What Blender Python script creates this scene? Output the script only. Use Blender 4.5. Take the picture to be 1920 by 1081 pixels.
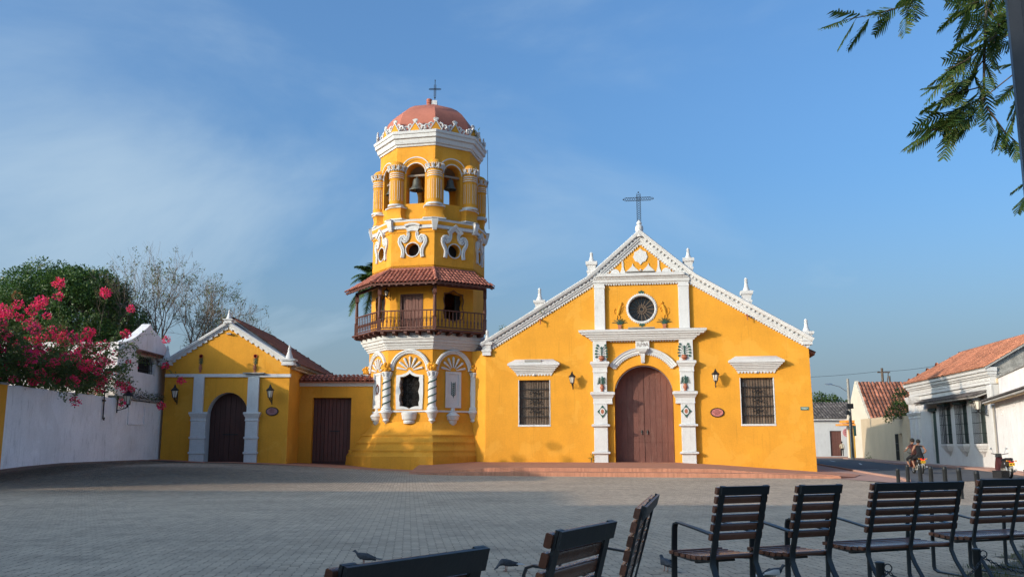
import bpy, bmesh, math, random
import numpy as np
from mathutils import Vector, Matrix, geometry

for o in list(bpy.data.objects): bpy.data.objects.remove(o)
random.seed(7)
PI = math.pi
R = math.radians
sc = bpy.context.scene
C = sc.collection

# ------------------------------------------------------------------ camera
cam_d = bpy.data.cameras.new('camera'); cam = bpy.data.objects.new('camera', cam_d); C.objects.link(cam)
cam.location = (0, 0, 1.4)
cam.rotation_euler = (R(90) + math.atan(295/1700), 0, 0)
cam_d.sensor_width = 36; cam_d.lens = 36*1700/1920
cam_d.clip_start = .05; cam_d.clip_end = 6000
sc.camera = cam

# ------------------------------------------------------------------ light
SUN_AZ, SUN_EL = 61.0, 15.5      # degrees left of straight behind the camera, elevation
w = bpy.data.worlds.new('World'); sc.world = w; w.use_nodes = True
nt = w.node_tree; N = nt.nodes; L = nt.links
N.clear()
out = N.new('ShaderNodeOutputWorld'); bg = N.new('ShaderNodeBackground')
sky = N.new('ShaderNodeTexSky'); sky.sky_type = 'NISHITA'; sky.sun_disc = False
sky.sun_elevation = R(SUN_EL); sky.sun_rotation = R(180 + SUN_AZ)
sky.altitude = 0; sky.air_density = 1.0; sky.dust_density = 7.0; sky.ozone_density = 5.0
tc = N.new('ShaderNodeTexCoord')
mp = N.new('ShaderNodeMapping'); mp.inputs['Scale'].default_value = (1.0, 1.0, 2.6); mp.inputs['Location'].default_value = (3.25, 1.49, .52); mp.inputs['Rotation'].default_value = (0, 0, R(-8))
L.new(tc.outputs['Generated'], mp.inputs['Vector'])
n1 = N.new('ShaderNodeTexNoise'); n1.inputs['Scale'].default_value = 1.55; n1.inputs['Detail'].default_value = 9; n1.inputs['Roughness'].default_value = .56; n1.inputs['Distortion'].default_value = .7
L.new(mp.outputs[0], n1.inputs['Vector'])
cr = N.new('ShaderNodeValToRGB'); cr.color_ramp.interpolation = 'EASE'; cr.color_ramp.elements[0].position = .42; cr.color_ramp.elements[1].position = .80
L.new(n1.outputs['Fac'], cr.inputs[0])
sx = N.new('ShaderNodeSeparateXYZ'); L.new(tc.outputs['Generated'], sx.inputs[0])
el = N.new('ShaderNodeMapRange'); el.interpolation_type = 'SMOOTHSTEP'; el.inputs[1].default_value = .48; el.inputs[2].default_value = .22; el.inputs[3].default_value = .52; el.inputs[4].default_value = .74
L.new(sx.outputs['Z'], el.inputs[0])
mul = N.new('ShaderNodeMath'); mul.operation = 'MULTIPLY'; L.new(cr.outputs[0], mul.inputs[0]); L.new(el.outputs[0], mul.inputs[1])
hz = N.new('ShaderNodeMapRange'); hz.interpolation_type = 'SMOOTHSTEP'; hz.inputs[1].default_value = .30; hz.inputs[2].default_value = -.02; hz.inputs[3].default_value = 0; hz.inputs[4].default_value = .52
L.new(sx.outputs['Z'], hz.inputs[0])
mxm = N.new('ShaderNodeMath'); mxm.operation = 'MAXIMUM'; L.new(mul.outputs[0], mxm.inputs[0]); L.new(hz.outputs[0], mxm.inputs[1])
mx = N.new('ShaderNodeMix'); mx.data_type = 'RGBA'      # thin cloud and horizon haze over the blue
L.new(mxm.outputs[0], mx.inputs['Factor']); L.new(sky.outputs[0], mx.inputs['A'])
mx.inputs['B'].default_value = (2.0, 2.16, 2.52, 1)
tint = N.new('ShaderNodeMix'); tint.data_type = 'RGBA'; tint.blend_type = 'MULTIPLY'; tint.inputs['Factor'].default_value = 1
L.new(mx.outputs['Result'], tint.inputs['A']); tint.inputs['B'].default_value = (.76, .915, .945, 1)
L.new(tint.outputs['Result'], bg.inputs['Color']); bg.inputs['Strength'].default_value = .15
L.new(bg.outputs[0], out.inputs['Surface'])

sun_d = bpy.data.lights.new('sun', 'SUN'); sun = bpy.data.objects.new('sun', sun_d); C.objects.link(sun)
sun_d.energy = 2.0; sun_d.angle = R(.6); sun_d.color = (.90, .765, .60)
sdir = Vector((-math.sin(R(SUN_AZ))*math.cos(R(SUN_EL)), -math.cos(R(SUN_AZ))*math.cos(R(SUN_EL)), math.sin(R(SUN_EL))))
sun.rotation_euler = sdir.to_track_quat('Z', 'Y').to_euler()
sun.location = sdir*80

sc.view_settings.view_transform = 'Standard'; sc.view_settings.look = 'None'
sc.view_settings.gamma = 1; sc.view_settings.exposure = 1.17
sc.render.engine = 'CYCLES'

# ------------------------------------------------------------------ helpers
def tag(o, label=None, cat=None, group=None, kind=None):
    if label: o['label'] = label
    if cat: o['category'] = cat
    if group: o['group'] = group
    if kind: o['kind'] = kind
    return o

def thing(name, label, cat, loc=(0, 0, 0), rz=0, group=None):
    o = bpy.data.objects.new(name, None); C.objects.link(o)
    o.empty_display_size = .2
    o.location = loc; o.rotation_euler = (0, 0, rz)
    return tag(o, label, cat, group)

def child_copy(o, parent):
    c = o.copy(); C.objects.link(c); c.parent = parent
    for k in o.children: child_copy(k, c)
    return c

def dup(root, loc=None, rz=None, label=None, scale=None):
    r_ = root.copy(); C.objects.link(r_); r_.parent = None
    for k in root.children: child_copy(k, r_)
    if loc is not None: r_.location = loc
    if rz is not None: r_.rotation_euler = (0, 0, rz)
    if label: r_['label'] = label
    if scale: r_.scale = (scale,)*3
    return r_

def inst(name, src, parent, M=None):
    """another object sharing src's mesh"""
    o = bpy.data.objects.new(name, src.data); C.objects.link(o); o.parent = parent
    if M is not None: o.matrix_local = M
    return o

class MB:
    def __init__(s, M=None): s.v = []; s.f = []; s.M = M
    def add(s, vs, fs, M=None):
        b = len(s.v)
        T = s.M
        if M is not None: T = (T @ M) if T is not None else M
        if T is not None: vs = [T @ Vector(p) for p in vs]
        s.v.extend([tuple(p) for p in vs]); s.f.extend([tuple(i+b for i in q) for q in fs])
        return s
    def box(s, x0, x1, y0, y1, z0, z1, M=None):
        vs = [(x0,y0,z0),(x1,y0,z0),(x1,y1,z0),(x0,y1,z0),(x0,y0,z1),(x1,y0,z1),(x1,y1,z1),(x0,y1,z1)]
        return s.add(vs, [(3,2,1,0),(4,5,6,7),(0,1,5,4),(1,2,6,5),(2,3,7,6),(3,0,4,7)], M)
    def bbox(s, x0, x1, y0, y1, z0, z1, b=.01, M=None):
        """box with the edges of its front and top eased"""
        lo = [[(x0+b,y0,z0),(x1-b,y0,z0),(x1,y0+b,z0),(x1,y1,z0),(x0,y1,z0),(x0,y0+b,z0)],
              [(x0+b,y0,z1-b),(x1-b,y0,z1-b),(x1,y0+b,z1-b),(x1,y1,z1-b),(x0,y1,z1-b),(x0,y0+b,z1-b)],
              [(x0+2*b,y0+b,z1),(x1-2*b,y0+b,z1),(x1-b,y0+2*b,z1),(x1-b,y1,z1),(x0+b,y1,z1),(x0+b,y0+2*b,z1)]]
        return s.loft(lo, M=M)
    def loft(s, loops, closed=True, cap=True, M=None):
        n = len(loops[0]); vs = [p for l in loops for p in l]; fs = []
        for i in range(len(loops)-1):
            for j in range(n if closed else n-1):
                k = (j+1) % n
                fs.append((i*n+j, i*n+k, (i+1)*n+k, (i+1)*n+j))
        if cap and closed and n > 2:
            fs.append(tuple(range(n-1, -1, -1))); fs.append(tuple((len(loops)-1)*n+j for j in range(n)))
        return s.add(vs, fs, M)
    def slab(s, outer, holes, y0, y1, sides=True, back=True, M=None):
        """outline in XZ with holes, front at y0, back at y1"""
        loops = [outer] + list(holes)
        tri = geometry.tessellate_polygon([[Vector((x, 0, z)) for x, z in l] for l in loops])
        flat = [p for l in loops for p in l]; n = len(flat)
        vs = [(x, y0, z) for x, z in flat] + [(x, y1, z) for x, z in flat]
        fs = [tuple(t) for t in tri]
        if back: fs += [(t[2]+n, t[1]+n, t[0]+n) for t in tri]
        b = 0
        for li, l in enumerate(loops):
            m = len(l)
            if sides or li:
                for j in range(m):
                    k = (j+1) % m
                    fs.append((b+j, b+k, b+k+n, b+j+n))
            b += m
        return s.add(vs, fs, M)
    def lathe(s, prof, c=(0, 0, 0), n=16, a0=0, a1=2*PI, M=None, cap=True):
        full = abs(a1-a0-2*PI) < 1e-6
        m = n if full else n+1
        loops = []
        for r_, z in prof:
            loops.append([(c[0]+r_*math.cos(a0+(a1-a0)*j/n), c[1]+r_*math.sin(a0+(a1-a0)*j/n), c[2]+z) for j in range(m)])
        return s.loft(loops, closed=full, cap=cap, M=M)
    def tube(s, pts, rad, n=6, cap=True, M=None):
        pts = [Vector(p) for p in pts]; loops = []
        up = Vector((0, 0, 1)); prev = None
        for i, p in enumerate(pts):
            d = (pts[min(i+1, len(pts)-1)] - pts[max(i-1, 0)])
            if d.length < 1e-9: d = Vector((0, 0, 1))
            d.normalize()
            if prev is None:
                a = d.cross(up if abs(d.z) < .95 else Vector((1, 0, 0))).normalized()
            else:
                a = (prev - d*prev.dot(d))
                a = a.normalized() if a.length > 1e-6 else d.orthogonal().normalized()
            prev = a; b = d.cross(a)
            r_ = rad[i] if isinstance(rad, (list, tuple)) else rad
            loops.append([tuple(p + (a*math.cos(2*PI*j/n) + b*math.sin(2*PI*j/n))*r_) for j in range(n)])
        return s.loft(loops, cap=cap, M=M)
    def bar(s, pts, wx, wy, M=None, side=(1, 0, 0)):
        """flat bar: rectangle wx (along side) by wy swept along pts"""
        pts = [Vector(p) for p in pts]; loops = []; sd = Vector(side).normalized()
        for i, p in enumerate(pts):
            d = (pts[min(i+1, len(pts)-1)] - pts[max(i-1, 0)]).normalized()
            nrm = d.cross(sd).normalized(); k = 1.0
            if 0 < i < len(pts)-1:
                d1 = (pts[i]-pts[i-1]).normalized(); k = 1/max(.4, math.sqrt((1+d1.dot((pts[i+1]-pts[i]).normalized()))/2))
            loops.append([tuple(p+sd*wx/2+nrm*wy/2*k), tuple(p-sd*wx/2+nrm*wy/2*k), tuple(p-sd*wx/2-nrm*wy/2*k), tuple(p+sd*wx/2-nrm*wy/2*k)])
        return s.loft(loops, M=M)
    def sweep(s, path, prof, closed=False, M=None, y=0):
        """moulding: profile [(h, p)] (h across the path in XZ, p towards -y) along path [(x, z)]"""
        n = len(path); loops = []
        for i, (x, z) in enumerate(path):
            if closed: a, b = path[i-1], path[(i+1) % n]
            else: a, b = path[max(i-1, 0)], path[min(i+1, n-1)]
            d1 = Vector((x-a[0], z-a[1])); d2 = Vector((b[0]-x, b[1]-z))
            if d1.length < 1e-9: d1 = d2
            if d2.length < 1e-9: d2 = d1
            d1.normalize(); d2.normalize()
            n1 = Vector((-d1.y, d1.x)); n2 = Vector((-d2.y, d2.x)); m = (n1+n2)
            if m.length < 1e-6: m = n1
            m.normalize(); k = 1/max(.35, m.dot(n1))
            loops.append([(x+m.x*h*k, y-p, z+m.y*h*k) for h, p in prof])
        if closed: loops.append(loops[0])
        return s.loft(loops, cap=not closed, M=M)
    def ball(s, c, r_, n=10, m=6, M=None, sc_=(1, 1, 1)):
        loops = []
        for i in range(m+1):
            t = -PI/2 + PI*i/m; q = max(math.cos(t), .02)
            loops.append([(c[0]+r_*sc_[0]*q*math.cos(2*PI*j/n), c[1]+r_*sc_[1]*q*math.sin(2*PI*j/n), c[2]+r_*sc_[2]*math.sin(t)) for j in range(n)])
        return s.loft(loops, M=M)
    def build(s, name, m, parent=None, smooth=38, fix=True):
        me = bpy.data.meshes.new(name); me.from_pydata(s.v, [], s.f)
        if fix:
            bm = bmesh.new(); bm.from_mesh(me); bmesh.ops.recalc_face_normals(bm, faces=bm.faces); bm.to_mesh(me); bm.free()
        if smooth:
            me.polygons.foreach_set('use_smooth', [True]*len(me.polygons)); me.set_sharp_from_angle(angle=R(smooth))
        ms = m if isinstance(m, (list, tuple)) else [m]
        for q in ms: me.materials.append(q)
        me.update()
        o = bpy.data.objects.new(name, me); C.objects.link(o)
        if parent: o.parent = parent
        return o

def arc(cx, cz, r_, a0, a1, n=16, rz=None):
    rz = r_ if rz is None else rz
    return [(cx + r_*math.cos(R(a0+(a1-a0)*i/n)), cz + rz*math.sin(R(a0+(a1-a0)*i/n))) for i in range(n+1)]

def arch_hole(x0, x1, z0, zs, n=16, rise=None):
    """door-shaped outline: straight to zs, then a half round"""
    c = (x0+x1)/2; r_ = (x1-x0)/2
    return [(x0, z0), (x1, z0)] + arc(c, zs, r_, 0, 180, n, rise)

def Rz(a): return Matrix.Rotation(a, 4, 'Z')
def T(x, y, z): return Matrix.Translation((x, y, z))

# ------------------------------------------------------------------ materials
def nodes(name):
    m = bpy.data.materials.new(name); m.use_nodes = True
    n = m.node_tree.nodes; l = m.node_tree.links
    return m, n, l, n['Principled BSDF']

def mat(name, col, rough=.8, var=.10, vscale=.8, bump=.15, bscale=30, spec=.3, metal=0, stain=None, stain_amt=.0, streak=0, island=0, rand=0, fine=.05, patch=None):
    m, n, l, b = nodes(name)
    b.inputs['Roughness'].default_value = rough; b.inputs['Metallic'].default_value = metal
    b.inputs['Specular IOR Level'].default_value = spec
    t = n.new('ShaderNodeTexCoord')
    a = n.new('ShaderNodeTexNoise'); a.inputs['Scale'].default_value = vscale; a.inputs['Detail'].default_value = 6; a.inputs['Roughness'].default_value = .6
    l.new(t.outputs['Object'], a.inputs['Vector'])
    mr = n.new('ShaderNodeMapRange'); mr.inputs[1].default_value = .3; mr.inputs[2].default_value = .7
    mr.inputs[3].default_value = 1-var; mr.inputs[4].default_value = 1+var*.6
    l.new(a.outputs['Fac'], mr.inputs[0]); val = mr.outputs[0]
    if fine:
        f = n.new('ShaderNodeTexNoise'); f.inputs['Scale'].default_value = bscale*.45; f.inputs['Detail'].default_value = 4
        l.new(t.outputs['Object'], f.inputs['Vector'])
        fr = n.new('ShaderNodeMapRange'); fr.inputs[1].default_value = .3; fr.inputs[2].default_value = .7; fr.inputs[3].default_value = 1-fine; fr.inputs[4].default_value = 1+fine
        l.new(f.outputs['Fac'], fr.inputs[0])
        q = n.new('ShaderNodeMath'); q.operation = 'MULTIPLY'; l.new(val, q.inputs[0]); l.new(fr.outputs[0], q.inputs[1]); val = q.outputs[0]
    if island or rand:
        src = None
        if island:
            g = n.new('ShaderNodeNewGeometry'); src = g.outputs['Random Per Island']; amt = island
        else:
            g = n.new('ShaderNodeObjectInfo'); src = g.outputs['Random']; amt = rand
        ir = n.new('ShaderNodeMapRange'); ir.inputs[3].default_value = 1-amt; ir.inputs[4].default_value = 1+amt
        l.new(src, ir.inputs[0])
        q = n.new('ShaderNodeMath'); q.operation = 'MULTIPLY'; l.new(val, q.inputs[0]); l.new(ir.outputs[0], q.inputs[1]); val = q.outputs[0]
    sc3 = n.new('ShaderNodeVectorMath'); sc3.operation = 'SCALE'; sc3.inputs[0].default_value = col[:3]; l.new(val, sc3.inputs['Scale'])
    colout = sc3.outputs[0]
    if stain:
        s1 = n.new('ShaderNodeMapping'); s1.inputs['Scale'].default_value = (3.0, 3.0, .7) if streak else (1, 1, 1)
        l.new(t.outputs['Object'], s1.inputs['Vector'])
        s2 = n.new('ShaderNodeTexNoise'); s2.inputs['Scale'].default_value = 1.3; s2.inputs['Detail'].default_value = 9; s2.inputs['Roughness'].default_value = .68
        l.new(s1.outputs[0], s2.inputs['Vector'])
        s3 = n.new('ShaderNodeValToRGB'); s3.color_ramp.elements[0].position = .54; s3.color_ramp.elements[1].position = .74
        s3.color_ramp.elements[1].color = (stain_amt,)*3+(1,)
        l.new(s2.outputs['Fac'], s3.inputs[0])
        mm = n.new('ShaderNodeMix'); mm.data_type = 'RGBA'; l.new(s3.outputs[0], mm.inputs['Factor']); l.new(colout, mm.inputs['A']); mm.inputs['B'].default_value = tuple(stain)+(1,)
        colout = mm.outputs['Result']
    if patch:      # old repairs: pale patches with a ragged edge, and thin runs of rain water
        p1 = n.new('ShaderNodeTexNoise'); p1.inputs['Scale'].default_value = .42; p1.inputs['Detail'].default_value = 8; p1.inputs['Roughness'].default_value = .62; p1.inputs['Distortion'].default_value = .6
        l.new(t.outputs['Object'], p1.inputs['Vector'])
        p2 = n.new('ShaderNodeValToRGB'); p2.color_ramp.elements[0].position = .56; p2.color_ramp.elements[1].position = .585; p2.color_ramp.elements[1].color = (.34,)*3+(1,)
        l.new(p1.outputs['Fac'], p2.inputs[0])
        pm_ = n.new('ShaderNodeMix'); pm_.data_type = 'RGBA'; l.new(p2.outputs[0], pm_.inputs['Factor']); l.new(colout, pm_.inputs['A']); pm_.inputs['B'].default_value = tuple(patch)+(1,)
        r1 = n.new('ShaderNodeMapping'); r1.inputs['Scale'].default_value = (9, 9, .35); l.new(t.outputs['Object'], r1.inputs['Vector'])
        r2 = n.new('ShaderNodeTexNoise'); r2.inputs['Scale'].default_value = 1.0; r2.inputs['Detail'].default_value = 5; l.new(r1.outputs[0], r2.inputs['Vector'])
        r3 = n.new('ShaderNodeMapRange'); r3.inputs[1].default_value = .60; r3.inputs[2].default_value = .78; r3.inputs[3].default_value = 1.0; r3.inputs[4].default_value = .80
        l.new(r2.outputs['Fac'], r3.inputs[0])
        r4 = n.new('ShaderNodeVectorMath'); r4.operation = 'SCALE'; l.new(pm_.outputs['Result'], r4.inputs[0]); l.new(r3.outputs[0], r4.inputs['Scale']); colout = r4.outputs[0]
    l.new(colout, b.inputs['Base Color'])
    if bump:
        bn = n.new('ShaderNodeTexNoise'); bn.inputs['Scale'].default_value = bscale; bn.inputs['Detail'].default_value = 5
        l.new(t.outputs['Object'], bn.inputs['Vector'])
        bn2 = n.new('ShaderNodeTexNoise'); bn2.inputs['Scale'].default_value = bscale*.09; bn2.inputs['Detail'].default_value = 3
        l.new(t.outputs['Object'], bn2.inputs['Vector'])
        ad = n.new('ShaderNodeMath'); ad.operation = 'MULTIPLY_ADD'; ad.inputs[1].default_value = 4.0
        l.new(bn2.outputs['Fac'], ad.inputs[0]); l.new(bn.outputs['Fac'], ad.inputs[2])
        bp = n.new('ShaderNodeBump'); bp.inputs['Strength'].default_value = bump; bp.inputs['Distance'].default_value = .02
        l.new(ad.outputs[0], bp.inputs['Height']); l.new(bp.outputs[0], b.inputs['Normal'])
    return m

def leafmat(name, cols, trans=.35, rough=.55):
    """foliage: colour picked per leaf, some light through the leaf"""
    m, n, l, b = nodes(name)
    g = n.new('ShaderNodeNewGeometry'); r_ = n.new('ShaderNodeValToRGB')
    e = r_.color_ramp.elements; e[0].color = tuple(cols[0])+(1,); e[0].position = 0
    e[1].color = tuple(cols[-1])+(1,); e[1].position = 1
    for i, c in enumerate(cols[1:-1]):
        x = e.new((i+1)/(len(cols)-1)); x.color = tuple(c)+(1,)
    l.new(g.outputs['Random Per Island'], r_.inputs[0]); l.new(r_.outputs[0], b.inputs['Base Color'])
    b.inputs['Roughness'].default_value = rough; b.inputs['Specular IOR Level'].default_value = .35
    tr = n.new('ShaderNodeBsdfTranslucent'); l.new(r_.outputs[0], tr.inputs['Color'])
    mx_ = n.new('ShaderNodeMixShader'); mx_.inputs[0].default_value = trans
    l.new(b.outputs[0], mx_.inputs[1]); l.new(tr.outputs[0], mx_.inputs[2])
    l.new(mx_.outputs[0], n['Material Output'].inputs['Surface'])
    return m

YEL = mat('yellow_limewash', (.66, .290, .027), .88, var=.13, vscale=.55, bump=.13, bscale=26, stain=(.50, .215, .03), stain_amt=.42, streak=1, patch=(.72, .36, .055))
YEL2 = mat('yellow_limewash_tower', (.65, .284, .027), .88, var=.12, vscale=.8, bump=.22, bscale=26, stain=(.50, .21, .035), stain_amt=.40, streak=1, patch=(.71, .355, .055))
WHT = mat('white_limewash', (.575, .565, .56), .85, var=.07, vscale=1.2, bump=.18, bscale=30, stain=(.40, .37, .34), stain_amt=.42, streak=1, patch=(.60, .585, .57))
WHT2 = mat('white_limewash_old', (.80, .765, .76), .88, var=.10, vscale=.6, bump=.25, bscale=22, stain=(.34, .31, .29), stain_amt=.6, streak=1, patch=(.66, .62, .60))
CREAM = mat('cream_plaster', (.54, .42, .285), .88, var=.08, vscale=.5, bump=.2, bscale=24, stain=(.4, .3, .18), stain_amt=.3, streak=1)
STONE = mat('mossy_stone', (.30, .29, .27), .9, var=.35, vscale=2.5, bump=.4, bscale=20, stain=(.05, .05, .045), stain_amt=.8)
GREYCAP = mat('weathered_cap', (.34, .32, .30), .9, var=.3, vscale=2, bump=.3, bscale=20)
BROWN = mat('brown_painted_wood', (.150, .063, .049), .55, var=.16, vscale=1.4, bump=.15, bscale=40, stain=(.36, .25, .20), stain_amt=.22, streak=1, rand=.10)
DKBROWN = mat('dark_brown_wood', (.070, .028, .022), .55, var=.18, vscale=1.5, bump=.15, bscale=40, rand=.10)
BALC = mat('balcony_wood', (.105, .040, .030), .55, var=.18, vscale=2.0, bump=.12, bscale=40)
SHUT = mat('shutter_wood', (.16, .11, .078), .7, var=.2, vscale=3, bump=.2, bscale=40, rand=.18)
IRON = mat('black_iron', (.012, .012, .013), .5, var=.2, vscale=8, bump=.05, bscale=60, spec=.4)
STEEL = mat('painted_dark_steel', (.014, .0165, .019), .42, var=.2, vscale=6, bump=.06, bscale=90, spec=.5)
DOME = mat('dome_terracotta', (.40, .140, .098), .85, var=.10, vscale=1.2, bump=.12, bscale=20)
TILE = mat('red_roof_tile', (.36, .125, .085), .85, var=.22, vscale=2.2, bump=.3, bscale=30, stain=(.07, .055, .05), stain_amt=.6, rand=.28)
TILE_I = mat('red_roof_tile_far', (.27, .105, .066), .85, var=.25, vscale=.8, bump=.2, bscale=30, stain=(.045, .04, .037), stain_amt=.7, island=.45)
TILE_O = mat('orange_roof_tile_far', (.46, .18, .10), .85, var=.25, vscale=.5, bump=.2, bscale=30, stain=(.07, .06, .05), stain_amt=.6, island=.3)
TILE_G = mat('grey_roof_tile_far', (.10, .085, .08), .9, var=.3, vscale=.6, bump=.2, bscale=30, stain=(.35, .33, .3), stain_amt=.5, island=.4)
GREENP = mat('painted_green', (.030, .085, .060), .7, var=.15, vscale=6, bump=.05)
DKGREEN = mat('dark_green_wood', (.022, .045, .040), .6, var=.2, vscale=2, bump=.12, bscale=40, rand=.15)
TERRA = mat('painted_terracotta', (.36, .13, .075), .75, var=.15, vscale=8, bump=.05)
REDP = mat('painted_red', (.42, .05, .03), .75, var=.15, vscale=8, bump=.05)
GOLD = mat('gold_painted_plaster', (.70, .31, .025), .75, var=.2, vscale=6, bump=.3, bscale=20)
BRICK = mat('terrace_brick', (.42, .185, .115), .85, var=.16, vscale=2.5, bump=.25, bscale=30, stain=(.22, .12, .09), stain_amt=.4)
BRICKI = mat('terrace_brick_edge', (.44, .20, .125), .85, var=.12, vscale=2, bump=.25, bscale=30, island=.13)
PINK = mat('pink_paving', (.40, .235, .185), .85, var=.12, vscale=1.2, bump=.2, bscale=30, stain=(.2, .15, .13), stain_amt=.35)
ASPH = mat('asphalt', (.082, .083, .088), .85, var=.18, vscale=.5, bump=.3, bscale=60, stain=(.15, .14, .13), stain_amt=.3)
PAINT = mat('road_paint', (.55, .54, .50), .8, var=.25, vscale=4, bump=.1)
PAVER = mat('concrete_paver', (.48, .36, .255), .86, var=.16, vscale=.35, bump=.25, bscale=70, stain=(.19, .15, .115), stain_amt=.55, island=.10)
JOINT = mat('paver_joint', (.075, .06, .05), .95, var=.2, vscale=3, bump=.2)
SLAT = mat('varnished_slat', (.125, .050, .030), .27, var=.25, vscale=4, bump=.12, bscale=60, spec=.5, rand=.35, stain=(.20, .13, .10), stain_amt=.5)
BRONZE = mat('old_bronze', (.10, .10, .085), .55, var=.25, vscale=4, bump=.1, metal=.55)
DARK = mat('dark_interior', (.02, .018, .016), .9, var=.2, bump=0)
CONC = mat('weathered_concrete', (.30, .28, .25), .9, var=.2, vscale=1.5, bump=.3, bscale=25)
BARK = mat('bark', (.115, .085, .065), .9, var=.3, vscale=3, bump=.5, bscale=18)
BARKP = mat('pale_bark', (.21, .165, .13), .9, var=.3, vscale=3, bump=.4, bscale=18)
GLASSL = mat('lantern_glass', (.62, .56, .48), .25, var=.1, bump=0, spec=.5)
SKIN = mat('skin_brown', (.26, .13, .08), .55, var=.08, vscale=6, bump=.03)
BLACKC = mat('black_cloth', (.014, .014, .017), .9, var=.2, vscale=12, bump=.1)
HAIR = mat('black_hair', (.012, .010, .009), .6, var=.2, vscale=20, bump=.1)
SHIRT = mat('beige_shirt', (.40, .33, .23), .9, var=.1, vscale=6, bump=.1)
PLAST = mat('black_plastic', (.018, .018, .020), .35, var=.2, vscale=8, bump=.03, spec=.5)
SILV = mat('silver_metal', (.42, .43, .44), .35, var=.1, bump=0, metal=.8)
RUBB = mat('tyre_rubber', (.015, .015, .015), .8, var=.15, vscale=10, bump=.1)
YPLATE = mat('yellow_plate', (.80, .50, .03), .5, var=.06, bump=0)
SIGNP = mat('sign_pink', (.50, .17, .15), .6, var=.1, vscale=6, bump=.05)
SIGNG = mat('sign_green', (.06, .15, .12), .5, var=.2, vscale=8, bump=.03)
LETTER = mat('dark_lettering', (.10, .02, .02), .7, var=.1, bump=0)
LETTERW = mat('pale_lettering', (.55, .58, .52), .7, var=.1, bump=0)
LETTERG = mat('grey_lettering', (.20, .16, .15), .7, var=.1, bump=0)
PIGEON = mat('pigeon_grey', (.055, .058, .068), .7, var=.35, vscale=30, bump=.2)
PIGW = mat('pigeon_white', (.55, .55, .56), .7, var=.1, vscale=20, bump=.1)
RED_EM, _n, _l, _b = nodes('tail_light_lens')
_b.inputs['Base Color'].default_value = (.5, .01, .01, 1); _b.inputs['Emission Color'].default_value = (1, .03, .01, 1); _b.inputs['Emission Strength'].default_value = .8
REDL = mat('red_lens', (.55, .015, .015), .2, var=.05, bump=0, spec=.6)

def gz(x, y):
    """height of the plaza: it climbs towards the left and a little under the benches"""
    t = min(1, max(0, (-x-2)/15.0)); t = t*t*(3-2*t)
    q = min(1, max(0, (y-9)/17.0)); q = q*q*(3-2*q)
    u = min(1, max(0, (y-26)/16.0)); u = u*u*(3-2*u)
    w_ = min(1, max(0, (-x-17.3)/2.5)); w_ = w_*w_*(3-2*w_)
    return .52*t*u + .14*w_*min(1, max(0, (y-28)/6)) + .09*(1-q)

def text(name, body, size, m, M, parent, align='CENTER', ext=.004, bold=False):
    cu = bpy.data.curves.new(name, 'FONT'); cu.body = body; cu.size = size; cu.align_x = align; cu.align_y = 'CENTER'; cu.extrude = ext
    cu.resolution_u = 3
    if bold: cu.offset = size*.02
    o = bpy.data.objects.new(name, cu); C.objects.link(o)
    bpy.context.view_layer.update()
    me = bpy.data.meshes.new_from_object(o.evaluated_get(bpy.context.evaluated_depsgraph_get()))
    bpy.data.objects.remove(o); me.name = name
    me.materials.clear(); me.materials.append(m)
    o = bpy.data.objects.new(name, me); C.objects.link(o)
    if parent: o.parent = parent
    o.matrix_local = M @ Matrix.Rotation(R(90), 4, 'X')
    return o
# ------------------------------------------------------------------ ground
def sheet(name, poly, m, kind='structure', z=None, dz=0.0, thick=0):
    """polygon laid on the ground (z = constant) or following gz()"""
    mb = MB()
    tri = geometry.tessellate_polygon([[Vector((p[0], p[1], 0)) for p in poly]])
    vs = [(p[0], p[1], (z if z is not None else gz(p[0], p[1])) + dz) if len(p) == 2 else (p[0], p[1], p[2]+dz) for p in poly]
    mb.add(vs, [tuple(t) for t in tri])
    if thick:
        n = len(poly); b = len(mb.v)
        mb.v += [(x, y, zz-thick) for x, y, zz in vs]
        mb.f += [(i, (i+1) % n, n+(i+1) % n, n+i) for i in range(n)]
    o = mb.build(name, m)
    return tag(o, kind=kind)

EARTH = mat('dry_earth', (.20, .17, .13), .95, var=.25, vscale=.05, bump=.3, bscale=8)
far = MB(); far.box(-3000, 3000, -3000, 3000, -.9, -.30); tag(far.build('ground', EARTH), kind='structure')

# bed under the pavers, a grid that follows gz
gx = np.concatenate([np.linspace(-40, -22, 7), np.linspace(-20, 30, 64)]); gy = np.linspace(-12, 62, 75)
bed = MB(); nx = len(gx)
bed.v = [(x, y, gz(x, y)-.011) for y in gy for x in gx]
bed.f = [(j*nx+i, j*nx+i+1, (j+1)*nx+i+1, (j+1)*nx+i) for j in range(len(gy)-1) for i in range(nx-1)]
plaza = tag(bed.build('plaza_pavement', JOINT, smooth=0, fix=False), kind='structure')

def step_line(x): return 44.9 - .262*(x+4.0)      # foot of the lowest terrace step (Y as a function of x)

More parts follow.
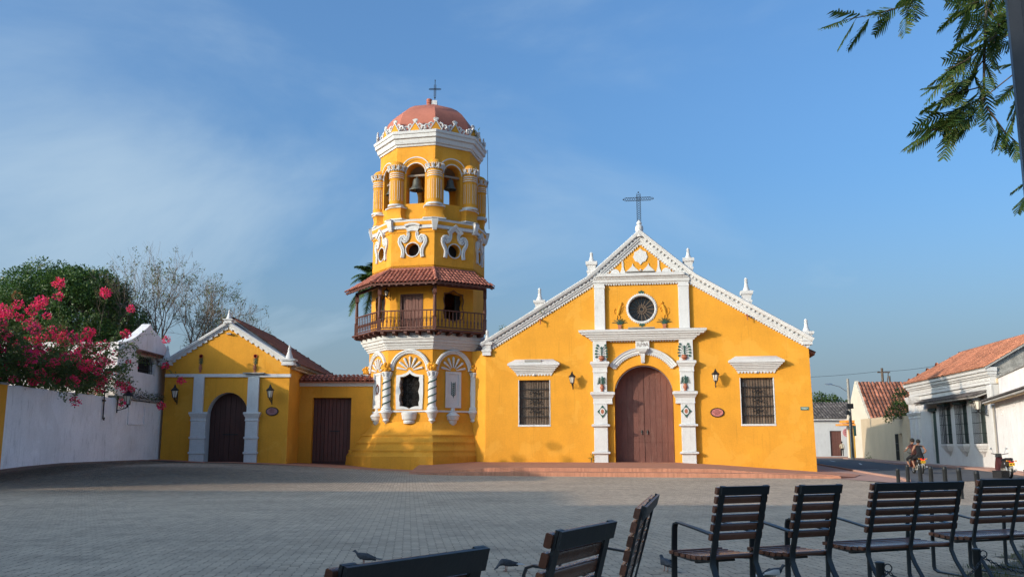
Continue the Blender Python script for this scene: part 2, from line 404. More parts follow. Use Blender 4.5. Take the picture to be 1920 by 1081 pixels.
# concrete pavers: columns running away from the camera, every other column shifted half a stone
pa = R(6.4); fx, fy = -math.sin(pa), math.cos(pa); rx, ry = math.cos(pa), math.sin(pa)
PW, PL = .112, .222
cols = np.arange(-300, 330); rows = np.arange(-8, 225)
ci, ri = np.meshgrid(cols, rows); ci = ci.ravel(); ri = ri.ravel()
uu = ci*PW; vv = (ri + .5*(ci % 2))*PL
px_ = uu*rx + vv*fx; py_ = uu*ry + vv*fy
keep = (py_ > 2.2) & (np.abs(px_) < .60*py_ + 2.5) & (py_ < 52) & (px_ > -19.6)
keep &= np.where(px_ > -4.0, py_ < step_line(px_) + .1, py_ < 48.4 + .14*(-4-px_))
keep &= ~((px_ > 12.0) & (py_ > 35.2 + .55*(px_-14.5)) & (px_ > 14.3))
px_, py_ = px_[keep], py_[keep]
gzv = np.vectorize(gz)
pz_ = gzv(px_, py_)
rng = np.random.default_rng(3)
pz_ = pz_ + rng.normal(0, .0008, len(pz_))
ordr = np.argsort(np.hypot(px_, py_-0))
vis = np.abs(px_) < .57*py_ + .1
vis &= py_ > 6.6
near = [i for i in ordr if vis[i]][:300]
nearset = np.zeros(len(px_), bool); nearset[near] = True
def paver_loop(g, cl):
    hw, hl = PW/2-g, PL/2-g
    return np.array([(-hw+cl, -hl), (hw-cl, -hl), (hw, -hl+cl), (hw, hl-cl), (hw-cl, hl), (-hw+cl, hl), (-hw, hl-cl), (-hw, -hl+cl)])
def to3(l_, z): return np.stack([l_[:, 0]*rx + l_[:, 1]*fx, l_[:, 0]*ry + l_[:, 1]*fy, np.full(len(l_), z)], 1)
tmpl = to3(paver_loop(.0010, .021), 0.0)
cen = np.stack([px_, py_, pz_], 1)
rest = cen[~nearset]
tilt = rng.normal(0, .003, (len(rest), 2))
V = rest[:, None, :] + tmpl[None]
V[:, :, 2] += tmpl[None, :, 0]*tilt[:, :1] + tmpl[None, :, 1]*tilt[:, 1:]
V = V.reshape(-1, 3)
nF = len(rest)
me = bpy.data.meshes.new('pavers')
me.vertices.add(len(V)); me.vertices.foreach_set('co', V.ravel())
me.loops.add(nF*8); me.loops.foreach_set('vertex_index', np.arange(nF*8))
me.polygons.add(nF); me.polygons.foreach_set('loop_start', np.arange(0, nF*8, 8)); me.polygons.foreach_set('loop_total', np.full(nF, 8))
me.update(calc_edges=True); me.materials.append(PAVER)
pv = bpy.data.objects.new('pavers', me); C.objects.link(pv); pv.parent = plaza; pv['kind'] = 'stuff'
t2 = np.concatenate([to3(paver_loop(.0010, .021), -.011), to3(paver_loop(.0010, .021), -.0015), to3(paver_loop(.0022, .0215), 0)])
one = bpy.data.meshes.new('paver'); one.from_pydata([tuple(p) for p in t2], [], [tuple(range(16, 24))] + [(k*8+i, k*8+(i+1) % 8, k*8+8+(i+1) % 8, k*8+8+i) for k in (0, 1) for i in range(8)])
one.materials.append(mat('concrete_paver_near', (.48, .36, .255), .86, var=.14, vscale=3, bump=.25, bscale=70, stain=(.20, .165, .13), stain_amt=.4, rand=.09)); one.update()
for i in near:
    o = bpy.data.objects.new('paver', one); C.objects.link(o); o.parent = plaza; o.location = tuple(cen[i]); o.rotation_euler = (random.gauss(0, .008), random.gauss(0, .008), 0)

# brick terrace in front of the church: sloping top, two steps
def ln(x, off): return step_line(x) + off
terr = MB()
def strip(x0, x1, f0, f1, z0a, z1a, n=10, zf=None):
    pass
xs = [-5.2, -4, -2, 1, 4, 7, 9.3, 11.6]
def ztop(x):      # upper tread height along the terrace
    f_ = min(1, max(0, (x+5.4)/5.5)); f_ = f_*f_*(3-2*f_)
    return (.36*f_ + .09*(1-f_)) if x < 9.3 else .36 - .16*(x-9.3)/2.3
def zmid(x):
    f_ = min(1, max(0, (x+5.4)/5.5)); f_ = f_*f_*(3-2*f_)
    return (.19*f_ + .055*(1-f_)) if x < 11 else .19 - .03*(x-11)
fac_y = lambda x: 51.716 - math.tan(R(9))*(x-7.471)
def zwall(x): return .50 if x < 10 else max(.0, .50 - .50*(x-10)/6.4)
tv = []; tf = []
for x in xs:
    tv += [(x, ln(x, 1.6), ztop(x)), (x, (ln(x, 1.6)+fac_y(x)+.3)/2, (ztop(x)+zwall(x))/2), (x, fac_y(x)+.3, zwall(x))]
for i in range(len(xs)-1):
    for j in range(2): a = i*3+j; tf.append((a, a+3, a+4, a+1))
top = MB(); top.v = tv; top.f = tf
terrace = tag(top.build('church_terrace', BRICK), kind='structure')
rm = MB()
# the ramped end of the terrace, down to the pavement at the church's right corner; closed down to the ground
ex = [(11.6, ln(11.6, 1.6), ztop(11.6)), (14.2, ln(14.2, 1.6), .13), (14.2, ln(14.2, .0), .12), (15.2, ln(15.2, 1.2), .05), (16.9, 45.0, .03), (17.4, 50.0, .02), (16.7, 50.5, .02), (11.6, fac_y(11.6)+.3, zwall(11.6)), (11.6, (ln(11.6,1.6)+fac_y(11.6)+.3)/2, (ztop(11.6)+zwall(11.6))/2)]
rm.add(ex, [(0, 1, 8), (1, 2, 3), (1, 3, 4), (1, 4, 8), (4, 5, 6), (4, 6, 8), (6, 7, 8)])
nb = len(ex); rm.add(ex + [(x, y, -.1) for x, y, z in ex], [(i, (i+1) % nb, nb+(i+1) % nb, nb+i) for i in range(nb)])
rm.build('ramp', BRICK, terrace, fix=False)
sm = MB()
xs2 = [-5.2, -2, 2, 6, 10, 11.6, 14.2]
sm.v = [p for x in xs2 for p in ((x, ln(x, 0.09), zmid(x)), (x, ln(x, 1.62), zmid(x)))]
sm.f = [(2*i, 2*i+2, 2*i+3, 2*i+1) for i in range(len(xs2)-1)]
sm.build('tread', BRICK, terrace)
# soldier-course bricks on the two risers
def riser(x0, x1, off, zt, name, h=.17):
    mb = MB(); x = x0
    while x < x1:
        wv = .085; z1 = zt(x+wv/2) + random.uniform(-.004, .004)
        y0 = ln(x, off); y1 = ln(x+wv, off); d = random.uniform(-.006, .004)
        mb.add([(x, y0+d, z1-h), (x+wv*.93, y1+d, z1-h), (x+wv*.93, y1+.12, z1-h), (x, y0+.12, z1-h), (x, y0+d, z1), (x+wv*.93, y1+d, z1), (x+wv*.93, y1+.12, z1), (x, y0+.12, z1)],
               [(3,2,1,0),(4,5,6,7),(0,1,5,4),(1,2,6,5),(2,3,7,6),(3,0,4,7)])
        x += wv
    o = mb.build(name, BRICKI, terrace, smooth=0, fix=False); o['kind'] = 'stuff'
riser(-5.2, 11.6, 1.58, lambda x: ztop(x)+.003, 'riser_bricks', .19)
riser(-5.2, 14.2, .0, lambda x: zmid(x)+.003, 'riser_bricks', .21)

# brick strip in front of the tower and the chapel
def band(name, pts, m, dz):
    mb = MB(); n = len(pts)
    mb.v = [(a[0], a[1], gz(*a)+dz) for p in pts for a in p]
    mb.f = [(2*i, 2*i+2, 2*i+3, 2*i+1) for i in range(n-1)]
    return tag(mb.build(name, m), kind='structure')
bp_ = []
for i in range(13):
    x = -20.0 + i*(16.0/12)
    bp_.append(((x, 48.3 + .14*(-4-x)), (x, 56.5)))
band('brick_forecourt', bp_, BRICK, .006)
band('brick_gutter', [((-20.0, y), (-19.0, y)) for y in range(26, 52, 3)], mat('worn_brick', (.21, .12, .09), .9, var=.3, vscale=3, bump=.3, stain=(.18, .17, .16), stain_amt=.8), .008)

# pink pavement along the church's right side and round the corner
sheet('pavement', [(13.6, ln(13.6, 1.2)), (14.0, ln(14.0, -.3)), (14.6, 35.7), (15.6, 36.6), (16.6, 39.6), (17.8, 45.8), (22.2, 66), (31.5, 110), (26, 110), (19.0, 66), (16.6, 50.2), (16.9, 44.0)], PINK, z=.015)
# kerb of that pavement
kb = MB()
kp = [(15.6, 36.6), (16.6, 39.6), (17.8, 45.8), (22.2, 66), (31.5, 110)]
kb.loft([[(x-.02, y, -.05), (x+.16, y, -.05), (x+.16, y, .10), (x-.02, y, .10)] for x, y in kp])
tag(kb.build('kerb', PINK), kind='structure')
sheet('road', [(14.6, 35.5), (22, 39.5), (40, 40), (60, 110), (60, 140), (20, 140), (17.8, 66), (16.4, 45.8), (15.6, 39.6)], ASPH, z=.006)
for (x0, y0, x1, y1, wd) in ((18.9, 53.2, 22.4, 56.5, .16), (26.5, 70, 28.6, 76, .16), (29.4, 84, 31, 90, .16)):
    d = Vector((x1-x0, y1-y0)).normalized(); nn = Vector((-d.y, d.x))*wd/2
    sheet('lane_marking', [(x0+nn.x, y0+nn.y), (x1+nn.x, y1+nn.y), (x1-nn.x, y1-nn.y), (x0-nn.x, y0-nn.y)], PAINT, z=.010)
# raised pavement on the far side of the street
sheet('pavement', [(22.6, 39.0), (24.5, 44.5), (27.4, 54.6), (29.4, 70.7), (34.6, 92), (36.6, 102), (60, 102), (60, 60), (45, 39)], PINK, z=.12, thick=.2)
sheet('pavement', [(24, 108.4), (60, 108.4), (60, 113), (24, 113)], PINK, z=.13, thick=.2)
# ------------------------------------------------------------------ church
church = thing('church', 'yellow colonial church with white gabled facade and tall arched brown door', 'church', (7.471, 51.716, 0), R(-9))

def rect_loop(x0, x1, p, e, z): return [(x0-e, -(p+e), z), (x1+e, -(p+e), z), (x1+e, .02, z), (x0-e, .02, z)]
def capital(mb, x0, x1, p, ze): mb.loft([rect_loop(x0, x1, p, e, z) for z, e in ze])
def cornice_x(mb, prof, cx=0, y=0):
    """straight cornice with mitred ends: prof = [(z, half width, projection)]"""
    mb.loft([[(cx-h, y-p, z), (cx+h, y-p, z), (cx+h, y+.02, z), (cx-h, y+.02, z)] for z, h, p in prof])
def teeth(mb, path, size, pitch, h0, p, drop=True, y=0):
    """row of small rounded pendants along path, below (h0) the line"""
    tot = 0; segs = []
    for a, b in zip(path[:-1], path[1:]):
        l_ = math.hypot(b[0]-a[0], b[1]-a[1]); segs.append((a, b, l_)); tot += l_
    for a, b, l_ in segs:
        n = max(1, int(l_/pitch)); dx, dz = (b[0]-a[0])/l_, (b[1]-a[1])/l_; nx_, nz_ = -dz, dx
        for i in range(n):
            t = (i+.5)*l_/n; cx, cz = a[0]+dx*t, a[1]+dz*t
            q = [(-size/2, 0), (-size/2, -size*.35), (-size*.25, -size*.8), (size*.25, -size*.8), (size/2, -size*.35), (size/2, 0)]
            pts = [(cx+dx*u+nx_*(v+h0), cz+dz*u+nz_*(v+h0)) for u, v in q]
            mb.loft([[(x, y-p, z) for x, z in pts], [(x, y+.0, z) for x, z in pts]])

gable = [(-9.15, 6.80), (-2.78, 10.62), (0, 13.05), (2.78, 10.62), (9.15, 6.80)]
door_h = arch_hole(-1.66, 1.66, .30, 4.30, 20)
win_h = [[(s*6.26-.93, 2.60), (s*6.26+.93, 2.60), (s*6.26+.93, 5.16), (s*6.26-.93, 5.16)] for s in (-1, 1)]
rose = arc(0, 9.2, .76, 0, 360, 28)[:-1]
mb = MB()
mb.slab([(-9.12, -.4), (9.25, -.4)] + [(9.15, 6.9)] + [(2.78, 10.75), (0, 13.2), (-2.78, 10.75)] + [(-9.12, 6.9)], [door_h]+win_h+[rose], 0, .9)
mb.box(8.45, 9.24, .9, 30, -.4, 6.5); mb.box(-9.1, -8.4, .9, 30, -.4, 6.5); mb.box(-9.1, 9.24, 30, 30.6, -.4, 6.5)
mb.build('wall', YEL, church)
# oblique stub of wall between the church corner and the tower
mb = MB(); mb.loft([[(-9.125, .02, z), (-9.125, .6, z), (-10.6, 1.6, z), (-10.6, .95, z)] for z in (-.2, 6.95)]); mb.build('corner_wall', YEL, church)
# roof
mb = MB()
for s in (-1, 1):
    a = Vector((s*9.55, 6.42)); b = Vector((0, 11.0))
    mb.loft([[(a.x, y, a.y), (b.x, y, b.y), (b.x, y, b.y+.14), (a.x, y, a.y+.14)] for y in (.55, 31)])
rf = mb.build('roof', TILE_I, church)
mb = MB()
for i in range(150):
    y = .62+i*.2; mb.lathe([(.10, 0), (.115, .5)], n=8, a0=0, a1=PI, cap=False, M=T(9.6, y, 6.52) @ Matrix.Rotation(R(-65), 4, 'Y') )
o = mb.build('eave_tiles', TILE_I, rf); o['kind'] = 'stuff'
# raking cornice
prof = [(0, -.02), (0, .07), (.10, .07), (.11, .13), (.20, .13), (.21, .18), (.26, .18), (.27, .11), (.37, .11), (.38, .27), (.44, .31), (.56, .34), (.60, .28), (.62, -.5), (.02, -.5)]
mb = MB(); mb.sweep(gable, prof); rake = mb.build('raking_cornice', WHT, church)
mb = MB(); teeth(mb, gable, .11, .155, .01, .065); o = mb.build('lace_edge', WHT, rake)
mb = MB()
for a, b in zip(gable[:-1], gable[1:]):
    l_ = math.hypot(b[0]-a[0], b[1]-a[1]); n = int(l_/.26); dx, dz = (b[0]-a[0])/l_, (b[1]-a[1])/l_
    for i in range(n):
        t = (i+.5)*l_/n; cx, cz = a[0]+dx*t, a[1]+dz*t
        q = [(-.075, .255), (.075, .255), (.075, .385), (-.075, .385)]
        pts = [(cx+dx*u-dz*v, cz+dz*u+dx*v) for u, v in q]
        mb.loft([[(x, -.20, z) for x, z in pts], [(x, -.05, z) for x, z in pts]])
mb.build('dentils', WHT, rake)['kind'] = 'stuff'
# pediment cornice and panel reliefs
mb = MB()
cornice_x(mb, [(10.66, 2.74, .12), (10.72, 2.74, .14), (10.74, 2.76, .20), (10.92, 2.76, .22), (10.94, 2.72, .28), (11.02, 2.66, .30), (11.05, 2.50, .40), (11.22, 2.42, .42), (11.30, 2.30, .05)])
pc = mb.build('pediment_cornice', WHT, church)
mb = MB(); teeth(mb, [(-2.08, 10.66), (2.08, 10.66)], .10, .145, 0, .10); mb.build('lace_edge', WHT, pc)
def flat(name, pts, m, y0=-.05, par=church, y1=.02):
    mb = MB(); mb.slab(pts, [], y0, y1, back=False); return mb.build(name, m, par)
flat('medallion', [(0, 12.74), (.14, 12.60), (.34, 12.52), (.36, 12.38), (.42, 12.24), (.35, 12.08), (.30, 11.98), (.12, 11.92), (0, 11.76), (-.12, 11.92), (-.30, 11.98), (-.35, 12.08), (-.42, 12.24), (-.36, 12.38), (-.34, 12.52), (-.14, 12.60)], WHT)
for s in (-1, 1):
    onion = [(-.36, 11.30), (.36, 11.30), (.34, 11.42), (.16, 11.58), (.05, 11.70), (0, 11.86), (-.05, 11.70), (-.16, 11.58), (-.34, 11.42)]
    flat('onion_relief', [(x+s*.45, z) for x, z in onion], WHT)
    spire = [(-.18, 11.29), (.18, 11.29), (.10, 11.45), (.05, 11.66), (.05, 11.95), (0, 12.05), (-.05, 11.95), (-.05, 11.66), (-.10, 11.45)]
    flat('spire_relief', [(x+s*1.03, z) for x, z in spire], WHT)
    flat('dome_relief', [(x+s*1.48, 11.29+z) for x, z in [(-.26, 0), (.26, 0)] + arc(0, 0, .26, 0, 180, 10)[1:-1]], WHT)
mb = MB(); mb.ball((0, -.04, 11.46), .06, 8, 5); mb.build('boss', WHT, church)
mb = MB(); mb.box(-.85, .80, -.32, .02, 11.305, 11.345); mb.build('floodlight_tray', CONC, church)
# rose window
mb = MB(); ring = arc(0, 9.2, .76, 0, 360, 40)[:-1]
mb.sweep(ring, [(-.10, 0), (-.10, .05), (-.02, .07), (.015, .04), (.015, -.3), (-.02, -.3)], closed=True)
for i in range(44):
    a = 2*PI*i/44; mb.ball((.875*math.cos(a), -.015, 9.2+.875*math.sin(a)), .035, 6, 4)
rw = mb.build('rose_window', WHT, church)
flat('pane', arc(0, 9.2, .75, 0, 360, 32)[:-1], mat('dark_glass', (.025, .022, .020), .25, var=.2, bump=0, spec=.5), .42, rw, .45)
mb = MB()
for i in range(16):
    a = 2*PI*i/16; mb.tube([(.12*math.cos(a), .36, 9.2+.12*math.sin(a)), (.74*math.cos(a), .36, 9.2+.74*math.sin(a))], .016, 5)
for r_ in (.12, .26): mb.tube([(r_*math.cos(2*PI*i/20), .36, 9.2+r_*math.sin(2*PI*i/20)) for i in range(21)], .016, 5)
mb.build('tracery', SHUT, rw)
# upper pilasters
for s in (-1, 1):
    mb = MB(); mb.bbox(s*2.4-.30, s*2.4+.30, -.20, .02, 7.94, 10.67, .012)
    capital(mb, s*2.4-.30, s*2.4+.30, .20, [(10.40, .0), (10.42, .02), (10.52, .02), (10.55, .0)])
    mb.build('upper_pilaster', WHT, church)
# main cornice
mb = MB()
cornice_x(mb, [(7.34, 2.92, .30), (7.42, 2.94, .32), (7.44, 3.02, .38), (7.54, 3.06, .40), (7.56, 3.20, .46), (7.66, 3.24, .48), (7.68, 3.44, .56), (7.78, 3.50, .58), (7.80, 3.58, .64), (7.92, 3.62, .66), (7.98, 3.50, .40), (7.99, 3.3, .02)])
mcn = mb.build('main_cornice', WHT, church)
mb = MB(); teeth(mb, [(-1.86, 7.36), (1.86, 7.36)], .10, .15, 0, .20); mb.build('lace_edge', WHT, mcn)
mb = MB(); mb.bbox(-.78, .72, -.62, -.1, 7.985, 8.05); mb.build('floodlight_tray', CONC, church)
# door surround: pilasters, imposts, arch band, keystone
for s in (-1, 1):
    x0, x1 = sorted((s*2.05, s*2.82))
    mb = MB(); mb.bbox(x0, x1, -.28, .02, .35, 7.36, .012)
    capital(mb, x0, x1, .28, [(5.52, .0), (5.55, .03), (5.62, .03), (5.64, .015), (5.80, .02), (5.86, .07), (5.98, .11), (6.00, .155), (6.12, .16), (6.16, .10)])
    capital(mb, x0-(.26 if s > 0 else 0), x1+(.26 if s < 0 else 0), .26, [(3.74, .0), (3.77, .03), (3.84, .03), (3.86, .015), (4.06, .02), (4.12, .07), (4.24, .12), (4.27, .17), (4.40, .18), (4.44, .10)])
    for zc in (2.54, 1.02):
        capital(mb, x0, x1, .28, [(zc-.085, .0), (zc-.07, .09), (zc-.03, .13), (zc+.03, .13), (zc+.07, .09), (zc+.085, .0)])
    p = mb.build('pilaster', WHT, church)
    mb = MB(); teeth(mb, [(x0+.02, 3.76), (x1-.02, 3.76)], .07, .11, 0, .30); teeth(mb, [(x0+.02, 5.54), (x1-.02, 5.54)], .07, .11, 0, .30); mb.build('lace_edge', WHT, p)
mb = MB()
ap = arc(0, 4.66, 1.94, 147, 33, 26)
mb.sweep(ap, [(0, 0), (0, .10), (.08, .13), (.12, .10), (.20, .16), (.24, .13), (.34, .19), (.36, .02)])
ab = mb.build('arch_band', WHT, church)
mb = MB(); teeth(mb, arc(0, 4.66, 1.94, 146, 34, 30), .09, .12, .0, .09); mb.build('lace_edge', WHT, ab)
mb = MB(); mb.bbox(-.39, .39, -.22, .02, 6.84, 7.36, .01); pl = mb.build('monogram_plate', WHT, church)
for ch, x, sz in (('R', -.24, .30), ('S', -.13, .22), ('M', .01, .30), ('A', .13, .24), ('A', .25, .32)):
    text('letter', ch, sz, LETTERG, T(x, -.222, 7.08 if ch != 'S' else 7.02), pl)
mb = MB(); mb.box(-.10, .10, -.23, -.2, 7.29, 7.315); mb.box(-.06, .06, -.23, -.2, 7.235, 7.26); mb.build('crown_mark', LETTERG, pl)
mb = MB(); mb.loft([[(-h, -p, z), (h, -p, z), (h, .02, z), (-h, .02, z)] for z, h, p in [(6.05, .07, .10), (6.12, .12, .14), (6.22, .10, .18), (6.45, .12, .20), (6.62, .13, .22), (6.64, .19, .30), (6.72, .22, .36), (6.86, .30, .40), (6.88, .30, .22)]])
mb.build('keystone', WHT, church)
# door leaves made of planks
mb = MB(); mb.slab(arch_hole(-1.64, 1.64, .44, 4.30, 20), [], .86, .92); dr = mb.build('door', BROWN, church)
edges = [-1.64, -1.30, -.98, -.65, -.33, -.012, .012, .33, .65, .98, 1.30, 1.64]
for a, b in zip(edges[:-1], edges[1:]):
    if b-a < .05: continue
    a2, b2 = a+.006, b-.006
    tops = [(x, 4.30 + math.sqrt(max(.0, 1.64**2-x*x))) for x in np.linspace(b2, a2, 5)]
    for z0, z1 in ((.46, 1.60), (1.612, None)):
        top_ = tops if z1 is None else [(b2, z1), (a2, z1)]
        mb = MB(); mb.slab([(a2, z0), (b2, z0)] + top_, [], .80+random.uniform(0, .012), .86, back=False); mb.build('plank', BROWN, dr)
mb = MB()
for x in (-.16, .16): mb.tube([(x, .74, 2.05), (x, .78, 2.3)], .03, 8); mb.lathe([(.07, 0), (.07, .02)], M=T(x, .80, 2.2) @ Matrix.Rotation(R(90), 4, 'X'), n=10)
mb.build('door_pull', IRON, dr)
mb = MB(); mb.bbox(-1.62, 1.62, -.3, .95, .35, .47, .01); mb.build('threshold', BRICK, church)
# side windows: planked shutters behind an iron grille, white hood above
for s in (-1, 1):
    cx = s*6.26
    mb = MB()
    mb.bbox(cx-.95, cx+.95, -.03, .30, 2.50, 2.605, .01)
    mb.box(cx-.93, cx-.885, -.015, .3, 2.61, 5.16); mb.box(cx+.885, cx+.93, -.015, .3, 2.61, 5.16)
    wn = mb.build('window', WHT, church)
    for i in range(11):
        a = cx-.88+i*.16
        mb = MB(); mb.bbox(a+.006, a+.154, .24+random.uniform(0, .01), .30, 2.61, 5.155, .008); mb.build('plank', SHUT, wn)
    mb = MB()
    for i in range(12): mb.tube([(cx-.83+i*.151, .10, 2.62), (cx-.83+i*.151, .10, 5.15)], .013, 5)
    for z in (3.08, 3.6, 4.15, 4.66): mb.box(cx-.9, cx+.9, .075, .125, z-.02, z+.02)
    for z in (3.34, 3.88, 4.40):
        for sx_ in (-1, 1):
            mb.tube([(cx+sx_*(.03+.09*(1-math.cos(t))*.9+.02*t), .06, z+.16*math.sin(t)*(1-t/9)) for t in np.linspace(0, 6.5, 18)], .016, 5)
            mb.tube([(cx+sx_*(.16+.07*math.cos(t)), .06, z+.10*math.sin(t)+.07) for t in np.linspace(0, 5.5, 12)], .014, 5)
        mb.tube([(cx, .06, z-.22), (cx, .06, z+.24)], .018, 5)
    mb.build('grille', IRON, wn)
    mb = MB()
    cornice_x(mb, [(5.50, 1.06, .05), (5.60, 1.08, .07), (5.61, 1.14, .13), (5.69, 1.15, .14), (5.70, 1.22, .20), (5.78, 1.23, .21), (5.79, 1.30, .27), (5.87, 1.32, .28), (5.88, 1.40, .35), (5.97, 1.43, .36), (5.98, 1.50, .43), (6.09, 1.52, .44), (6.36, 1.10, .04)], cx)
    hd = mb.build('window_hood', WHT, church)
    mb = MB(); teeth(mb, [(cx-1.05, 5.50), (cx+1.05, 5.50)], .12, .165, 0, .05); mb.ball((cx, -.06, 5.46), .07, 8, 5); mb.build('lace_edge', WHT, hd)
    if s < 0:
        mb = MB(); mb.bbox(cx-.52, cx+.46, -.34, -.1, 6.16, 6.30); mb.build('floodlight_tray', CONC, hd)
    # clay rain spout
    mb = MB(); mb.tube([(s*5.87, .1, 8.70), (s*5.87, -.35, 8.62)], .06, 8); mb.tube([(s*5.87+.02, -.30, 8.62), (s*5.87+.02, -.30, 8.36)], .03, 6); mb.build('rain_spout', TERRA, church)
# finials on the gable
def finial(x, zb, zp, zt, wd):
    mb = MB()
    h = zp-zb
    mb.loft([[(x-e, -.25-e+wd/2, z), (x+e, -.25-e+wd/2, z), (x+e, .05+e-wd/2+.3, z), (x-e, .05+e-wd/2+.3, z)] for z, e in
             [(zb, wd*.40), (zb+h*.25, wd*.40), (zb+h*.30, wd*.46), (zb+h*.42, wd*.46), (zb+h*.45, wd*.36), (zb+h*.75, wd*.42), (zb+h*.78, wd*.52), (zb+h*.90, wd*.56), (zp, wd*.56), (zp+.02, wd*.3)]])
    g = zt-zp
    mb.lathe([(wd*.34, zp), (wd*.30, zp+g*.12), (wd*.20, zp+g*.30), (wd*.17, zp+g*.45), (wd*.13, zp+g*.60), (wd*.18, zp+g*.66), (wd*.11, zp+g*.74), (wd*.17, zp+g*.84), (wd*.10, zp+g*.94), (.015, zt)], (x, .05-.03, 0), 12)
    return mb.build('finial', WHT, church)
finial(-9.05, 6.62, 7.40, 8.15, .62); finial(9.08, 6.95, 7.68, 8.42, .66)
finial(-5.92, 9.05, 9.80, 10.58, .62); finial(5.92, 9.15, 10.05, 10.85, .62)
finial(-2.84, 11.10, 12.02, 12.62, .60); finial(2.74, 11.15, 12.05, 12.68, .58)
mb = MB(); mb.lathe([(.26, 13.40), (.27, 13.62), (.20, 13.70), (.24, 13.86), (.22, 14.05), (.12, 14.14), (.17, 14.22), (.12, 14.32), (.04, 14.42)], (-.02, -.05, 0), 14); mb.build('apex_finial', WHT, church)
mb = MB()      # openwork iron cross
for x in (-.13, .09):
    mb.tube([(x, -.05, 14.35), (x, -.05, 16.0)], .015, 5)
for z in (15.60, 15.80):
    mb.tube([(-.80, -.05, z), (.70, -.05, z)], .015, 5)
n = 12
for i in range(n):
    z = 14.4+i*1.62/n; mb.tube([(-.13, -.05, z), (.09, -.05, z+1.62/n)], .012, 4); mb.tube([(.09, -.05, z), (-.13, -.05, z+1.62/n)], .012, 4)
for i in range(n):
    x = -.86+i*1.64/n; mb.tube([(x, -.05, 15.6), (x+1.64/n, -.05, 15.8)], .012, 4); mb.tube([(x, -.05, 15.8), (x+1.64/n, -.05, 15.6)], .012, 4)
for q in ((-.90, 15.7), (.82, 15.7), (-.02, 16.1)): mb.ball((q[0], -.05, q[1]), .05, 6, 4)
mb.build('iron_cross', mat('blued_iron', (.03, .04, .055), .5, var=.2, bump=0), church)

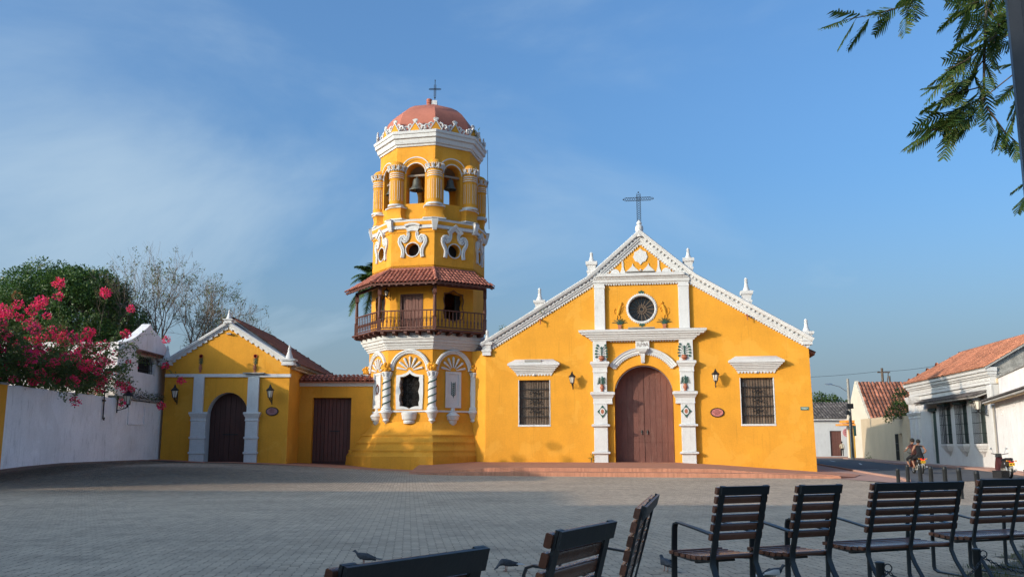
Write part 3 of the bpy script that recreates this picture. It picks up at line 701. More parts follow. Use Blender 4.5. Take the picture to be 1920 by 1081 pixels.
# painted plaster reliefs: potted plants on the pilasters, palms, diamonds, beasts
def leafpoly(mb, x, z, ang, ln_, wd, y):
    c, s_ = math.cos(ang), math.sin(ang)
    q = [(0, 0), (.3, wd*.8), (.65, wd), (1, 0), (.65, -wd), (.3, -wd*.8)]
    pts = [(x+(u*ln_)*c-(v*ln_)*s_, z+(u*ln_)*s_+(v*ln_)*c) for u, v in q]
    mb.loft([[(a, y-.035, b) for a, b in pts], [(a, y+.01, b) for a, b in pts]])
def pot(mb, x, zb, h, wd, y):
    mb.lathe([(wd*.30, zb), (wd*.36, zb+h*.06), (wd*.22, zb+h*.18), (wd*.48, zb+h*.45), (wd*.50, zb+h*.6), (wd*.34, zb+h*.85), (wd*.42, zb+h)], (x, y, 0), 12, PI, 2*PI, cap=False)
for s in (-1, 1):
    x = s*2.33; y = -.29
    mb = MB(); pot(mb, x, 6.17, .30, .36, y); rel = mb.build('potted_plant_relief', TERRA, church)
    mb = MB(); mb.tube([(x, y-.02, 6.42), (x, y-.02, 6.95)], .022, 6)
    for k in range(5):
        for sd in (-1, 1):
            z0 = 6.46+k*.09; a = R(90-sd*(105-k*17)); lx = .14+.05*(4-k)*.8
            ex_, ez_ = x+sd*(.12+.16*math.sin(R(100-k*19))), z0+.02+.20*math.cos(R(100-k*19))
            mb.tube([(x, y-.02, z0), ((x+ex_)/2, y-.02, (z0+ez_)/2+.03), (ex_, y-.02, ez_)], .012, 5)
            leafpoly(mb, ex_-sd*.03, ez_+.03, a-sd*R(30), .15, .42, y)
    leafpoly(mb, x, 6.88, R(90), .13, .35, y)
    mb.build('leaves', GREENP, rel)
    mb = MB(); pot(mb, x, 4.45, .40, .25, y); rel = mb.build('palm_relief', TERRA, church)
    mb = MB(); mb.tube([(x, y-.02, 4.82), (x, y-.02, 5.05)], .025, 6)
    for k in range(5):
        for sd in (-1, 1):
            z0 = 4.84+k*.075
            mb.tube([(x, y-.02, z0), (x+sd*.14, y-.02, z0+.09), (x+sd*(.30-.02*k), y-.02, z0+.01)], [.022, .024, .008], 5)
    leafpoly(mb, x, 5.08, R(90), .25, .14, y)
    mb.build('leaves', GREENP, rel)
    zc = 3.32
    mb = MB(); mb.slab([(x+.30*math.cos(a)*(1 if i % 2 == 0 else .62), zc+.36*math.sin(a)*(1 if i % 2 == 0 else .62)) for i, a in enumerate(np.linspace(0, 2*PI, 9)[:-1])], [], y-.03, y+.01); dm = mb.build('diamond_relief', GREENP, church)
    flat('diamond_ring', arc(x, zc, .15, 0, 360, 16, .20)[:-1], WHT, y-.045, dm, y); flat('diamond_centre', arc(x, zc, .09, 0, 360, 14, .13)[:-1], TERRA, y-.055, dm, y)
    # agave in a pot beside the rose window
    x = s*1.27; y = 0
    mb = MB(); mb.loft([[(x-e, -.10, z), (x+e, -.10, z), (x+e, .01, z), (x-e, .01, z)] for z, e in ((8.0, .09), (8.2, .09), (8.22, .12), (8.27, .12))]); ag = mb.build('agave_relief', TERRA, church)
    mb = MB()
    for a in (-75, -48, -20, 20, 48, 75):
        l_ = .42; ex_, ez_ = x+l_*math.sin(R(a)), 8.27+l_*.8*math.cos(R(a))+.06
        mb.tube([(x, -.03, 8.25), ((x+ex_)/2, -.05, (8.25+ez_)/2+.06), (ex_, -.03, ez_), (ex_+.04*(1 if a > 0 else -1), -.03, ez_-.05)], [.03, .028, .015, .006], 5)
    mb.tube([(x, -.03, 8.25), (x, -.03, 8.72)], [.03, .008], 5)
    mb.build('leaves', GREENP, ag)
    # rearing beast in low relief, same colour as the wall
    mb = MB(); d = -s
    B = lambda u, z: (x+d*u*.9, -.02, 8.72+z)
    mb.tube([B(-.12, .10), B(-.05, .30), B(.02, .52), B(.08, .70)], [.05, .10, .09, .06], 8)
    mb.ball(B(.12, .80), .075, 8, 5); mb.tube([B(.16, .80), B(.24, .76)], [.04, .02], 6)
    mb.tube([B(.06, .58), B(.20, .52), B(.24, .42)], [.04, .025, .02], 6); mb.tube([B(.05, .50), B(.16, .38), B(.18, .28)], [.04, .025, .02], 6)
    mb.tube([B(-.10, .14), B(.02, .02), B(-.02, -.10), B(.05, -.14)], [.06, .04, .025, .02], 6)
    mb.tube([B(-.14, .12), B(-.16, -.02), B(-.20, -.12), B(-.12, -.15)], [.06, .04, .025, .02], 6)
    mb.tube([B(-.14, .12), B(-.30, .18), B(-.34, .38), B(-.26, .50), B(-.20, .44)], [.025, .02, .02, .018, .012], 6)
    for k in range(4): mb.tube([B(.0, .46), B(.10+.07*k, .60+.01*k), B(.22+.05*k, .74-.07*k)], [.03, .022, .008], 5)
    mb.build('beast_relief', YEL, church)
for z0, a in ((10.06, 90), (8.34, -90)):
    mb = MB()
    for q in (-50, 0, 50): leafpoly(mb, 0, z0, R(a+q), .22, .32, 0)
    mb.build('leaf_relief', GREENP, church)

# ------------------------------------------------------------------ wall lanterns (things of their own)
def make_lantern(name, label, loc, rz, group, scale=1.0):
    t = thing(name, label, 'lantern', loc, rz, group); t.scale = (scale,)*3
    # hangs in front of the wall at local y = -0.42; wall plane y = 0
    mb = MB()
    for i in range(6):
        a0, a1 = 2*PI*i/6, 2*PI*(i+1)/6
        mb.tube([(.10*math.cos(a0), -.42+.10*math.sin(a0), .02), (.165*math.cos(a0), -.42+.165*math.sin(a0), .36)], .012, 4)
    mb.lathe([(.03, -.10), (.05, -.05), (.03, -.02), (.11, .0), (.11, .025), (.09, .03)], (0, -.42, 0), 6)
    mb.lathe([(.175, .35), (.21, .37), (.21, .395), (.13, .47), (.07, .53), (.08, .55), (.04, .60), (.05, .62), (.012, .68)], (0, -.42, 0), 6)
    mb.build('frame', IRON, t)
    mb = MB(); mb.lathe([(.088, .03), (.150, .35)], (0, -.42, 0), 6); mb.build('glass', GLASSL, t)
    mb = MB()
    mb.tube([(0, -.01, -.32), (0, -.01, .30)], .022, 6)
    mb.tube([(0, -.02, -.22), (0, -.12, -.20), (0, -.26, -.16), (0, -.42, -.10)], .018, 6)
    mb.tube([(0, -.02, .0), (0, -.12, .02), (0, -.20, -.06), (0, -.16, -.14), (0, -.09, -.10)], .012, 5)
    mb.tube([(0, -.24, -.16), (0, -.30, -.06), (0, -.36, -.10), (0, -.33, -.17)], .010, 5)
    mb.build('bracket', IRON, t)
    return t
def church_pt(u, y, z):
    a = R(-9); return (7.471+u*math.cos(a)-y*math.sin(a), 51.716+u*math.sin(a)+y*math.cos(a), z)
LG = 'wrought iron wall lanterns'
make_lantern('wall_lantern', 'black iron lantern between left barred window and church door', church_pt(-4.02, 0, 4.92), R(-9), LG, 1.0)
make_lantern('wall_lantern', 'black iron lantern between church door and right barred window', church_pt(4.0, 0, 4.95), R(-9), LG, 1.04)
# oval plaque and street sign on the church wall
def oval_plaque(label, loc, rz, lines, s=1.0, mbase=SIGNP):
    t = thing('oval_plaque', label, 'sign', loc, rz); t.scale = (s,)*3
    mb = MB(); mb.slab(arc(0, 0, .34, 0, 360, 28, .22)[:-1], [], -.05, .0); mb.build('board', mbase, t)
    mb = MB(); mb.sweep(arc(0, 0, .345, 0, 360, 28, .225)[:-1], [(-.02, 0), (-.02, .06), (.02, .06), (.02, 0)], closed=True)
    for i in range(26):
        a = 2*PI*i/26
        mb.tube([(.36*math.cos(a), -.03, .24*math.sin(a)), (.39*math.cos(a+.08), -.03, .27*math.sin(a+.08)), (.37*math.cos(a+.14), -.03, .25*math.sin(a+.14))], .010, 4)
    mb.build('scroll_rim', IRON, t)
    for i, (tx, sz) in enumerate(lines):
        text('lettering', tx, sz, LETTER, T(0, -.052, .115-.075*i), t, bold=True)
    return t
oval_plaque('pink oval plaque on church wall left of the right barred window', church_pt(4.04, 0, 3.24), R(-9), [('IGLESIA', .06), ('SANTA BARBARA', .066), ('SIGLO XVII', .066), ('MOMPOX', .06)])
t = thing('street_sign', 'small green street name plate near right corner of the church', 'sign', church_pt(8.76, 0, 3.44), R(-9))
mb = MB(); mb.bbox(-.22, .22, -.03, 0, -.09, .09, .005); mb.build('plate', SIGNG, t)
mb = MB()
for i in range(9): mb.box(-.17+i*.038, -.142+i*.038, -.033, -.029, .005+.004*(i % 2), .05)
for i in range(7): mb.box(-.12+i*.034, -.098+i*.034, -.033, -.029, -.055, -.03)
mb.build('lettering', LETTERW, t)
# ------------------------------------------------------------------ bell tower
TC = (-5.22, 56.0)
tower = thing('bell_tower', 'yellow octagonal bell tower with white scrolls, balcony and terracotta dome', 'tower', (TC[0], TC[1], 0)); tower.scale = (1.018,)*3
VA = [R(10+45*k) for k in range(8)]             # vertex bearings, from straight towards the camera, to the right
FM = [R(32.5+45*k) for k in range(8)]           # face bearings
C22 = math.cos(R(22.5))
def vdir(a): return Vector((math.sin(a), -math.cos(a), 0))
def face(k, Rr): return Rz(FM[k]) @ T(0, -Rr*C22, 0)
F_R, F_L, F_LL = 0, 7, 6                         # front right, front left, left face
def ring(mb, prof, cap=True):
    mb.loft([[tuple(vdir(a)*r_ + Vector((0, 0, z))) for a in VA] for r_, z in prof], cap=cap)
def faces_wall(mb, Rr, z0, z1, holes, depth=.45, ks=range(8)):
    hw = Rr*math.sin(R(22.5))
    for k in ks:
        mb.slab([(-hw, z0), (hw, z0), (hw, z1), (-hw, z1)], holes.get(k, []), 0, depth, sides=False, back=False, M=face(k, Rr))

# battered base with stepped mouldings
def base_loop(f, z):
    rad = {0: 1.12, 1: 1.0, 7: 1.30, 6: 1.33, 5: 1.33, 4: 1.2, 3: 1.1, 2: 1.0}
    return [tuple(vdir(a)*(3.52*(1+(rad[i]-1)*f)) + Vector((0, 0, z))) for i, a in enumerate(VA)]
BASE = []
for i, a in enumerate(VA): pass
def bl(f, z):
    # vertex order: 0 front, 1 right ... 7 left of front
    ext = [1.08, .40, .20, .3, .6, 1.1, 1.25, 1.20]
    return [tuple(vdir(a)*(3.50+ext[i]*f) + Vector((0, 0, z))) for i, a in enumerate(VA)]
mb = MB()
mb.loft([bl(f, z) for f, z in [(1.0, -.3), (1.0, .80), (.97, .84), (.90, .98), (.88, 1.04), (.90, 1.10), (.90, 1.14), (.80, 1.20), (.72, 1.42), (.70, 1.48), (.73, 1.54), (.72, 1.60), (.62, 1.66), (.52, 1.86), (.50, 1.92), (.53, 1.97), (.50, 2.02), (.36, 2.10), (.20, 2.34), (.08, 2.60), (.0, 2.72)]])
mb.build('base', YEL2, tower)
# lower drum
RL = 3.50
wl = RL*math.sin(R(22.5))
def shaped(hw, z0, z1):
    """window outline with scalloped sides and an ogee top"""
    zc = (z0+z1)/2; h = (z1-z0)
    r_ = [(0, z0-.10), (.22*hw, z0-.02), (.55*hw, z0+.04), (.95*hw, z0+.05), (.93*hw, z0+.14*h), (1.02*hw, z0+.24*h), (1.0*hw, z0+.36*h), (.88*hw, z0+.5*h), (1.0*hw, z0+.64*h), (1.02*hw, z0+.76*h), (.93*hw, z0+.86*h), (.96*hw, z1-.05), (.60*hw, z1-.03), (.25*hw, z1+.05), (0, z1+.16)]
    l_ = [(-x, z) for x, z in r_[::-1]]
    return r_ + l_[1:-1]
winL = shaped(.60, 3.55, 5.30)
mb = MB(); faces_wall(mb, RL, 2.66, 7.0, {F_L: [winL]}, .5); mb.build('lower_wall', YEL2, tower)
mb = MB(); mb.M = face(F_L, RL)
fr = [(x*1.0, z) for x, z in winL]
mb.slab([(-.78, 3.42), (.78, 3.42), (.82, 4.3), (.80, 5.36), (.45, 5.40), (.18, 5.50), (0, 5.66), (-.18, 5.50), (-.45, 5.40), (-.80, 5.36), (-.82, 4.3)], [winL], -.06, .42, back=False)
lw = mb.build('window', WHT, tower)
mb = MB(); mb.M = face(F_L, RL)
for ix in range(3):
    for iz in range(4):
        cx, cz = -.40+ix*.40, 3.68+iz*.47
        for q in (0, 90, 180, 270):
            mb.tube([(cx+.19*math.cos(R(q))*1+(.12-.012*t)*math.cos(t*1.0+R(q)), .22, cz+.2*math.sin(R(q))*1+(.12-.012*t)*math.sin(t+R(q))) for t in np.linspace(0, 7.5, 12)], .011, 4)
for i in range(4): mb.tube([(-.6+i*.4, .22, 3.45), (-.6+i*.4, .22, 5.4)], .013, 4)
for i in range(5): mb.tube([(-.62, .22, 3.5+i*.45), (.62, .22, 3.5+i*.45)], .013, 4)
mb.build('grille', IRON, lw)
mb = MB(); mb.M = face(F_L, RL); mb.box(-.75, .75, .46, .5, 3.3, 5.6); mb.build('pane', DARK, lw)
# blind panels on the two side faces, with their painted emblems
for k in (F_LL, F_R):
    mb = MB(); mb.M = face(k, RL)
    mb.slab([(-.50, 3.52), (.50, 3.52), (.50, 5.58), (-.50, 5.58)], [[(-.36, 3.66), (.36, 3.66), (.36, 5.44), (-.36, 5.44)]], -.07, .03, back=False)
    mb.box(-.40, .40, -.02, .02, 3.6, 5.5)
    pn = mb.build('blind_panel', WHT, tower)
    mb = MB(); mb.M = face(k, RL)
    if k == F_R:
        mb.tube([(.03, -.03, 4.08), (0, -.03, 4.4), (.03, -.03, 4.98)], .016, 5)
        for i in range(7):
            z = 4.20+i*.11
            for sd in (-1, 1): mb.tube([(.01, -.03, z), (.01+sd*.10, -.035, z+.05), (.01+sd*.15, -.03, z+.15)], [.018, .022, .008], 5)
        mb.build('branch_emblem', GREENP, pn)
    else:
        mb.tube([(.17*math.cos(t), -.03, 4.62+.24*math.sin(t)) for t in np.linspace(0, 2*PI, 22)], .035, 5)
        for i in range(12):
            t = 2*PI*i/12; mb.tube([(.18*math.cos(t), -.03, 4.62+.25*math.sin(t)), (.25*math.cos(t+.2), -.03, 4.62+.33*math.sin(t+.2))], [.03, .01], 5)
        mb.build('wreath_emblem', mat('wreath_paint', (.20, .07, .05), .8, var=.4, vscale=20, bump=.05), pn)
# shells and arch mouldings over the three faces
for k in (F_LL, F_L, F_R, 5, 1):
    mb = MB(); mb.M = face(k, RL)
    mb.sweep(arc(0, 5.62, .97, 180, 0, 22), [(0, -.02), (0, .07), (.07, .12), (.10, .09), (.17, .15), (.24, .12), (.25, -.02)])
    av = mb.build('arch_band', WHT, tower)
    mb = MB(); mb.M = face(k, RL)
    for i in range(7):
        a = R(12+26*i); l0, l1 = .20, .76
        mb.tube([(l0*math.cos(a), -.02, 5.62+l0*math.sin(a)), (.5*math.cos(a), -.04, 5.62+.5*math.sin(a)), (l1*math.cos(a), -.04, 5.62+l1*math.sin(a)), ((l1+.05)*math.cos(a), -.02, 5.62+(l1+.05)*math.sin(a))], [.03, .058, .075, .03], 7)
    mb.build('shell', WHT, tower)
    # drop below the panel or window
    mb = MB(); mb.M = face(k, RL)
    if k == F_L:
        mb.lathe([(.30, 2.62), (.34, 2.72), (.30, 2.80), (.40, 2.86), (.44, 3.10), (.46, 3.14), (.44, 3.26), (.2, 3.28)], (0, .02, 0), 14, PI, 2*PI)
    else:
        mb.lathe([(.03, 2.42), (.10, 2.52), (.24, 2.66), (.26, 2.80), (.34, 2.84), (.38, 3.02), (.42, 3.06), (.36, 3.14), (.16, 3.30), (.12, 3.52)], (0, .02, 0), 12, PI, 2*PI)
    mb.build('corbel_drop', WHT, tower)
# ledge joining the column bases
mb = MB(); ring(mb, [(RL-.05, 3.26), (RL+.07, 3.27), (RL+.07, 3.36), (RL-.05, 3.37)], cap=False); mb.build('ledge', WHT, tower)
# engaged columns at the corners, twisted ones flank the window
for i in (0, 1, 7, 6, 5):
    a = VA[i]; c = vdir(a)*(RL+.06)
    mb = MB()
    mb.lathe([(.03, 2.62), (.12, 2.72), (.20, 2.78), (.16, 2.90), (.22, 2.96), (.28, 3.18), (.36, 3.24), (.36, 3.34), (.28, 3.40), (.30, 3.48), (.25, 3.56), (.215, 3.62), (.235, 4.4), (.21, 5.16), (.24, 5.18), (.24, 5.24), (.21, 5.26), (.24, 5.40), (.30, 5.52), (.30, 5.56)], (c.x, c.y, 0), 16)
    cl = mb.build('column', WHT, tower)
    mb = MB()
    rnd = random.Random(i)
    for q in range(26):
        t = rnd.uniform(0, 2*PI); z = rnd.uniform(5.58, 6.0); r_ = .26*math.sin(max(.2, (z-5.45)/.7*PI))
        mb.ball((c.x+r_*math.cos(t), c.y+r_*math.sin(t), z), rnd.uniform(.07, .12), 7, 5)
    mb.ball((c.x, c.y, 5.78), .24, 10, 6); mb.build('foliage_capital', GOLD, cl)
    mb = MB()
    for q in range(8):
        t = 2*PI*q/8; mb.tube([(c.x+.235*math.cos(t), c.y+.235*math.sin(t), 5.28), (c.x+.27*math.cos(t), c.y+.27*math.sin(t), 5.42), (c.x+.335*math.cos(t), c.y+.335*math.sin(t), 5.53)], [.03, .045, .015], 5)
    mb.build('leaf_collar', WHT, cl)
    if i in (0, 7):
        mb = MB()
        for q in range(4):
            base = 3.66+q*.40
            mb.tube([(c.x+.238*math.cos(t), c.y+.238*math.sin(t), base+.075*(t+PI)*1.1) for t in np.linspace(-PI-.2, .2, 16)], .034, 5)
        mb.build('green_twist', GREENP, cl)
# white cornice under the balcony
mb = MB(); ring(mb, [(3.45, 6.82), (3.60, 6.83), (3.62, 6.92), (3.68, 6.94), (3.70, 7.04), (3.78, 7.06), (3.82, 7.18), (3.90, 7.20), (3.95, 7.36), (4.02, 7.38), (4.05, 7.60), (3.96, 7.64), (3.98, 7.74), (3.3, 7.76)]); mb.build('lower_cornice', WHT, tower)

# ---- balcony storey
RM = 3.45
wh = shaped(.62, 8.62, 10.15)
wh2 = [(x*.8, z) for x, z in wh]
mb = MB(); faces_wall(mb, RM, 7.7, 11.75, {F_L: [[(-.62, 7.9), (.62, 7.9), (.62, 10.0), (-.62, 10.0)]], F_R: [wh], F_LL: [wh]}, .5); mb.build('balcony_wall', YEL2, tower)
mb = MB(); mb.M = face(F_L, RM); mb.box(-.62, .62, .14, .2, 7.9, 10.0); mb.box(-.69, -.6, -.02, .1, 7.9, 10.06); mb.box(.6, .69, -.02, .1, 7.9, 10.06); mb.box(-.6, .6, -.02, .1, 9.97, 10.06); bd = mb.build('balcony_door', BALC, tower)
for i in range(6):
    mb = MB(); mb.M = face(F_L, RM); mb.bbox(-.595+i*.2, -.605+(i+1)*.2, .09+.006*(i % 2), .14, 7.92, 9.96, .008); mb.build('plank', BROWN, bd)
for k in (F_R, F_LL):
    mb = MB(); mb.M = face(k, RM); mb.slab([(x*1.08, 9.38+(z-9.38)*1.05) for x, z in wh], [wh], -.03, .03); wo = mb.build('window', BALC, tower)
    mb = MB(); mb.M = face(k, RM); mb.box(.24, .62, .3, .36, 8.6, 10.1) if k == F_R else mb.box(-.7, .7, .35, .4, 8.4, 10.4); mb.build('shutter', DARK, wo)
    mb = MB(); mb.M = face(k, RM)
    for ix in range(3):
        for iz in range(3):
            cx, cz = -.36+ix*.36, 8.8+iz*.52
            mb.tube([(cx+(.17-.02*t)*math.cos(t), .12, cz+(.20-.022*t)*math.sin(t)) for t in np.linspace(0, 7.3, 14)], .014, 4)
    if k == F_LL: mb.build('grille', IRON, wo)
# floor slabs shut the storeys off from each other
mb = MB()
for z in (7.78, 11.7, 14.9): ring(mb, [(3.0, z), (3.0, z+.12)])
mb.build('floor_slab', CONC, tower)
# balcony: floor, brackets, posts, rail, balusters over three faces
RB = 4.42
bv = [VA[6], VA[7], VA[0], VA[1]]
def bp(a, r_, z): return tuple(vdir(a)*r_ + Vector((0, 0, z)))
def run_loft(mb, prof):       # prism strip over the three balcony faces; prof [(R, z)]
    mb.loft([[bp(a, r_, z) for r_, z in prof] for a in bv])
mb = MB(); run_loft(mb, [(3.40, 7.76), (4.52, 7.76), (4.58, 7.80), (4.58, 7.86), (4.50, 7.90), (3.40, 7.90)]); fl = mb.build('balcony_floor', BALC, tower)
mb = MB()
for k in (F_LL, F_L, F_R):
    hw = 4.2*math.sin(R(22.5))
    for u in np.linspace(-hw*.86, hw*.86, 5):
        mb.add(*(lambda: ([(u-.09, .7, 7.56), (u+.09, .7, 7.56), (u+.09, .7, 7.76), (u-.09, .7, 7.76), (u-.09, -.06, 7.66), (u+.09, -.06, 7.66), (u+.09, -.06, 7.76), (u-.09, -.06, 7.76), (u-.09, .1, 7.58), (u+.09, .1, 7.58)], [(0,1,2,3),(4,5,6,7),(0,8,9,1),(8,4,5,9),(3,2,6,7),(0,3,7,4,8),(1,9,5,6,2)]))(), M=face(k, 4.50))
mb.build('bracket_beams', BALC, fl)
for a in bv:
    c = vdir(a)*4.32
    mb = MB()
    mb.box(c.x-.10, c.x+.10, c.y-.10, c.y+.10, 7.88, 8.55); mb.lathe([(.10, 8.55), (.13, 8.60), (.08, 8.66), (.095, 8.9), (.10, 9.1), (.085, 9.6), (.08, 9.85), (.12, 9.90), (.08, 9.94)], (c.x, c.y, 0), 10)
    mb.box(c.x-.10, c.x+.10, c.y-.10, c.y+.10, 9.94, 10.48)
    mb.build('post', BALC, tower)
mb = MB(); run_loft(mb, [(4.28, 8.94), (4.38, 8.94), (4.39, 9.0), (4.27, 9.0)]); run_loft(mb, [(4.29, 7.98), (4.37, 7.98), (4.37, 8.04), (4.29, 8.04)]); mb.build('handrail', BALC, tower)
mb = MB(); mb.lathe([(.026, 8.03), (.026, 8.12), (.045, 8.18), (.03, 8.24), (.05, 8.34), (.055, 8.40), (.03, 8.50), (.022, 8.58), (.035, 8.62), (.022, 8.68), (.03, 8.80), (.026, 8.95)], n=6)
bal0 = None
for a, b in zip(bv[:-1], bv[1:]):
    A_, B_ = vdir(a)*4.33, vdir(b)*4.33
    for i in range(1, 14):
        p = A_.lerp(B_, i/14)
        if bal0 is None: bal0 = mb.build('baluster', BALC, tower); bal0.location = p
        else: inst('baluster', bal0, tower, T(*p))
# balcony roof: boards, rafters, separate barrel tiles
RE, ZE, ZT = 5.02, 10.52, 11.52
mb = MB(); run_loft(mb, [(3.40, ZT-.16), (RE-.02, ZE-.14), (RE, ZE-.04), (3.40, ZT-.05)]); rfb = mb.build('balcony_roof', BALC, tower)
mb = MB()
for k in (F_LL, F_L, F_R):
    for u in np.linspace(-1.75, 1.75, 9):
        mb.M = face(k, RE); mb.loft([[(u-.05, y, z-.10), (u+.05, y, z-.10), (u+.05, y, z), (u-.05, y, z)] for y, z in ((.02, ZE-.10), (1.3, ZE+.72))])
mb.build('rafters', BALC, rfb)
mb = MB(); run_loft(mb, [(4.24, 10.36), (4.40, 10.36), (4.40, 10.50), (4.24, 10.50)]); mb.build('wall_plate', BALC, rfb)
# tile: half tapered barrel pointing down the slope (local -y), length .42
mb = MB()
lo_, hi_ = [], []
for j in range(7):
    t = PI*j/6; lo_.append((.115*math.cos(t), 0, .105*math.sin(t))); hi_.append((.090*math.cos(t), .42, .085*math.sin(t)))
li = [(x*.84, y, z*.84) for x, y, z in lo_]; hi2 = [(x*.84, y, z*.84) for x, y, z in hi_]
mb.loft([li, lo_, hi_, hi2], closed=False, cap=False)
tile0 = mb.build('tile', TILE, rfb)
first = True
apo = C22
for k in (F_LL, F_L, F_R):
    run_ = (RE-3.42)*apo; slope = math.atan2(ZT-ZE, run_); sl = run_/math.cos(slope); nr = 5; step = (sl+.04)/nr
    hwE, hwT = RE*math.sin(R(22.5)), 3.42*math.sin(R(22.5)); ncol = 16
    for c_ in range(ncol):
        u = -hwE + (c_+.5)*2*hwE/ncol
        for r_ in range(nr):
            d0 = r_*step - .04; frac = max(0, d0+.30)/sl
            hw = hwE + (hwT-hwE)*frac
            if abs(u) > hw+.02: continue
            y = d0*math.cos(slope); z = ZE + d0*math.sin(slope)
            M = face(k, RE) @ T(u+random.uniform(-.008, .008), y-.03, z-.005+.03*(0)) @ Matrix.Rotation(slope-.045, 4, 'X') @ Rz(random.uniform(-.03, .03))
            if first: tile0.matrix_local = M; first = False
            else: inst('tile', tile0, rfb, M)
hipm = MB()
for a in bv[1:3]:
    A_, B_ = Vector(bp(a, RE+.03, ZE+.04)), Vector(bp(a, 3.45, ZT+.04))
    for i in range(5):
        p0, p1 = A_.lerp(B_, i/5), A_.lerp(B_, (i+1.15)/5)
        d = (p1-p0); M = T(*p0) @ d.to_track_quat('Y', 'Z').to_matrix().to_4x4()
        inst('ridge_tile', tile0, rfb, M)
mb = MB(); run_loft(mb, [(3.40, ZT-.02), (3.62, ZT-.06), (3.60, ZT+.04), (3.47, ZT+.10), (3.40, ZT+.10)]); mb.build('mortar_flashing', TILE, rfb)
# ---- middle storey: round windows in white scrollwork
ocu = arc(0, 12.68, .40, 0, 360, 26)[:-1]
mb = MB(); faces_wall(mb, RM, 11.6, 14.1, {k: [ocu] for k in range(8)}, .5); mb.build('middle_wall', YEL2, tower)
def scroll(mb, sgn, M):
    mb.M = M
    pth = [(.27, 13.72), (.27, 13.50), (.32, 13.34), (.40, 13.22), (.50, 13.18), (.57, 13.24), (.57, 13.32)]
    mb.sweep([(sgn*x, z) for x, z in pth], [(-.10, 0), (-.09, .09), (-.03, .11), (.0, .06), (.03, .11), (.09, .09), (.10, 0)])
    p2 = [(.44, 13.22), (.44, 13.38), (.54, 13.48), (.68, 13.46), (.78, 13.34), (.80, 13.16), (.74, 12.98), (.64, 12.82), (.58, 12.64), (.58, 12.44), (.62, 12.22)]
    mb.sweep([(sgn*x, z) for x, z in p2], [(-.11, 0), (-.10, .10), (-.03, .12), (.0, .07), (.03, .12), (.10, .10), (.11, 0)])
for k in range(8):
    if k in (2, 3, 4): continue
    mb = MB(); mb.M = face(k, RM)
    mb.sweep(ocu, [(-.055, 0), (-.05, .05), (.0, .05), (.0, -.02), (-.05, -.02)], closed=True); oc = mb.build('round_window', WHT, tower)
    mb = MB(); mb.M = face(k, RM); mb.slab(arc(0, 12.68, .42, 0, 360, 20)[:-1], [], .46, .5); mb.build('pane', DARK, oc)
    mb = MB(); scroll(mb, 1, face(k, RM)); scroll(mb, -1, face(k, RM)); sc_o = mb.build('scrollwork', WHT, tower)
    mb = MB(); mb.M = face(k, RM)
    if k == F_L or k == 5:
        top_ = arc(0, 13.10, 1.0, 115, 65, 10)
        mb.sweep(top_, [(-.30, 0), (-.30, .12), (-.12, .14), (-.10, .10), (.02, .13), (.04, .22), (.16, .24), (.17, 0)])
    else:
        mb.sweep([(-.44, 13.70), (0, 14.10), (.44, 13.70)], [(-.16, 0), (-.16, .12), (-.04, .14), (-.02, .20), (.10, .24), (.12, 0)])
    mb.build('pediment', WHT, sc_o)
# string course with blocks at the corners
mb = MB(); ring(mb, [(3.40, 13.70), (3.50, 13.72), (3.52, 13.80), (3.42, 13.82)], cap=False); ring(mb, [(3.42, 14.12), (3.58, 14.14), (3.62, 14.34), (3.54, 14.36)], cap=False); mb.build('string_course', YEL2, tower)
mb = MB(); ring(mb, [(3.42, 13.92), (3.56, 13.94), (3.58, 14.12), (3.42, 14.13)], cap=False); mb.build('white_band', WHT, tower)
mb = MB(); ring(mb, [(3.44, 14.33), (3.60, 14.34), (3.63, 14.44), (3.3, 14.56)], cap=False); ring(mb, [(3.45, 14.34), (3.2, 14.50), (2.9, 14.52)], cap=True); mb.build('ledge_top', WHT, tower)
for a in VA:
    mb = MB(); M = Rz(a) @ T(0, -3.52, 0); mb.loft([[(-e, -p, z), (e, -p, z), (e, .2, z), (-e, .2, z)] for z, e, p in ((13.80, .11, .05), (13.90, .13, .10), (14.36, .19, .22), (14.42, .19, .22))], M=M); mb.build('corner_block', WHT, tower)
    mb = MB(); mb.M = Rz(a) @ T(0, -3.62, 14.47); mb.bbox(-.2, .12, -.12, .12, -.04, .04); mb.build('floodlight', GREYCAP, tower)
# ---- belfry
RBf = 3.12
oph = arch_hole(-.58, .58, 15.55, 17.42, 16)
mb = MB(); faces_wall(mb, RBf, 14.45, 19.2, {k: [oph] for k in range(8)}, .55); mb.build('belfry_wall', YEL2, tower)
mb = MB()
for k in range(8):   # inner faces, so the openings show wall behind
    hw = 2.5*math.sin(R(22.5)); mb.slab([(-hw, 14.9), (hw, 14.9), (hw, 19.0), (-hw, 19.0)], [arch_hole(-.56, .56, 15.56, 17.42, 12)], .01, .05, sides=False, M=face(k, 2.52))
mb.build('belfry_inner_wall', YEL2, tower)
mb = MB(); ring(mb, [(2.9, 18.7), (2.9, 18.85)]); mb.build('belfry_ceiling', CONC, tower)
for k in range(8):
    mb = MB(); mb.M = face(k, RBf)
    mb.sweep(arc(0, 17.42, .60, 180, 0, 18), [(0, 0), (0, .05), (.05, .05), (.05, 0)])
    mb.sweep(arc(0, 17.44, .92, 172, 8, 18), [(0, 0), (0, .08), (.06, .08), (.06, 0)])
    mb.build('arch_trim', WHT, tower)
    mb = MB(); mb.M = face(k, RBf); mb.sweep(arc(0, 17.44, .80, 172, 8, 16), [(0, 0), (0, .04), (.12, .06), (.12, 0)]); mb.build('arch_recess', YEL2, tower)
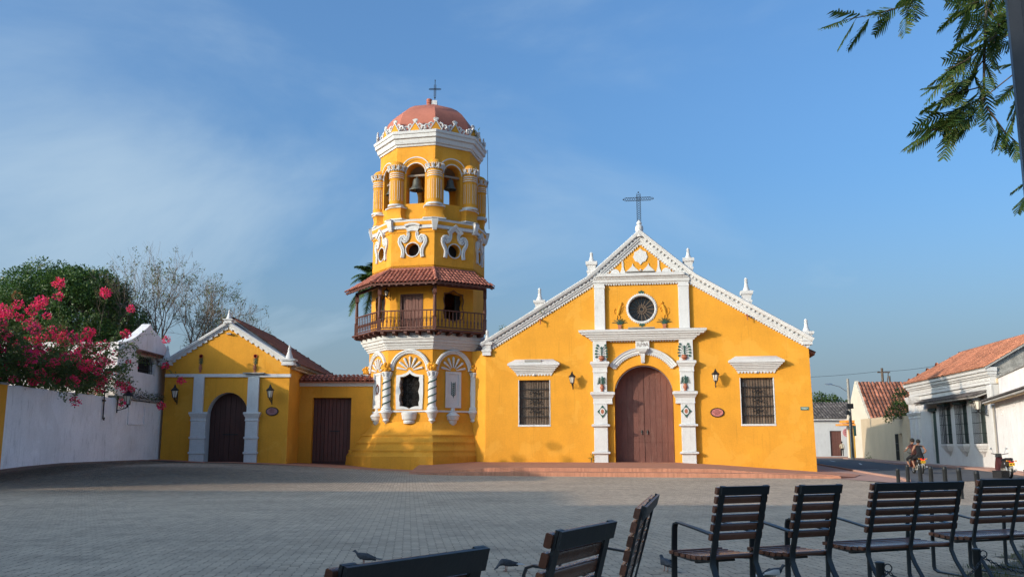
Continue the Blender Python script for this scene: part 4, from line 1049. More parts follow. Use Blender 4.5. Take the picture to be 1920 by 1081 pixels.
for i, a in enumerate(VA):
    c = vdir(a)*(RBf-.02)
    mb = MB()
    M = Rz(a) @ T(0, -(RBf-.02), 0)
    def ploop(e, p, z): return [(-e, -p*.55, z), (0, -p, z), (e, -p*.55, z), (e, .3, z), (-e, .3, z)]
    mb.loft([ploop(e, p, z) for z, e, p in ((14.52, .66, .44), (14.60, .66, .44), (14.66, .60, .40), (14.90, .52, .34), (15.20, .56, .40), (15.26, .60, .46))], M=M)
    mb.lathe([(.50, 15.3), (.44, 15.36), (.425, 15.50), (.425, 17.08), (.45, 17.10), (.45, 17.22), (.43, 17.3), (.43, 17.40), (.44, 17.5), (.50, 17.72), (.52, 17.8)], (c.x, c.y, 0), 20)
    mb.ball((c.x, c.y, 17.84), .46, 14, 8, sc_=(1, 1, .80))
    cb = mb.build('belfry_column', YEL2, tower)
    mb = MB()
    mb.loft([ploop(e, p, z) for z, e, p in ((15.24, .62, .48), (15.28, .64, .50), (15.32, .62, .48))], M=M); mb.loft([ploop(e, p, z) for z, e, p in ((14.50, .69, .47), (14.54, .69, .47), (14.58, .69, .47))], M=M)
    for z, h in ((15.42, .09), (17.12, .035), (17.25, .035), (17.38, .035)):
        mb.lathe([(.40, z-h), (.47 if h < .05 else .51, z-h*.6), (.47 if h < .05 else .51, z+h*.6), (.40, z+h)], (c.x, c.y, 0), 20, cap=False)
    for q in range(6):      # outlines of the flutes
        t = a - PI/2 + (q-2.5)*R(38)
        for dt in (-.13, .13):
            mb.tube([(c.x+.428*math.cos(t+dt), c.y+.428*math.sin(t+dt), 15.72), (c.x+.428*math.cos(t+dt), c.y+.428*math.sin(t+dt), 16.92)], .011, 4)
    for q in range(7):      # garland on the capital
        t0 = a - PI/2 + (q-3)*R(34)
        pts = []
        for s_ in np.linspace(-1, 1, 9):
            t = t0 + s_*R(17); rr = .47+.05*abs(s_)
            pts.append((c.x+rr*math.cos(t), c.y+rr*math.sin(t), 17.56+.24*s_*s_))
        mb.tube(pts, .036, 5)
        t = t0+R(17); mb.tube([(c.x+.50*math.cos(t), c.y+.50*math.sin(t), 17.52), (c.x+.53*math.cos(t), c.y+.53*math.sin(t), 17.70), (c.x+.58*math.cos(t), c.y+.58*math.sin(t), 17.86)], [.03, .055, .03], 5)
        for dd in (-.12, .12): mb.tube([(c.x+.50*math.cos(t+dd), c.y+.50*math.sin(t+dd), 17.62), (c.x+.58*math.cos(t+dd*1.6), c.y+.58*math.sin(t+dd*1.6), 17.86)], [.02, .03], 5)
    mb.build('white_trim', WHT, cb)
# cornice, crest, dome, cap, cross
mb = MB(); ring(mb, [(3.05, 19.06), (3.20, 19.08), (3.22, 19.20), (3.30, 19.22), (3.36, 19.38), (3.36, 19.50), (3.48, 19.54), (3.50, 19.76), (3.56, 19.78), (3.58, 19.94), (3.50, 19.98), (2.4, 20.02)]); mb.build('belfry_cornice', WHT, tower)
def crest(M):
    mb = MB(); mb.slab([(-.30, 19.96), (.30, 19.96), (0, 20.46)], [], -.04, .12, M=M); cw = mb.build('crest', YEL2, tower)
    mb = MB(); mb.M = M
    mb.sweep([(-.34, 19.97), (0, 20.50), (.34, 19.97)], [(0, -.06), (0, .06), (.05, .06), (.05, -.06)])
    for sd in (-1, 1):
        mb.tube([(sd*.18, .03, 20.30), (sd*.28, .0, 20.40), (sd*.40, .0, 20.34), (sd*.40, .0, 20.20), (sd*.32, .0, 20.18)], [.05, .06, .06, .05, .03], 6)
        mb.tube([(sd*.36, .03, 20.06), (sd*.48, .0, 20.26), (sd*.62, .0, 20.24), (sd*.66, .0, 20.10), (sd*.58, .0, 20.04), (sd*.54, 0, 20.11)], [.05, .06, .06, .06, .05, .03], 6)
    for q in (-40, -20, 0, 20, 40):
        mb.tube([(0, .02, 20.48), (.14*math.sin(R(q)), .02, 20.48+.16*math.cos(R(q))), (.24*math.sin(R(q)), .01, 20.50+.24*math.cos(R(q)))], [.04, .05, .035], 5)
    mb.build('crest_scrolls', WHT, cw)
for a in VA: crest(Rz(a) @ T(0, -3.36, 0))
for a in FM: crest(Rz(a) @ T(0, -3.14, 0))
mb = MB()
dp = [(2.98, 19.95), (2.98, 20.30), (2.95, 20.62), (2.86, 20.98), (2.69, 21.32), (2.43, 21.64), (2.06, 21.96), (1.62, 22.22), (1.12, 22.40), (.62, 22.51), (.42, 22.53)]
ring(mb, dp); mb.build('dome', DOME, tower, smooth=30)
mb = MB(); mb.box(-.42, .42, -.42, .42, 22.48, 22.62); mb.box(.02, .36, -.3, .3, 22.62, 22.98); mb.loft([[(.04, -.28, 22.98), (.34, -.28, 22.98), (.34, .28, 22.98), (.04, .28, 22.98)], [(.10, -.1, 23.08), (.24, -.1, 23.08), (.24, .1, 23.08), (.10, .1, 23.08)]]); cp = mb.build('dome_cap', WHT, tower)
mb = MB(); mb.lathe([(.10, 22.62), (.17, 22.66), (.15, 22.78), (.19, 22.84), (.15, 22.92), (.19, 23.0), (.17, 23.08), (.04, 23.1)], (-.14, -.2, 0), 10); mb.build('dome_cap_jar', DOME, cp)
mb = MB()
mb.tube([(.2, 0, 23.0), (.2, 0, 24.45)], .022, 5)
for dx in (-.06, .06): mb.tube([(.2+dx, 0, 23.35), (.2+dx, 0, 24.15)], .014, 4)
for dz in (-.05, .05): mb.tube([(-.12, 0, 23.85+dz), (.52, 0, 23.85+dz)], .014, 4)
mb.tube([(-.16, 0, 23.85), (.56, 0, 23.85)], .018, 5); mb.ball((.2, 0, 23.28), .06, 8, 5); mb.ball((.2, 0, 24.45), .04, 6, 4); mb.ball((-.16, 0, 23.85), .04, 6, 4); mb.ball((.56, 0, 23.85), .04, 6, 4)
mb.build('iron_cross', IRON, tower)
# down wire and rain pipe on the right side
mb = MB(); mb.tube([(3.60, -.6, 19.6), (3.62, -.6, 17), (3.72, -.65, 14.5)], .015, 4); mb.build('lightning_wire', IRON, tower)
# ---- bells, each on its beam
def bell(label, k, s, dz=0):
    t = thing('bell', label, 'bell', (TC[0], TC[1], 0), 0, 'bronze bells hanging in the belfry'); t.scale = (1.018,)*3
    M = Rz(FM[k]) @ T(0, -2.62, 16.55+dz)
    mb = MB(M); mb.lathe([(.06*s, .62*s), (.20*s, .56*s), (.25*s, .40*s), (.27*s, .20*s), (.34*s, .04*s), (.44*s, -.10*s), (.44*s, -.14*s), (.38*s, -.12*s), (.2*s, .2*s), (.02, .4*s)], (0, 0, 0), 20); mb.tube([(0, 0, .6*s), (0, 0, .78*s)], .05, 6); mb.build('bell_body', BRONZE, t)
    mb = MB(M); mb.tube([(0, 0, .3*s), (0, 0, -.16*s)], .02, 5); mb.ball((0, 0, -.16*s), .06*s, 8, 5); mb.build('clapper', IRON, t)
    mb = MB(M); mb.tube([(-.95, 0, .78*s), (.95, 0, .78*s)], .075, 8); mb.build('beam', mat('bell_beam', (.30, .24, .19), .8, var=.2, vscale=4, bump=.2), t)
bell('large bronze bell in the front left arch of the belfry', F_L, 1.0)
bell('dark bronze bell in the front right arch of the belfry', F_R, .86, .12)
bell('bronze bell in the far left arch of the belfry', F_LL, .82, .0)
bell('bronze bell half hidden in the rear of the belfry', 2, .8)
# timber frame seen through the belfry
# balcony lanterns
make_lantern('balcony_lantern', 'small black lantern beside the balcony door', tuple(Vector((TC[0], TC[1], 10.13)) + vdir(VA[7])*3.52), VA[7], LG, .75)
make_lantern('balcony_lantern', 'small black lantern by the open balcony window', tuple(Vector((TC[0], TC[1], 10.13)) + vdir(VA[0])*3.52), VA[0], LG, .75)
# ------------------------------------------------------------------ tiled roofs too far off to pick single tiles
def tile_field(name, a, b, c, d, m, parent, pitch=.24, course=.38, jitter=.01):
    """a, b: eave ends, c, d: upper ends (same order); barrel tiles laid straight up the slope inside the quad"""
    a, b, c, d = map(Vector, (a, b, c, d))
    U = (b-a).normalized(); nrm = U.cross((d-a)).normalized(); Vv = nrm.cross(U)
    if nrm.z < 0: nrm = -nrm; Vv = -Vv if Vv.z < 0 else Vv
    P2 = lambda p: ((p-a).dot(U), (p-a).dot(Vv))
    poly = [P2(p) for p in (a, b, c, d)]
    u0, u1 = min(p[0] for p in poly), max(p[0] for p in poly); vmax = max(p[1] for p in poly)
    def inside(u, v):
        for i in range(4):
            x0, y0 = poly[i]; x1, y1 = poly[(i+1) % 4]; le = math.hypot(x1-x0, y1-y0)
            if le < 1e-6: continue
            s2 = ((x1-x0)*(v-y0)-(y1-y0)*(u-x0))/le
            if s2 < (-1e-3 if i == 0 else (.10 if i % 2 else .02)): return False
        return True
    mb = MB()
    mb.add([a-nrm*.03, b-nrm*.03, c-nrm*.03, d-nrm*.03, a-nrm*.12, b-nrm*.12, c-nrm*.12, d-nrm*.12], [(0,1,2,3),(4,5,6,7),(0,1,5,4),(1,2,6,5),(2,3,7,6),(3,0,4,7)])
    base = mb.build(name, GREYCAP if m is not TILE else TILE, parent)
    mb = MB(); n = int((u1-u0)/pitch); r0 = pitch*.46
    for i in range(n):
        u = u0+(i+.5)*(u1-u0)/n
        nv = int(vmax/course)+1
        for j in range(nv):
            v = j*course
            if not inside(u, min(v+.1, vmax-.01)): continue
            l_ = course*1.12; uu_ = u+random.uniform(-jitter, jitter)
            lo_, hi_ = [], []
            for q in range(5):
                t = PI*q/4; lo_.append(a+U*(uu_+r0*math.cos(t))+Vv*(v-.03)+nrm*(r0*.85*math.sin(t)+.02)); hi_.append(a+U*(uu_+r0*.85*math.cos(t))+Vv*min(v-.03+l_, vmax+.03)+nrm*(r0*.8*math.sin(t)-.01))
            b_ = len(mb.v); mb.v += [tuple(p) for p in lo_+hi_]; mb.f += [(b_+q, b_+q+1, b_+6+q, b_+5+q) for q in range(4)] + [(b_, b_+4, b_+3, b_+2, b_+1)]
    o = mb.build('tiles', m, base, smooth=50, fix=False); o['kind'] = 'stuff'
    return base

# ------------------------------------------------------------------ chapel left of the tower
CH = (-16.3, 52.0)
chapel = thing('chapel', 'small yellow gabled chapel with white pilasters and arched dark door', 'chapel', (CH[0], CH[1], 0))
cg = [(-3.55, 5.92), (-.06, 8.16), (3.55, 5.92)]
hole = [(-1.05, .3), (1.30, .3)] + arc(.125, 3.05, 1.175, 0, 180, 18, 1.36)
mb = MB(); mb.slab([(-3.55, -.2), (3.57, -.2), (3.57, 6.1), (-.06, 8.32), (-3.55, 6.1)], [hole], 0, .7)
mb.box(3.0, 3.56, .7, 11.5, -.2, 6.05); mb.box(-3.5, -3.0, .7, 11.5, -.2, 6.05); mb.box(-3.5, 3.56, 11.5, 12, -.2, 6.05); mb.build('wall', YEL, chapel)
mb = MB(); mb.slab(hole, [[(x*.995+.0006, z-.004) if z > .31 else (x*.995+.0006, z) for x, z in hole]], .012, .70, sides=False, back=False); mb.build('door_reveal', WHT, chapel)
mb = MB(); mb.sweep(cg, [(0, -.02), (0, .08), (.08, .08), (.09, .14), (.15, .14), (.16, .20), (.27, .23), (.30, .18), (.31, -.45), (.02, -.45)]); rk = mb.build('raking_cornice', WHT, chapel)
mb = MB()
for a, b in zip(cg[:-1], cg[1:]):
    l_ = math.hypot(b[0]-a[0], b[1]-a[1]); n = int(l_/.34); dx, dz = (b[0]-a[0])/l_, (b[1]-a[1])/l_
    for i in range(n):
        t = (i+.5)*l_/n; cx, cz = a[0]+dx*t, a[1]+dz*t
        pts = [(cx+dx*u-dz*v, cz+dz*u+dx*v) for u, v in ((-.11, .01), (.11, .01), (.11, -.10), (-.11, -.06))]
        mb.loft([[(x, -.07, z) for x, z in pts], [(x, .0, z) for x, z in pts]])
mb.build('stepped_edge', WHT, rk)
mb = MB(); mb.bbox(-3.55, 3.66, -.10, .02, 5.28, 5.46, .02); mb.build('string_course', WHT, chapel)
for s, x0, x1 in ((-1, -1.85, -1.27), (1, 1.24, 1.88)):
    mb = MB(); mb.bbox(x0, x1, -.16, .02, 3.2, 5.28, .01)
    xa, xb = (x0-.02, -1.04) if s < 0 else (1.22, x1+.04)
    mb.bbox(xa, xb, -.20, .02, .4, 3.2, .01)
    capital(mb, xa, xb, .20, [(2.78, 0), (2.80, .03), (2.86, .03), (2.88, .01), (3.02, .02), (3.08, .07), (3.16, .09), (3.18, .12), (3.28, .12), (3.30, .05)])
    for zc in (1.86, 1.02): capital(mb, xa, xb, .20, [(zc-.07, 0), (zc-.05, .05), (zc+.05, .05), (zc+.07, 0)])
    mb.build('pilaster', WHT, chapel)
    if s > 0: mb = MB(); mb.bbox(x0-.28, x1+.30, -.30, .02, 5.46, 5.53, .01); mb.build('shelf', CONC, chapel)
    x = s*1.56; mb = MB(); pot(mb, x, 5.55, .44, .20, -.02); vr = mb.build('flower_vase_relief', TERRA, chapel)
    mb = MB(); mb.tube([(x, -.03, 6.0), (x, -.03, 6.42)], .018, 5)
    for k in range(4):
        for sd in (-1, 1): leafpoly(mb, x, 6.02+k*.085, R(90-sd*52), .15, .13, -.01)
    mb.build('leaves', GREENP, vr)
    mb = MB()
    for q in range(8): leafpoly(mb, x, 6.48, R(45*q), .12, .4, -.02)
    mb.build('blossom', REDP, vr)
mb = MB(); mb.slab(hole, [], .64, .70); dr = mb.build('door', DKBROWN, chapel)
ed = list(np.linspace(-1.04, .115, 5)) + list(np.linspace(.135, 1.29, 5))
for a, b in zip(ed[:-1], ed[1:]):
    if b-a < .05: continue
    tops = [(x, 3.05+1.36*math.sqrt(max(0, 1-((x-.125)/1.175)**2))-.01) for x in np.linspace(b-.006, a+.006, 4)]
    mb = MB(); mb.slab([(a+.006, .5), (b-.006, .5)]+tops, [], .585+random.uniform(0, .01), .64, back=False); mb.build('plank', DKBROWN, dr)
mb = MB(); mb.box(-.25, .6, .54, .58, 2.02, 2.08); mb.build('door_bar', IRON, dr)
def small_finial(par, x, zb, s, y=-.05):
    mb = MB(); mb.loft([[(x-e*s, y-e*s, z), (x+e*s, y-e*s, z), (x+e*s, y+e*s, z), (x-e*s, y+e*s, z)] for z, e in ((zb, .5), (zb+.16*s, .5), (zb+.18*s, .42), (zb+.34*s, .42), (zb+.36*s, .54), (zb+.50*s, .56), (zb+.52*s, .3))])
    mb.lathe([(.36*s, zb+.50*s), (.26*s, zb+.75*s), (.16*s, zb+1.05*s), (.11*s, zb+1.30*s), (.14*s, zb+1.36*s), (.07*s, zb+1.45*s), (.09*s, zb+1.52*s), (.01, zb+1.65*s)], (x, y, 0), 12); return mb.build('finial', WHT, par)
small_finial(chapel, -.06, 8.36, .50); small_finial(chapel, 3.52, 5.94, .72); small_finial(chapel, -3.5, 5.94, .70)
tile_field('roof', (4.05, .45, 6.0), (4.05, 13.5, 6.0), (0, 10.0, 8.72), (0, .45, 8.72), mat('brown_roof_tile', (.24, .095, .06), .85, var=.2, vscale=1, bump=.2, stain=(.08, .06, .05), stain_amt=.4, island=.25), chapel, .22, .34)
tile_field('rear_roof', (4.05, 13.5, 6.0), (-4.05, 13.5, 6.0), (0, 10.0, 8.72), (0, 10.0, 8.72), TILE_I, chapel, .24, .4)
tile_field('far_roof', (-4.05, 13.5, 6.0), (-4.05, .45, 6.0), (0, .45, 8.72), (0, 10.0, 8.72), TILE_I, chapel, .24, .4)
mb = MB()
for i in range(26): mb.lathe([(.13, 0), (.11, .42)], M=T(0, .5+i*.365, 8.70) @ Matrix.Rotation(R(-90), 4, 'X'), n=8, cap=False)
o = mb.build('ridge_tiles', TILE_I, chapel); o['kind'] = 'stuff'
mb = MB(); mb.box(3.57, 3.78, .3, 11.6, 5.74, 5.86); mb.box(3.57, 3.9, .3, 11.6, 5.87, 5.94); mb.build('eave_cornice', CREAM, chapel)
mb = MB(); mb.bbox(-.12, .14, -.20, .0, 7.72, 7.80); mb.build('floodlight', GREYCAP, chapel)
make_lantern('wall_lantern', 'black iron lantern at the left end of the chapel front', (CH[0]-2.78, CH[1], 4.08), 0, LG, 1.12)
make_lantern('wall_lantern', 'black iron lantern on the chapel between door and right corner', (CH[0]+2.62, CH[1], 4.08), 0, LG, 1.12)
oval_plaque('dull purple oval plaque on chapel wall below its right lantern', (CH[0]+2.66, CH[1], 3.34), 0, [('SANTA', .06), ('BARBARA', .07), ('MOMPOX', .06)], .95, mat('plaque_mauve', (.26, .12, .13), .6, var=.15, vscale=8, bump=.05))

# ------------------------------------------------------------------ gate wall between chapel and tower
GW = (-10.85, 54.7)
gate = thing('gate_wall', 'low yellow wall with brown double door under a row of roof tiles', 'wall', (GW[0], GW[1], 0))
dh = [(-1.10, .2), (1.22, .2), (1.22, 4.25), (-1.10, 4.25)]
mb = MB(); mb.slab([(-2.3, -.2), (2.6, -.2), (2.6, 5.05), (-2.3, 5.05)], [dh], 0, .55); mb.build('wall', YEL, gate)
mb = MB(); mb.loft([[(-2.3, -p, z), (2.6, -p, z), (2.6, .6, z), (-2.3, .6, z)] for z, p in ((4.92, .03), (4.94, .08), (5.06, .10), (5.07, .16), (5.20, .18))]); mb.build('cornice', WHT, gate)
mb = MB(); mb.box(-1.10, 1.22, .42, .5, .3, 4.25); gd = mb.build('door', DKBROWN, gate)
for i in range(10):
    a = -1.09+i*.2295
    mb = MB(); mb.bbox(a+.006, a+.224, .36+random.uniform(0, .012), .42, .50, 4.24, .008); mb.build('plank', mat('gate_plank', (.10, .038, .030), .55, var=.15, vscale=1.5, bump=.15, bscale=40, rand=.12) if i == 0 else bpy.data.materials['gate_plank'], gd)
mb = MB(); mb.box(-.1, .5, .33, .36, 2.25, 2.31); mb.build('door_bar', IRON, gd)
mb = MB(); mb.loft([[(-2.4, -.30, 5.20), (-2.4, .80, 5.58), (-2.4, .80, 5.50), (-2.4, -.28, 5.12)], [(2.6, -.30, 5.20), (2.6, .80, 5.58), (2.6, .80, 5.50), (2.6, -.28, 5.12)]]); cop = mb.build('coping', TERRA, gate)
mb = MB()
for sd in (0,):
    lo_ = [(.135*math.cos(PI*j/6), 0, .12*math.sin(PI*j/6)) for j in range(7)]; hi_ = [(.105*math.cos(PI*j/6), .46, .10*math.sin(PI*j/6)) for j in range(7)]
    mb.loft([[(x*.84, y, z*.84) for x, y, z in lo_], lo_, hi_, [(x*.84, y, z*.84) for x, y, z in hi_]], closed=False, cap=False)
gt0 = None
for i in range(19):
    for j in range(3):
        M = T(-2.36+i*.268+random.uniform(-.012, .012), -.36+j*.38, 5.21+j*.145) @ Matrix.Rotation(R(18)-.04, 4, 'X') @ Rz(random.uniform(-.04, .04)-.05)
        if gt0 is None: gt0 = mb.build('tile', TILE, cop); gt0.matrix_local = M
        else: inst('tile', gt0, cop, M)

# ------------------------------------------------------------------ white garden wall and house on the left
gw = thing('garden_wall', 'tall white garden wall with stains, topped by pink bougainvillea', 'wall', (-20, 36.1, 0))
mb = MB(); rnd = random.Random(4)
ys = np.linspace(0, 17.2, 36); tops = [3.80+rnd.uniform(-.03, .03)+.03*math.sin(y*1.3) for y in ys]
mb.loft([[(0, y, .0), (0, y, z-.05), (-.06, y, z), (-.36, y, z), (-.42, y, z-.05), (-.42, y, .0)] for y, z in zip(ys, tops)]); mb.build('wall', WHT2, gw)
mb = MB(); mb.bbox(-.4, .12, 9.9, 17.1, 3.80, 3.92, .02); mb.build('ledge', STONE, gw)
mb = MB()      # blocked-up niche near the chapel, slightly recessed look from its raised rim
for (y0, y1, z0, z1) in ((11.5, 11.62, 2.5, 3.5), (13.6, 13.72, 2.5, 3.5), (11.62, 13.6, 2.5, 2.6)): mb.box(-.02, .05, y0, y1, z0, z1)
mb.build('niche_rim', WHT2, gw)
yw = thing('side_wall', 'ochre yellow stretch of wall at the left edge, before the white wall', 'wall', (-20, 33.4, 0))
mb = MB(); mb.box(-.42, .01, 0, 2.68, .0, 3.78); mb.build('wall', YEL, yw); mb = MB(); mb.bbox(-.46, .06, -.02, 2.66, 3.78, 3.86, .01); mb.build('coping', GREYCAP, yw)

house = thing('white_house', 'white house with curved gable behind the garden wall and flowers', 'house', (-20.3, 46.6, 0))
gp = [(0, .2), (7.0, .2), (7.0, 6.25), (6.85, 6.72), (6.4, 7.12), (5.75, 7.46), (5.0, 7.72), (4.35, 7.84), (3.95, 8.14), (3.55, 7.90), (2.9, 7.58), (1.8, 7.08), (.8, 6.78), (0, 6.70)]
M = Matrix.Rotation(R(90), 4, 'Z')      # local x -> house +Y, outward (-y) -> +X
wo = [(2.60, 5.36), (4.75, 5.36), (4.75, 6.24), (2.60, 6.24)]
mb = MB(M); mb.slab(gp, [wo], 0, .5)
mb.M = None; mb.box(-7, -.5, 0, .45, .2, 6.68); mb.box(-7, -6.5, .45, 7.0, .2, 6.5); mb.box(-6.5, -.5, 6.6, 7.0, .2, 6.3); mb.build('wall', WHT2, house)
mb = MB(M); mb.box(2.6, 4.75, .25, .3, 5.36, 6.24); wn = mb.build('window', DARK, house)
mb = MB(M)
for i in range(9): mb.tube([(2.7+i*.24, .06, 5.36), (2.7+i*.24, .06, 6.24)], .022, 5)
for z in (5.55, 5.95): mb.tube([(2.6, .06, z), (4.75, .06, z)], .016, 4)
mb.build('bars', IRON, wn)
mb = MB(M); mb.box(4.78, 4.95, -.03, .04, 5.3, 6.26); mb.build('jamb', WHT, wn)
mb = MB(M); mb.loft([[(2.2, -.28, 6.36), (2.2, .0, 6.48), (2.2, .0, 6.38), (2.2, -.28, 6.28)], [(5.9, -.28, 6.36), (5.9, .0, 6.48), (5.9, .0, 6.38), (5.9, -.28, 6.28)]])
for i in range(17): mb.lathe([(.10, 0), (.09, .34)], M=T(2.3+i*.22, -.31, 6.38) @ Matrix.Rotation(R(-67), 4, 'X'), n=8, cap=False)
mb.build('window_hood', TILE_I, house)
tile_field('roof', (-7.2, .45, 6.2), (-.5, .45, 6.2), (-.5, 3.5, 6.85), (-7.2, 3.5, 6.85), TILE_I, house, .25, .4)
tile_field('rear_roof', (-.5, 7.2, 6.1), (-7.2, 7.2, 6.1), (-7.2, 3.5, 6.85), (-.5, 3.5, 6.85), TILE_I, house, .25, .4)
make_lantern('bracket_lantern', 'large black lantern hanging from the white garden wall under the flowers', (-19.98, 46.2, 3.45), R(90), LG, 1.25)
t = thing('iron_hook', 'long black iron hook hanging on the white garden wall', 'hook', (-19.98, 44.6, 2.6))
mb = MB(); mb.tube([(.04, 0, 1.55), (.05, 0, .3), (.05, .0, .12), (.05, .12, .05), (.05, .16, .18)], .03, 6); mb.box(0, .08, -.12, .12, .95, 1.03); mb.box(0, .08, -.14, .14, 1.35, 1.45); mb.build('hook', IRON, t)
# ------------------------------------------------------------------ right side of the street
th_ = R(-96.9)
rh = thing('white_house', 'long white house with green shutters, tile canopy and orange tiled roof', 'house', (29.0, 55.0, .12), th_)
# local x: 0 = near corner, negative = away down the street; local -y faces the street
LN = 15.8
wins = [-8.0, -5.0, -2.0]
holes = [[(u-.52, 1.45), (u+.52, 1.45), (u+.52, 3.95), (u-.52, 3.95)] for u in wins] + [[(-11.45, .05), (-10.35, .05), (-10.35, 3.75), (-11.45, 3.75)]]
mb = MB(); mb.slab([(-LN, -.1), (0, -.1), (0, 5.95), (-LN, 5.95)], holes, 0, .5); mb.box(-LN, -LN+.5, .5, 7.5, -.1, 5.9); mb.box(-.5, 0, .5, 7.5, -.1, 5.9); mb.box(-LN, 0, 7.5, 8, -.1, 5.9); mb.build('wall', WHT, rh)
mb = MB(); mb.loft([[(-LN-p, -p, z), (.0+p*.6, -p, z), (.0+p*.6, .3, z), (-LN-p, .3, z)] for z, p in ((4.95, .02), (5.0, .10), (5.10, .10), (5.12, .05), (5.42, .05), (5.44, .14), (5.54, .16), (5.56, .24), (5.72, .26), (5.74, .36), (5.90, .40), (5.98, .40))]); co = mb.build('cornice', WHT, rh)
mb = MB()
for i in range(60): mb.box(-LN+.1+i*.262, -LN+.2+i*.262, -.12, 0, 5.20, 5.36)
mb.build('dentils', WHT, co)['kind'] = 'stuff'
for x in (-15.5, -14.1):
    mb = MB(); mb.bbox(x-.28, x+.28, -.22, .02, 0, 4.95, .02); capital(mb, x-.28, x+.28, .22, [(3.3, 0), (3.35, .05), (3.45, .05), (3.5, .02), (3.62, .12), (3.75, .16), (3.8, .05)]); capital(mb, x-.28, x+.28, .22, [(4.4, 0), (4.5, .1), (4.7, .16), (4.8, .18), (4.95, .2)]); mb.build('pilaster', WHT, rh)
mb = MB(); mb.bbox(-.55, .04, -.12, .02, 0, 4.95, .02); mb.build('corner_pilaster', WHT, rh)
for u in wins:
    mb = MB(); mb.box(u-.52, u+.52, .2, .26, 1.45, 3.95); wn = mb.build('window', DKGREEN, rh)
    for s in (-1, 1):
        mb = MB(); mb.bbox(min(u, u+s*.5)+.02, max(u, u+s*.5)-.02, .13, .2, 1.5, 3.9, .01)
        for z in (1.7, 2.5, 3.3): mb.box(u+s*.25-.14, u+s*.25+.14, .11, .14, z, z+.5)
        mb.build('shutter', DKGREEN, wn)
    mb = MB()
    for i in range(9): mb.tube([(u-.6+i*.15, -.34, 1.42), (u-.6+i*.15, -.34, 4.0)], .014, 4)
    for i in range(4):
        for s in (-1, 1): mb.tube([(u+s*.6, -.34+i*.11, 1.42), (u+s*.6, -.34+i*.11, 4.0)], .014, 4)
    for z in (1.45, 2.05, 2.7, 3.35, 3.95):
        mb.box(u-.62, u+.62, -.36, -.33, z-.018, z+.018)
        for s in (-1, 1): mb.box(u+s*.61-.012, u+s*.61+.012, -.34, .0, z-.018, z+.018)
    mb.build('grille', IRON, wn)
    mb = MB(); mb.loft([[(u-h, -p, z), (u+h, -p, z), (u+h, .02, z), (u-h, .02, z)] for z, h, p in ((.62, .06, .06), (.72, .14, .10), (.92, .34, .20), (.95, .42, .24), (1.10, .46, .28), (1.12, .58, .34), (1.24, .60, .36), (1.26, .68, .42), (1.42, .70, .44))]); mb.build('window_corbel', WHT, rh)
    mb = MB(); mb.bbox(u-.72, u+.72, -.44, .02, 4.0, 4.14, .02); mb.build('lintel', DKGREEN, rh)
mb = MB(); mb.box(-11.45, -10.35, .2, .26, .05, 3.75); dr = mb.build('door', DKGREEN, rh)
for i in range(4):
    mb = MB(); mb.bbox(-11.44+i*.272, -11.44+(i+1)*.272-.012, .14, .2, .06, 3.72, .01); mb.build('plank', DKGREEN, dr)
mb = MB(); mb.bbox(-11.65, -10.15, -.15, .02, 3.75, 3.95, .02); mb.build('door_lintel', DKGREEN, rh)
tile_field('canopy', (-12.4, -.80, 4.30), (-.6, -.80, 4.30), (-.6, .0, 4.58), (-12.4, .0, 4.62), TILE_G, rh, .24, .42)
tile_field('roof', (-LN-.35, -.45, 5.98), (.3, -.45, 5.98), (.3, 3.5, 8.28), (-LN+1.6, 3.5, 8.28), TILE_O, rh, .24, .38)
tile_field('rear_roof', (.3, 8.3, 5.9), (-LN-.35, 8.3, 5.9), (-LN+1.6, 3.5, 8.28), (.3, 3.5, 8.28), TILE_O, rh, .3, .5)
tile_field('hip_roof', (-LN-.35, 8.3, 5.9), (-LN-.35, -.45, 5.98), (-LN+1.6, 3.5, 8.28), (-LN+1.6, 3.5, 8.28), TILE_O, rh, .3, .5)
Mg = Matrix.Rotation(R(90), 4, 'Z')
mb = MB(T(0.02, 0, 0) @ Mg); mb.slab([(-.3, 5.85), (8, 5.85), (3.5, 8.15)], [], 0, .25); mb.build('gable', STONE, rh)
mb = MB(); mb.box(.0, .10, .3, 8, 5.62, 5.86); mb.build('gable_ledge', STONE, rh)
mb = MB(); mb.box(.02, .35, .25, 7.9, 5.0, 5.3); mb.build('gable_band', CREAM, rh)
mb = MB(); mb.box(.02, .5, .4, 2.4, 4.3, 4.95); mb.build('chimney_stub', STONE, rh)
make_lantern('street_lantern', 'white glass lantern hanging by the last green window of the white house', tuple(rh.matrix_basis @ Vector((-.75, 0, 3.45))), th_, LG, 1.5)

tl = R(-109.9)
lw_ = thing('low_house', 'sunlit white low house with tiled eave and vent holes, at right edge', 'house', (28.75, 54.4, .10), tl)
mb = MB()
vents = []
for vx in (2.2, 6.2, 10.2):
    for iz in range(3):
        for ix in range(5): vents.append([(vx+ix*.16, 3.0+iz*.22), (vx+ix*.16+.07, 3.0+iz*.22), (vx+ix*.16+.07, 3.0+iz*.22+.12), (vx+ix*.16, 3.0+iz*.22+.12)])
mb.slab([(0, -.1), (19, -.1), (19, 4.0), (0, 4.0)], vents, 0, .5, back=False); mb.box(.0, 19, 5.5, 6, -.1, 4.0); mb.box(18.5, 19, .5, 5.5, -.1, 4); mb.build('wall', WHT2, lw_)
tile_field('canopy', (-.2, -.65, 3.90), (19.2, -.65, 3.90), (19.2, .3, 3.98), (-.2, .3, 3.98), TILE_G, lw_, .24, .4)
mb = MB(); mb.box(0, 19, .31, .8, 3.9, 5.3); mb.build('upper_wall', WHT2, lw_)
mb = MB(); mb.box(-.05, 19.05, .25, .86, 5.3, 5.42); mb.build('coping', STONE, lw_)
mb = MB()
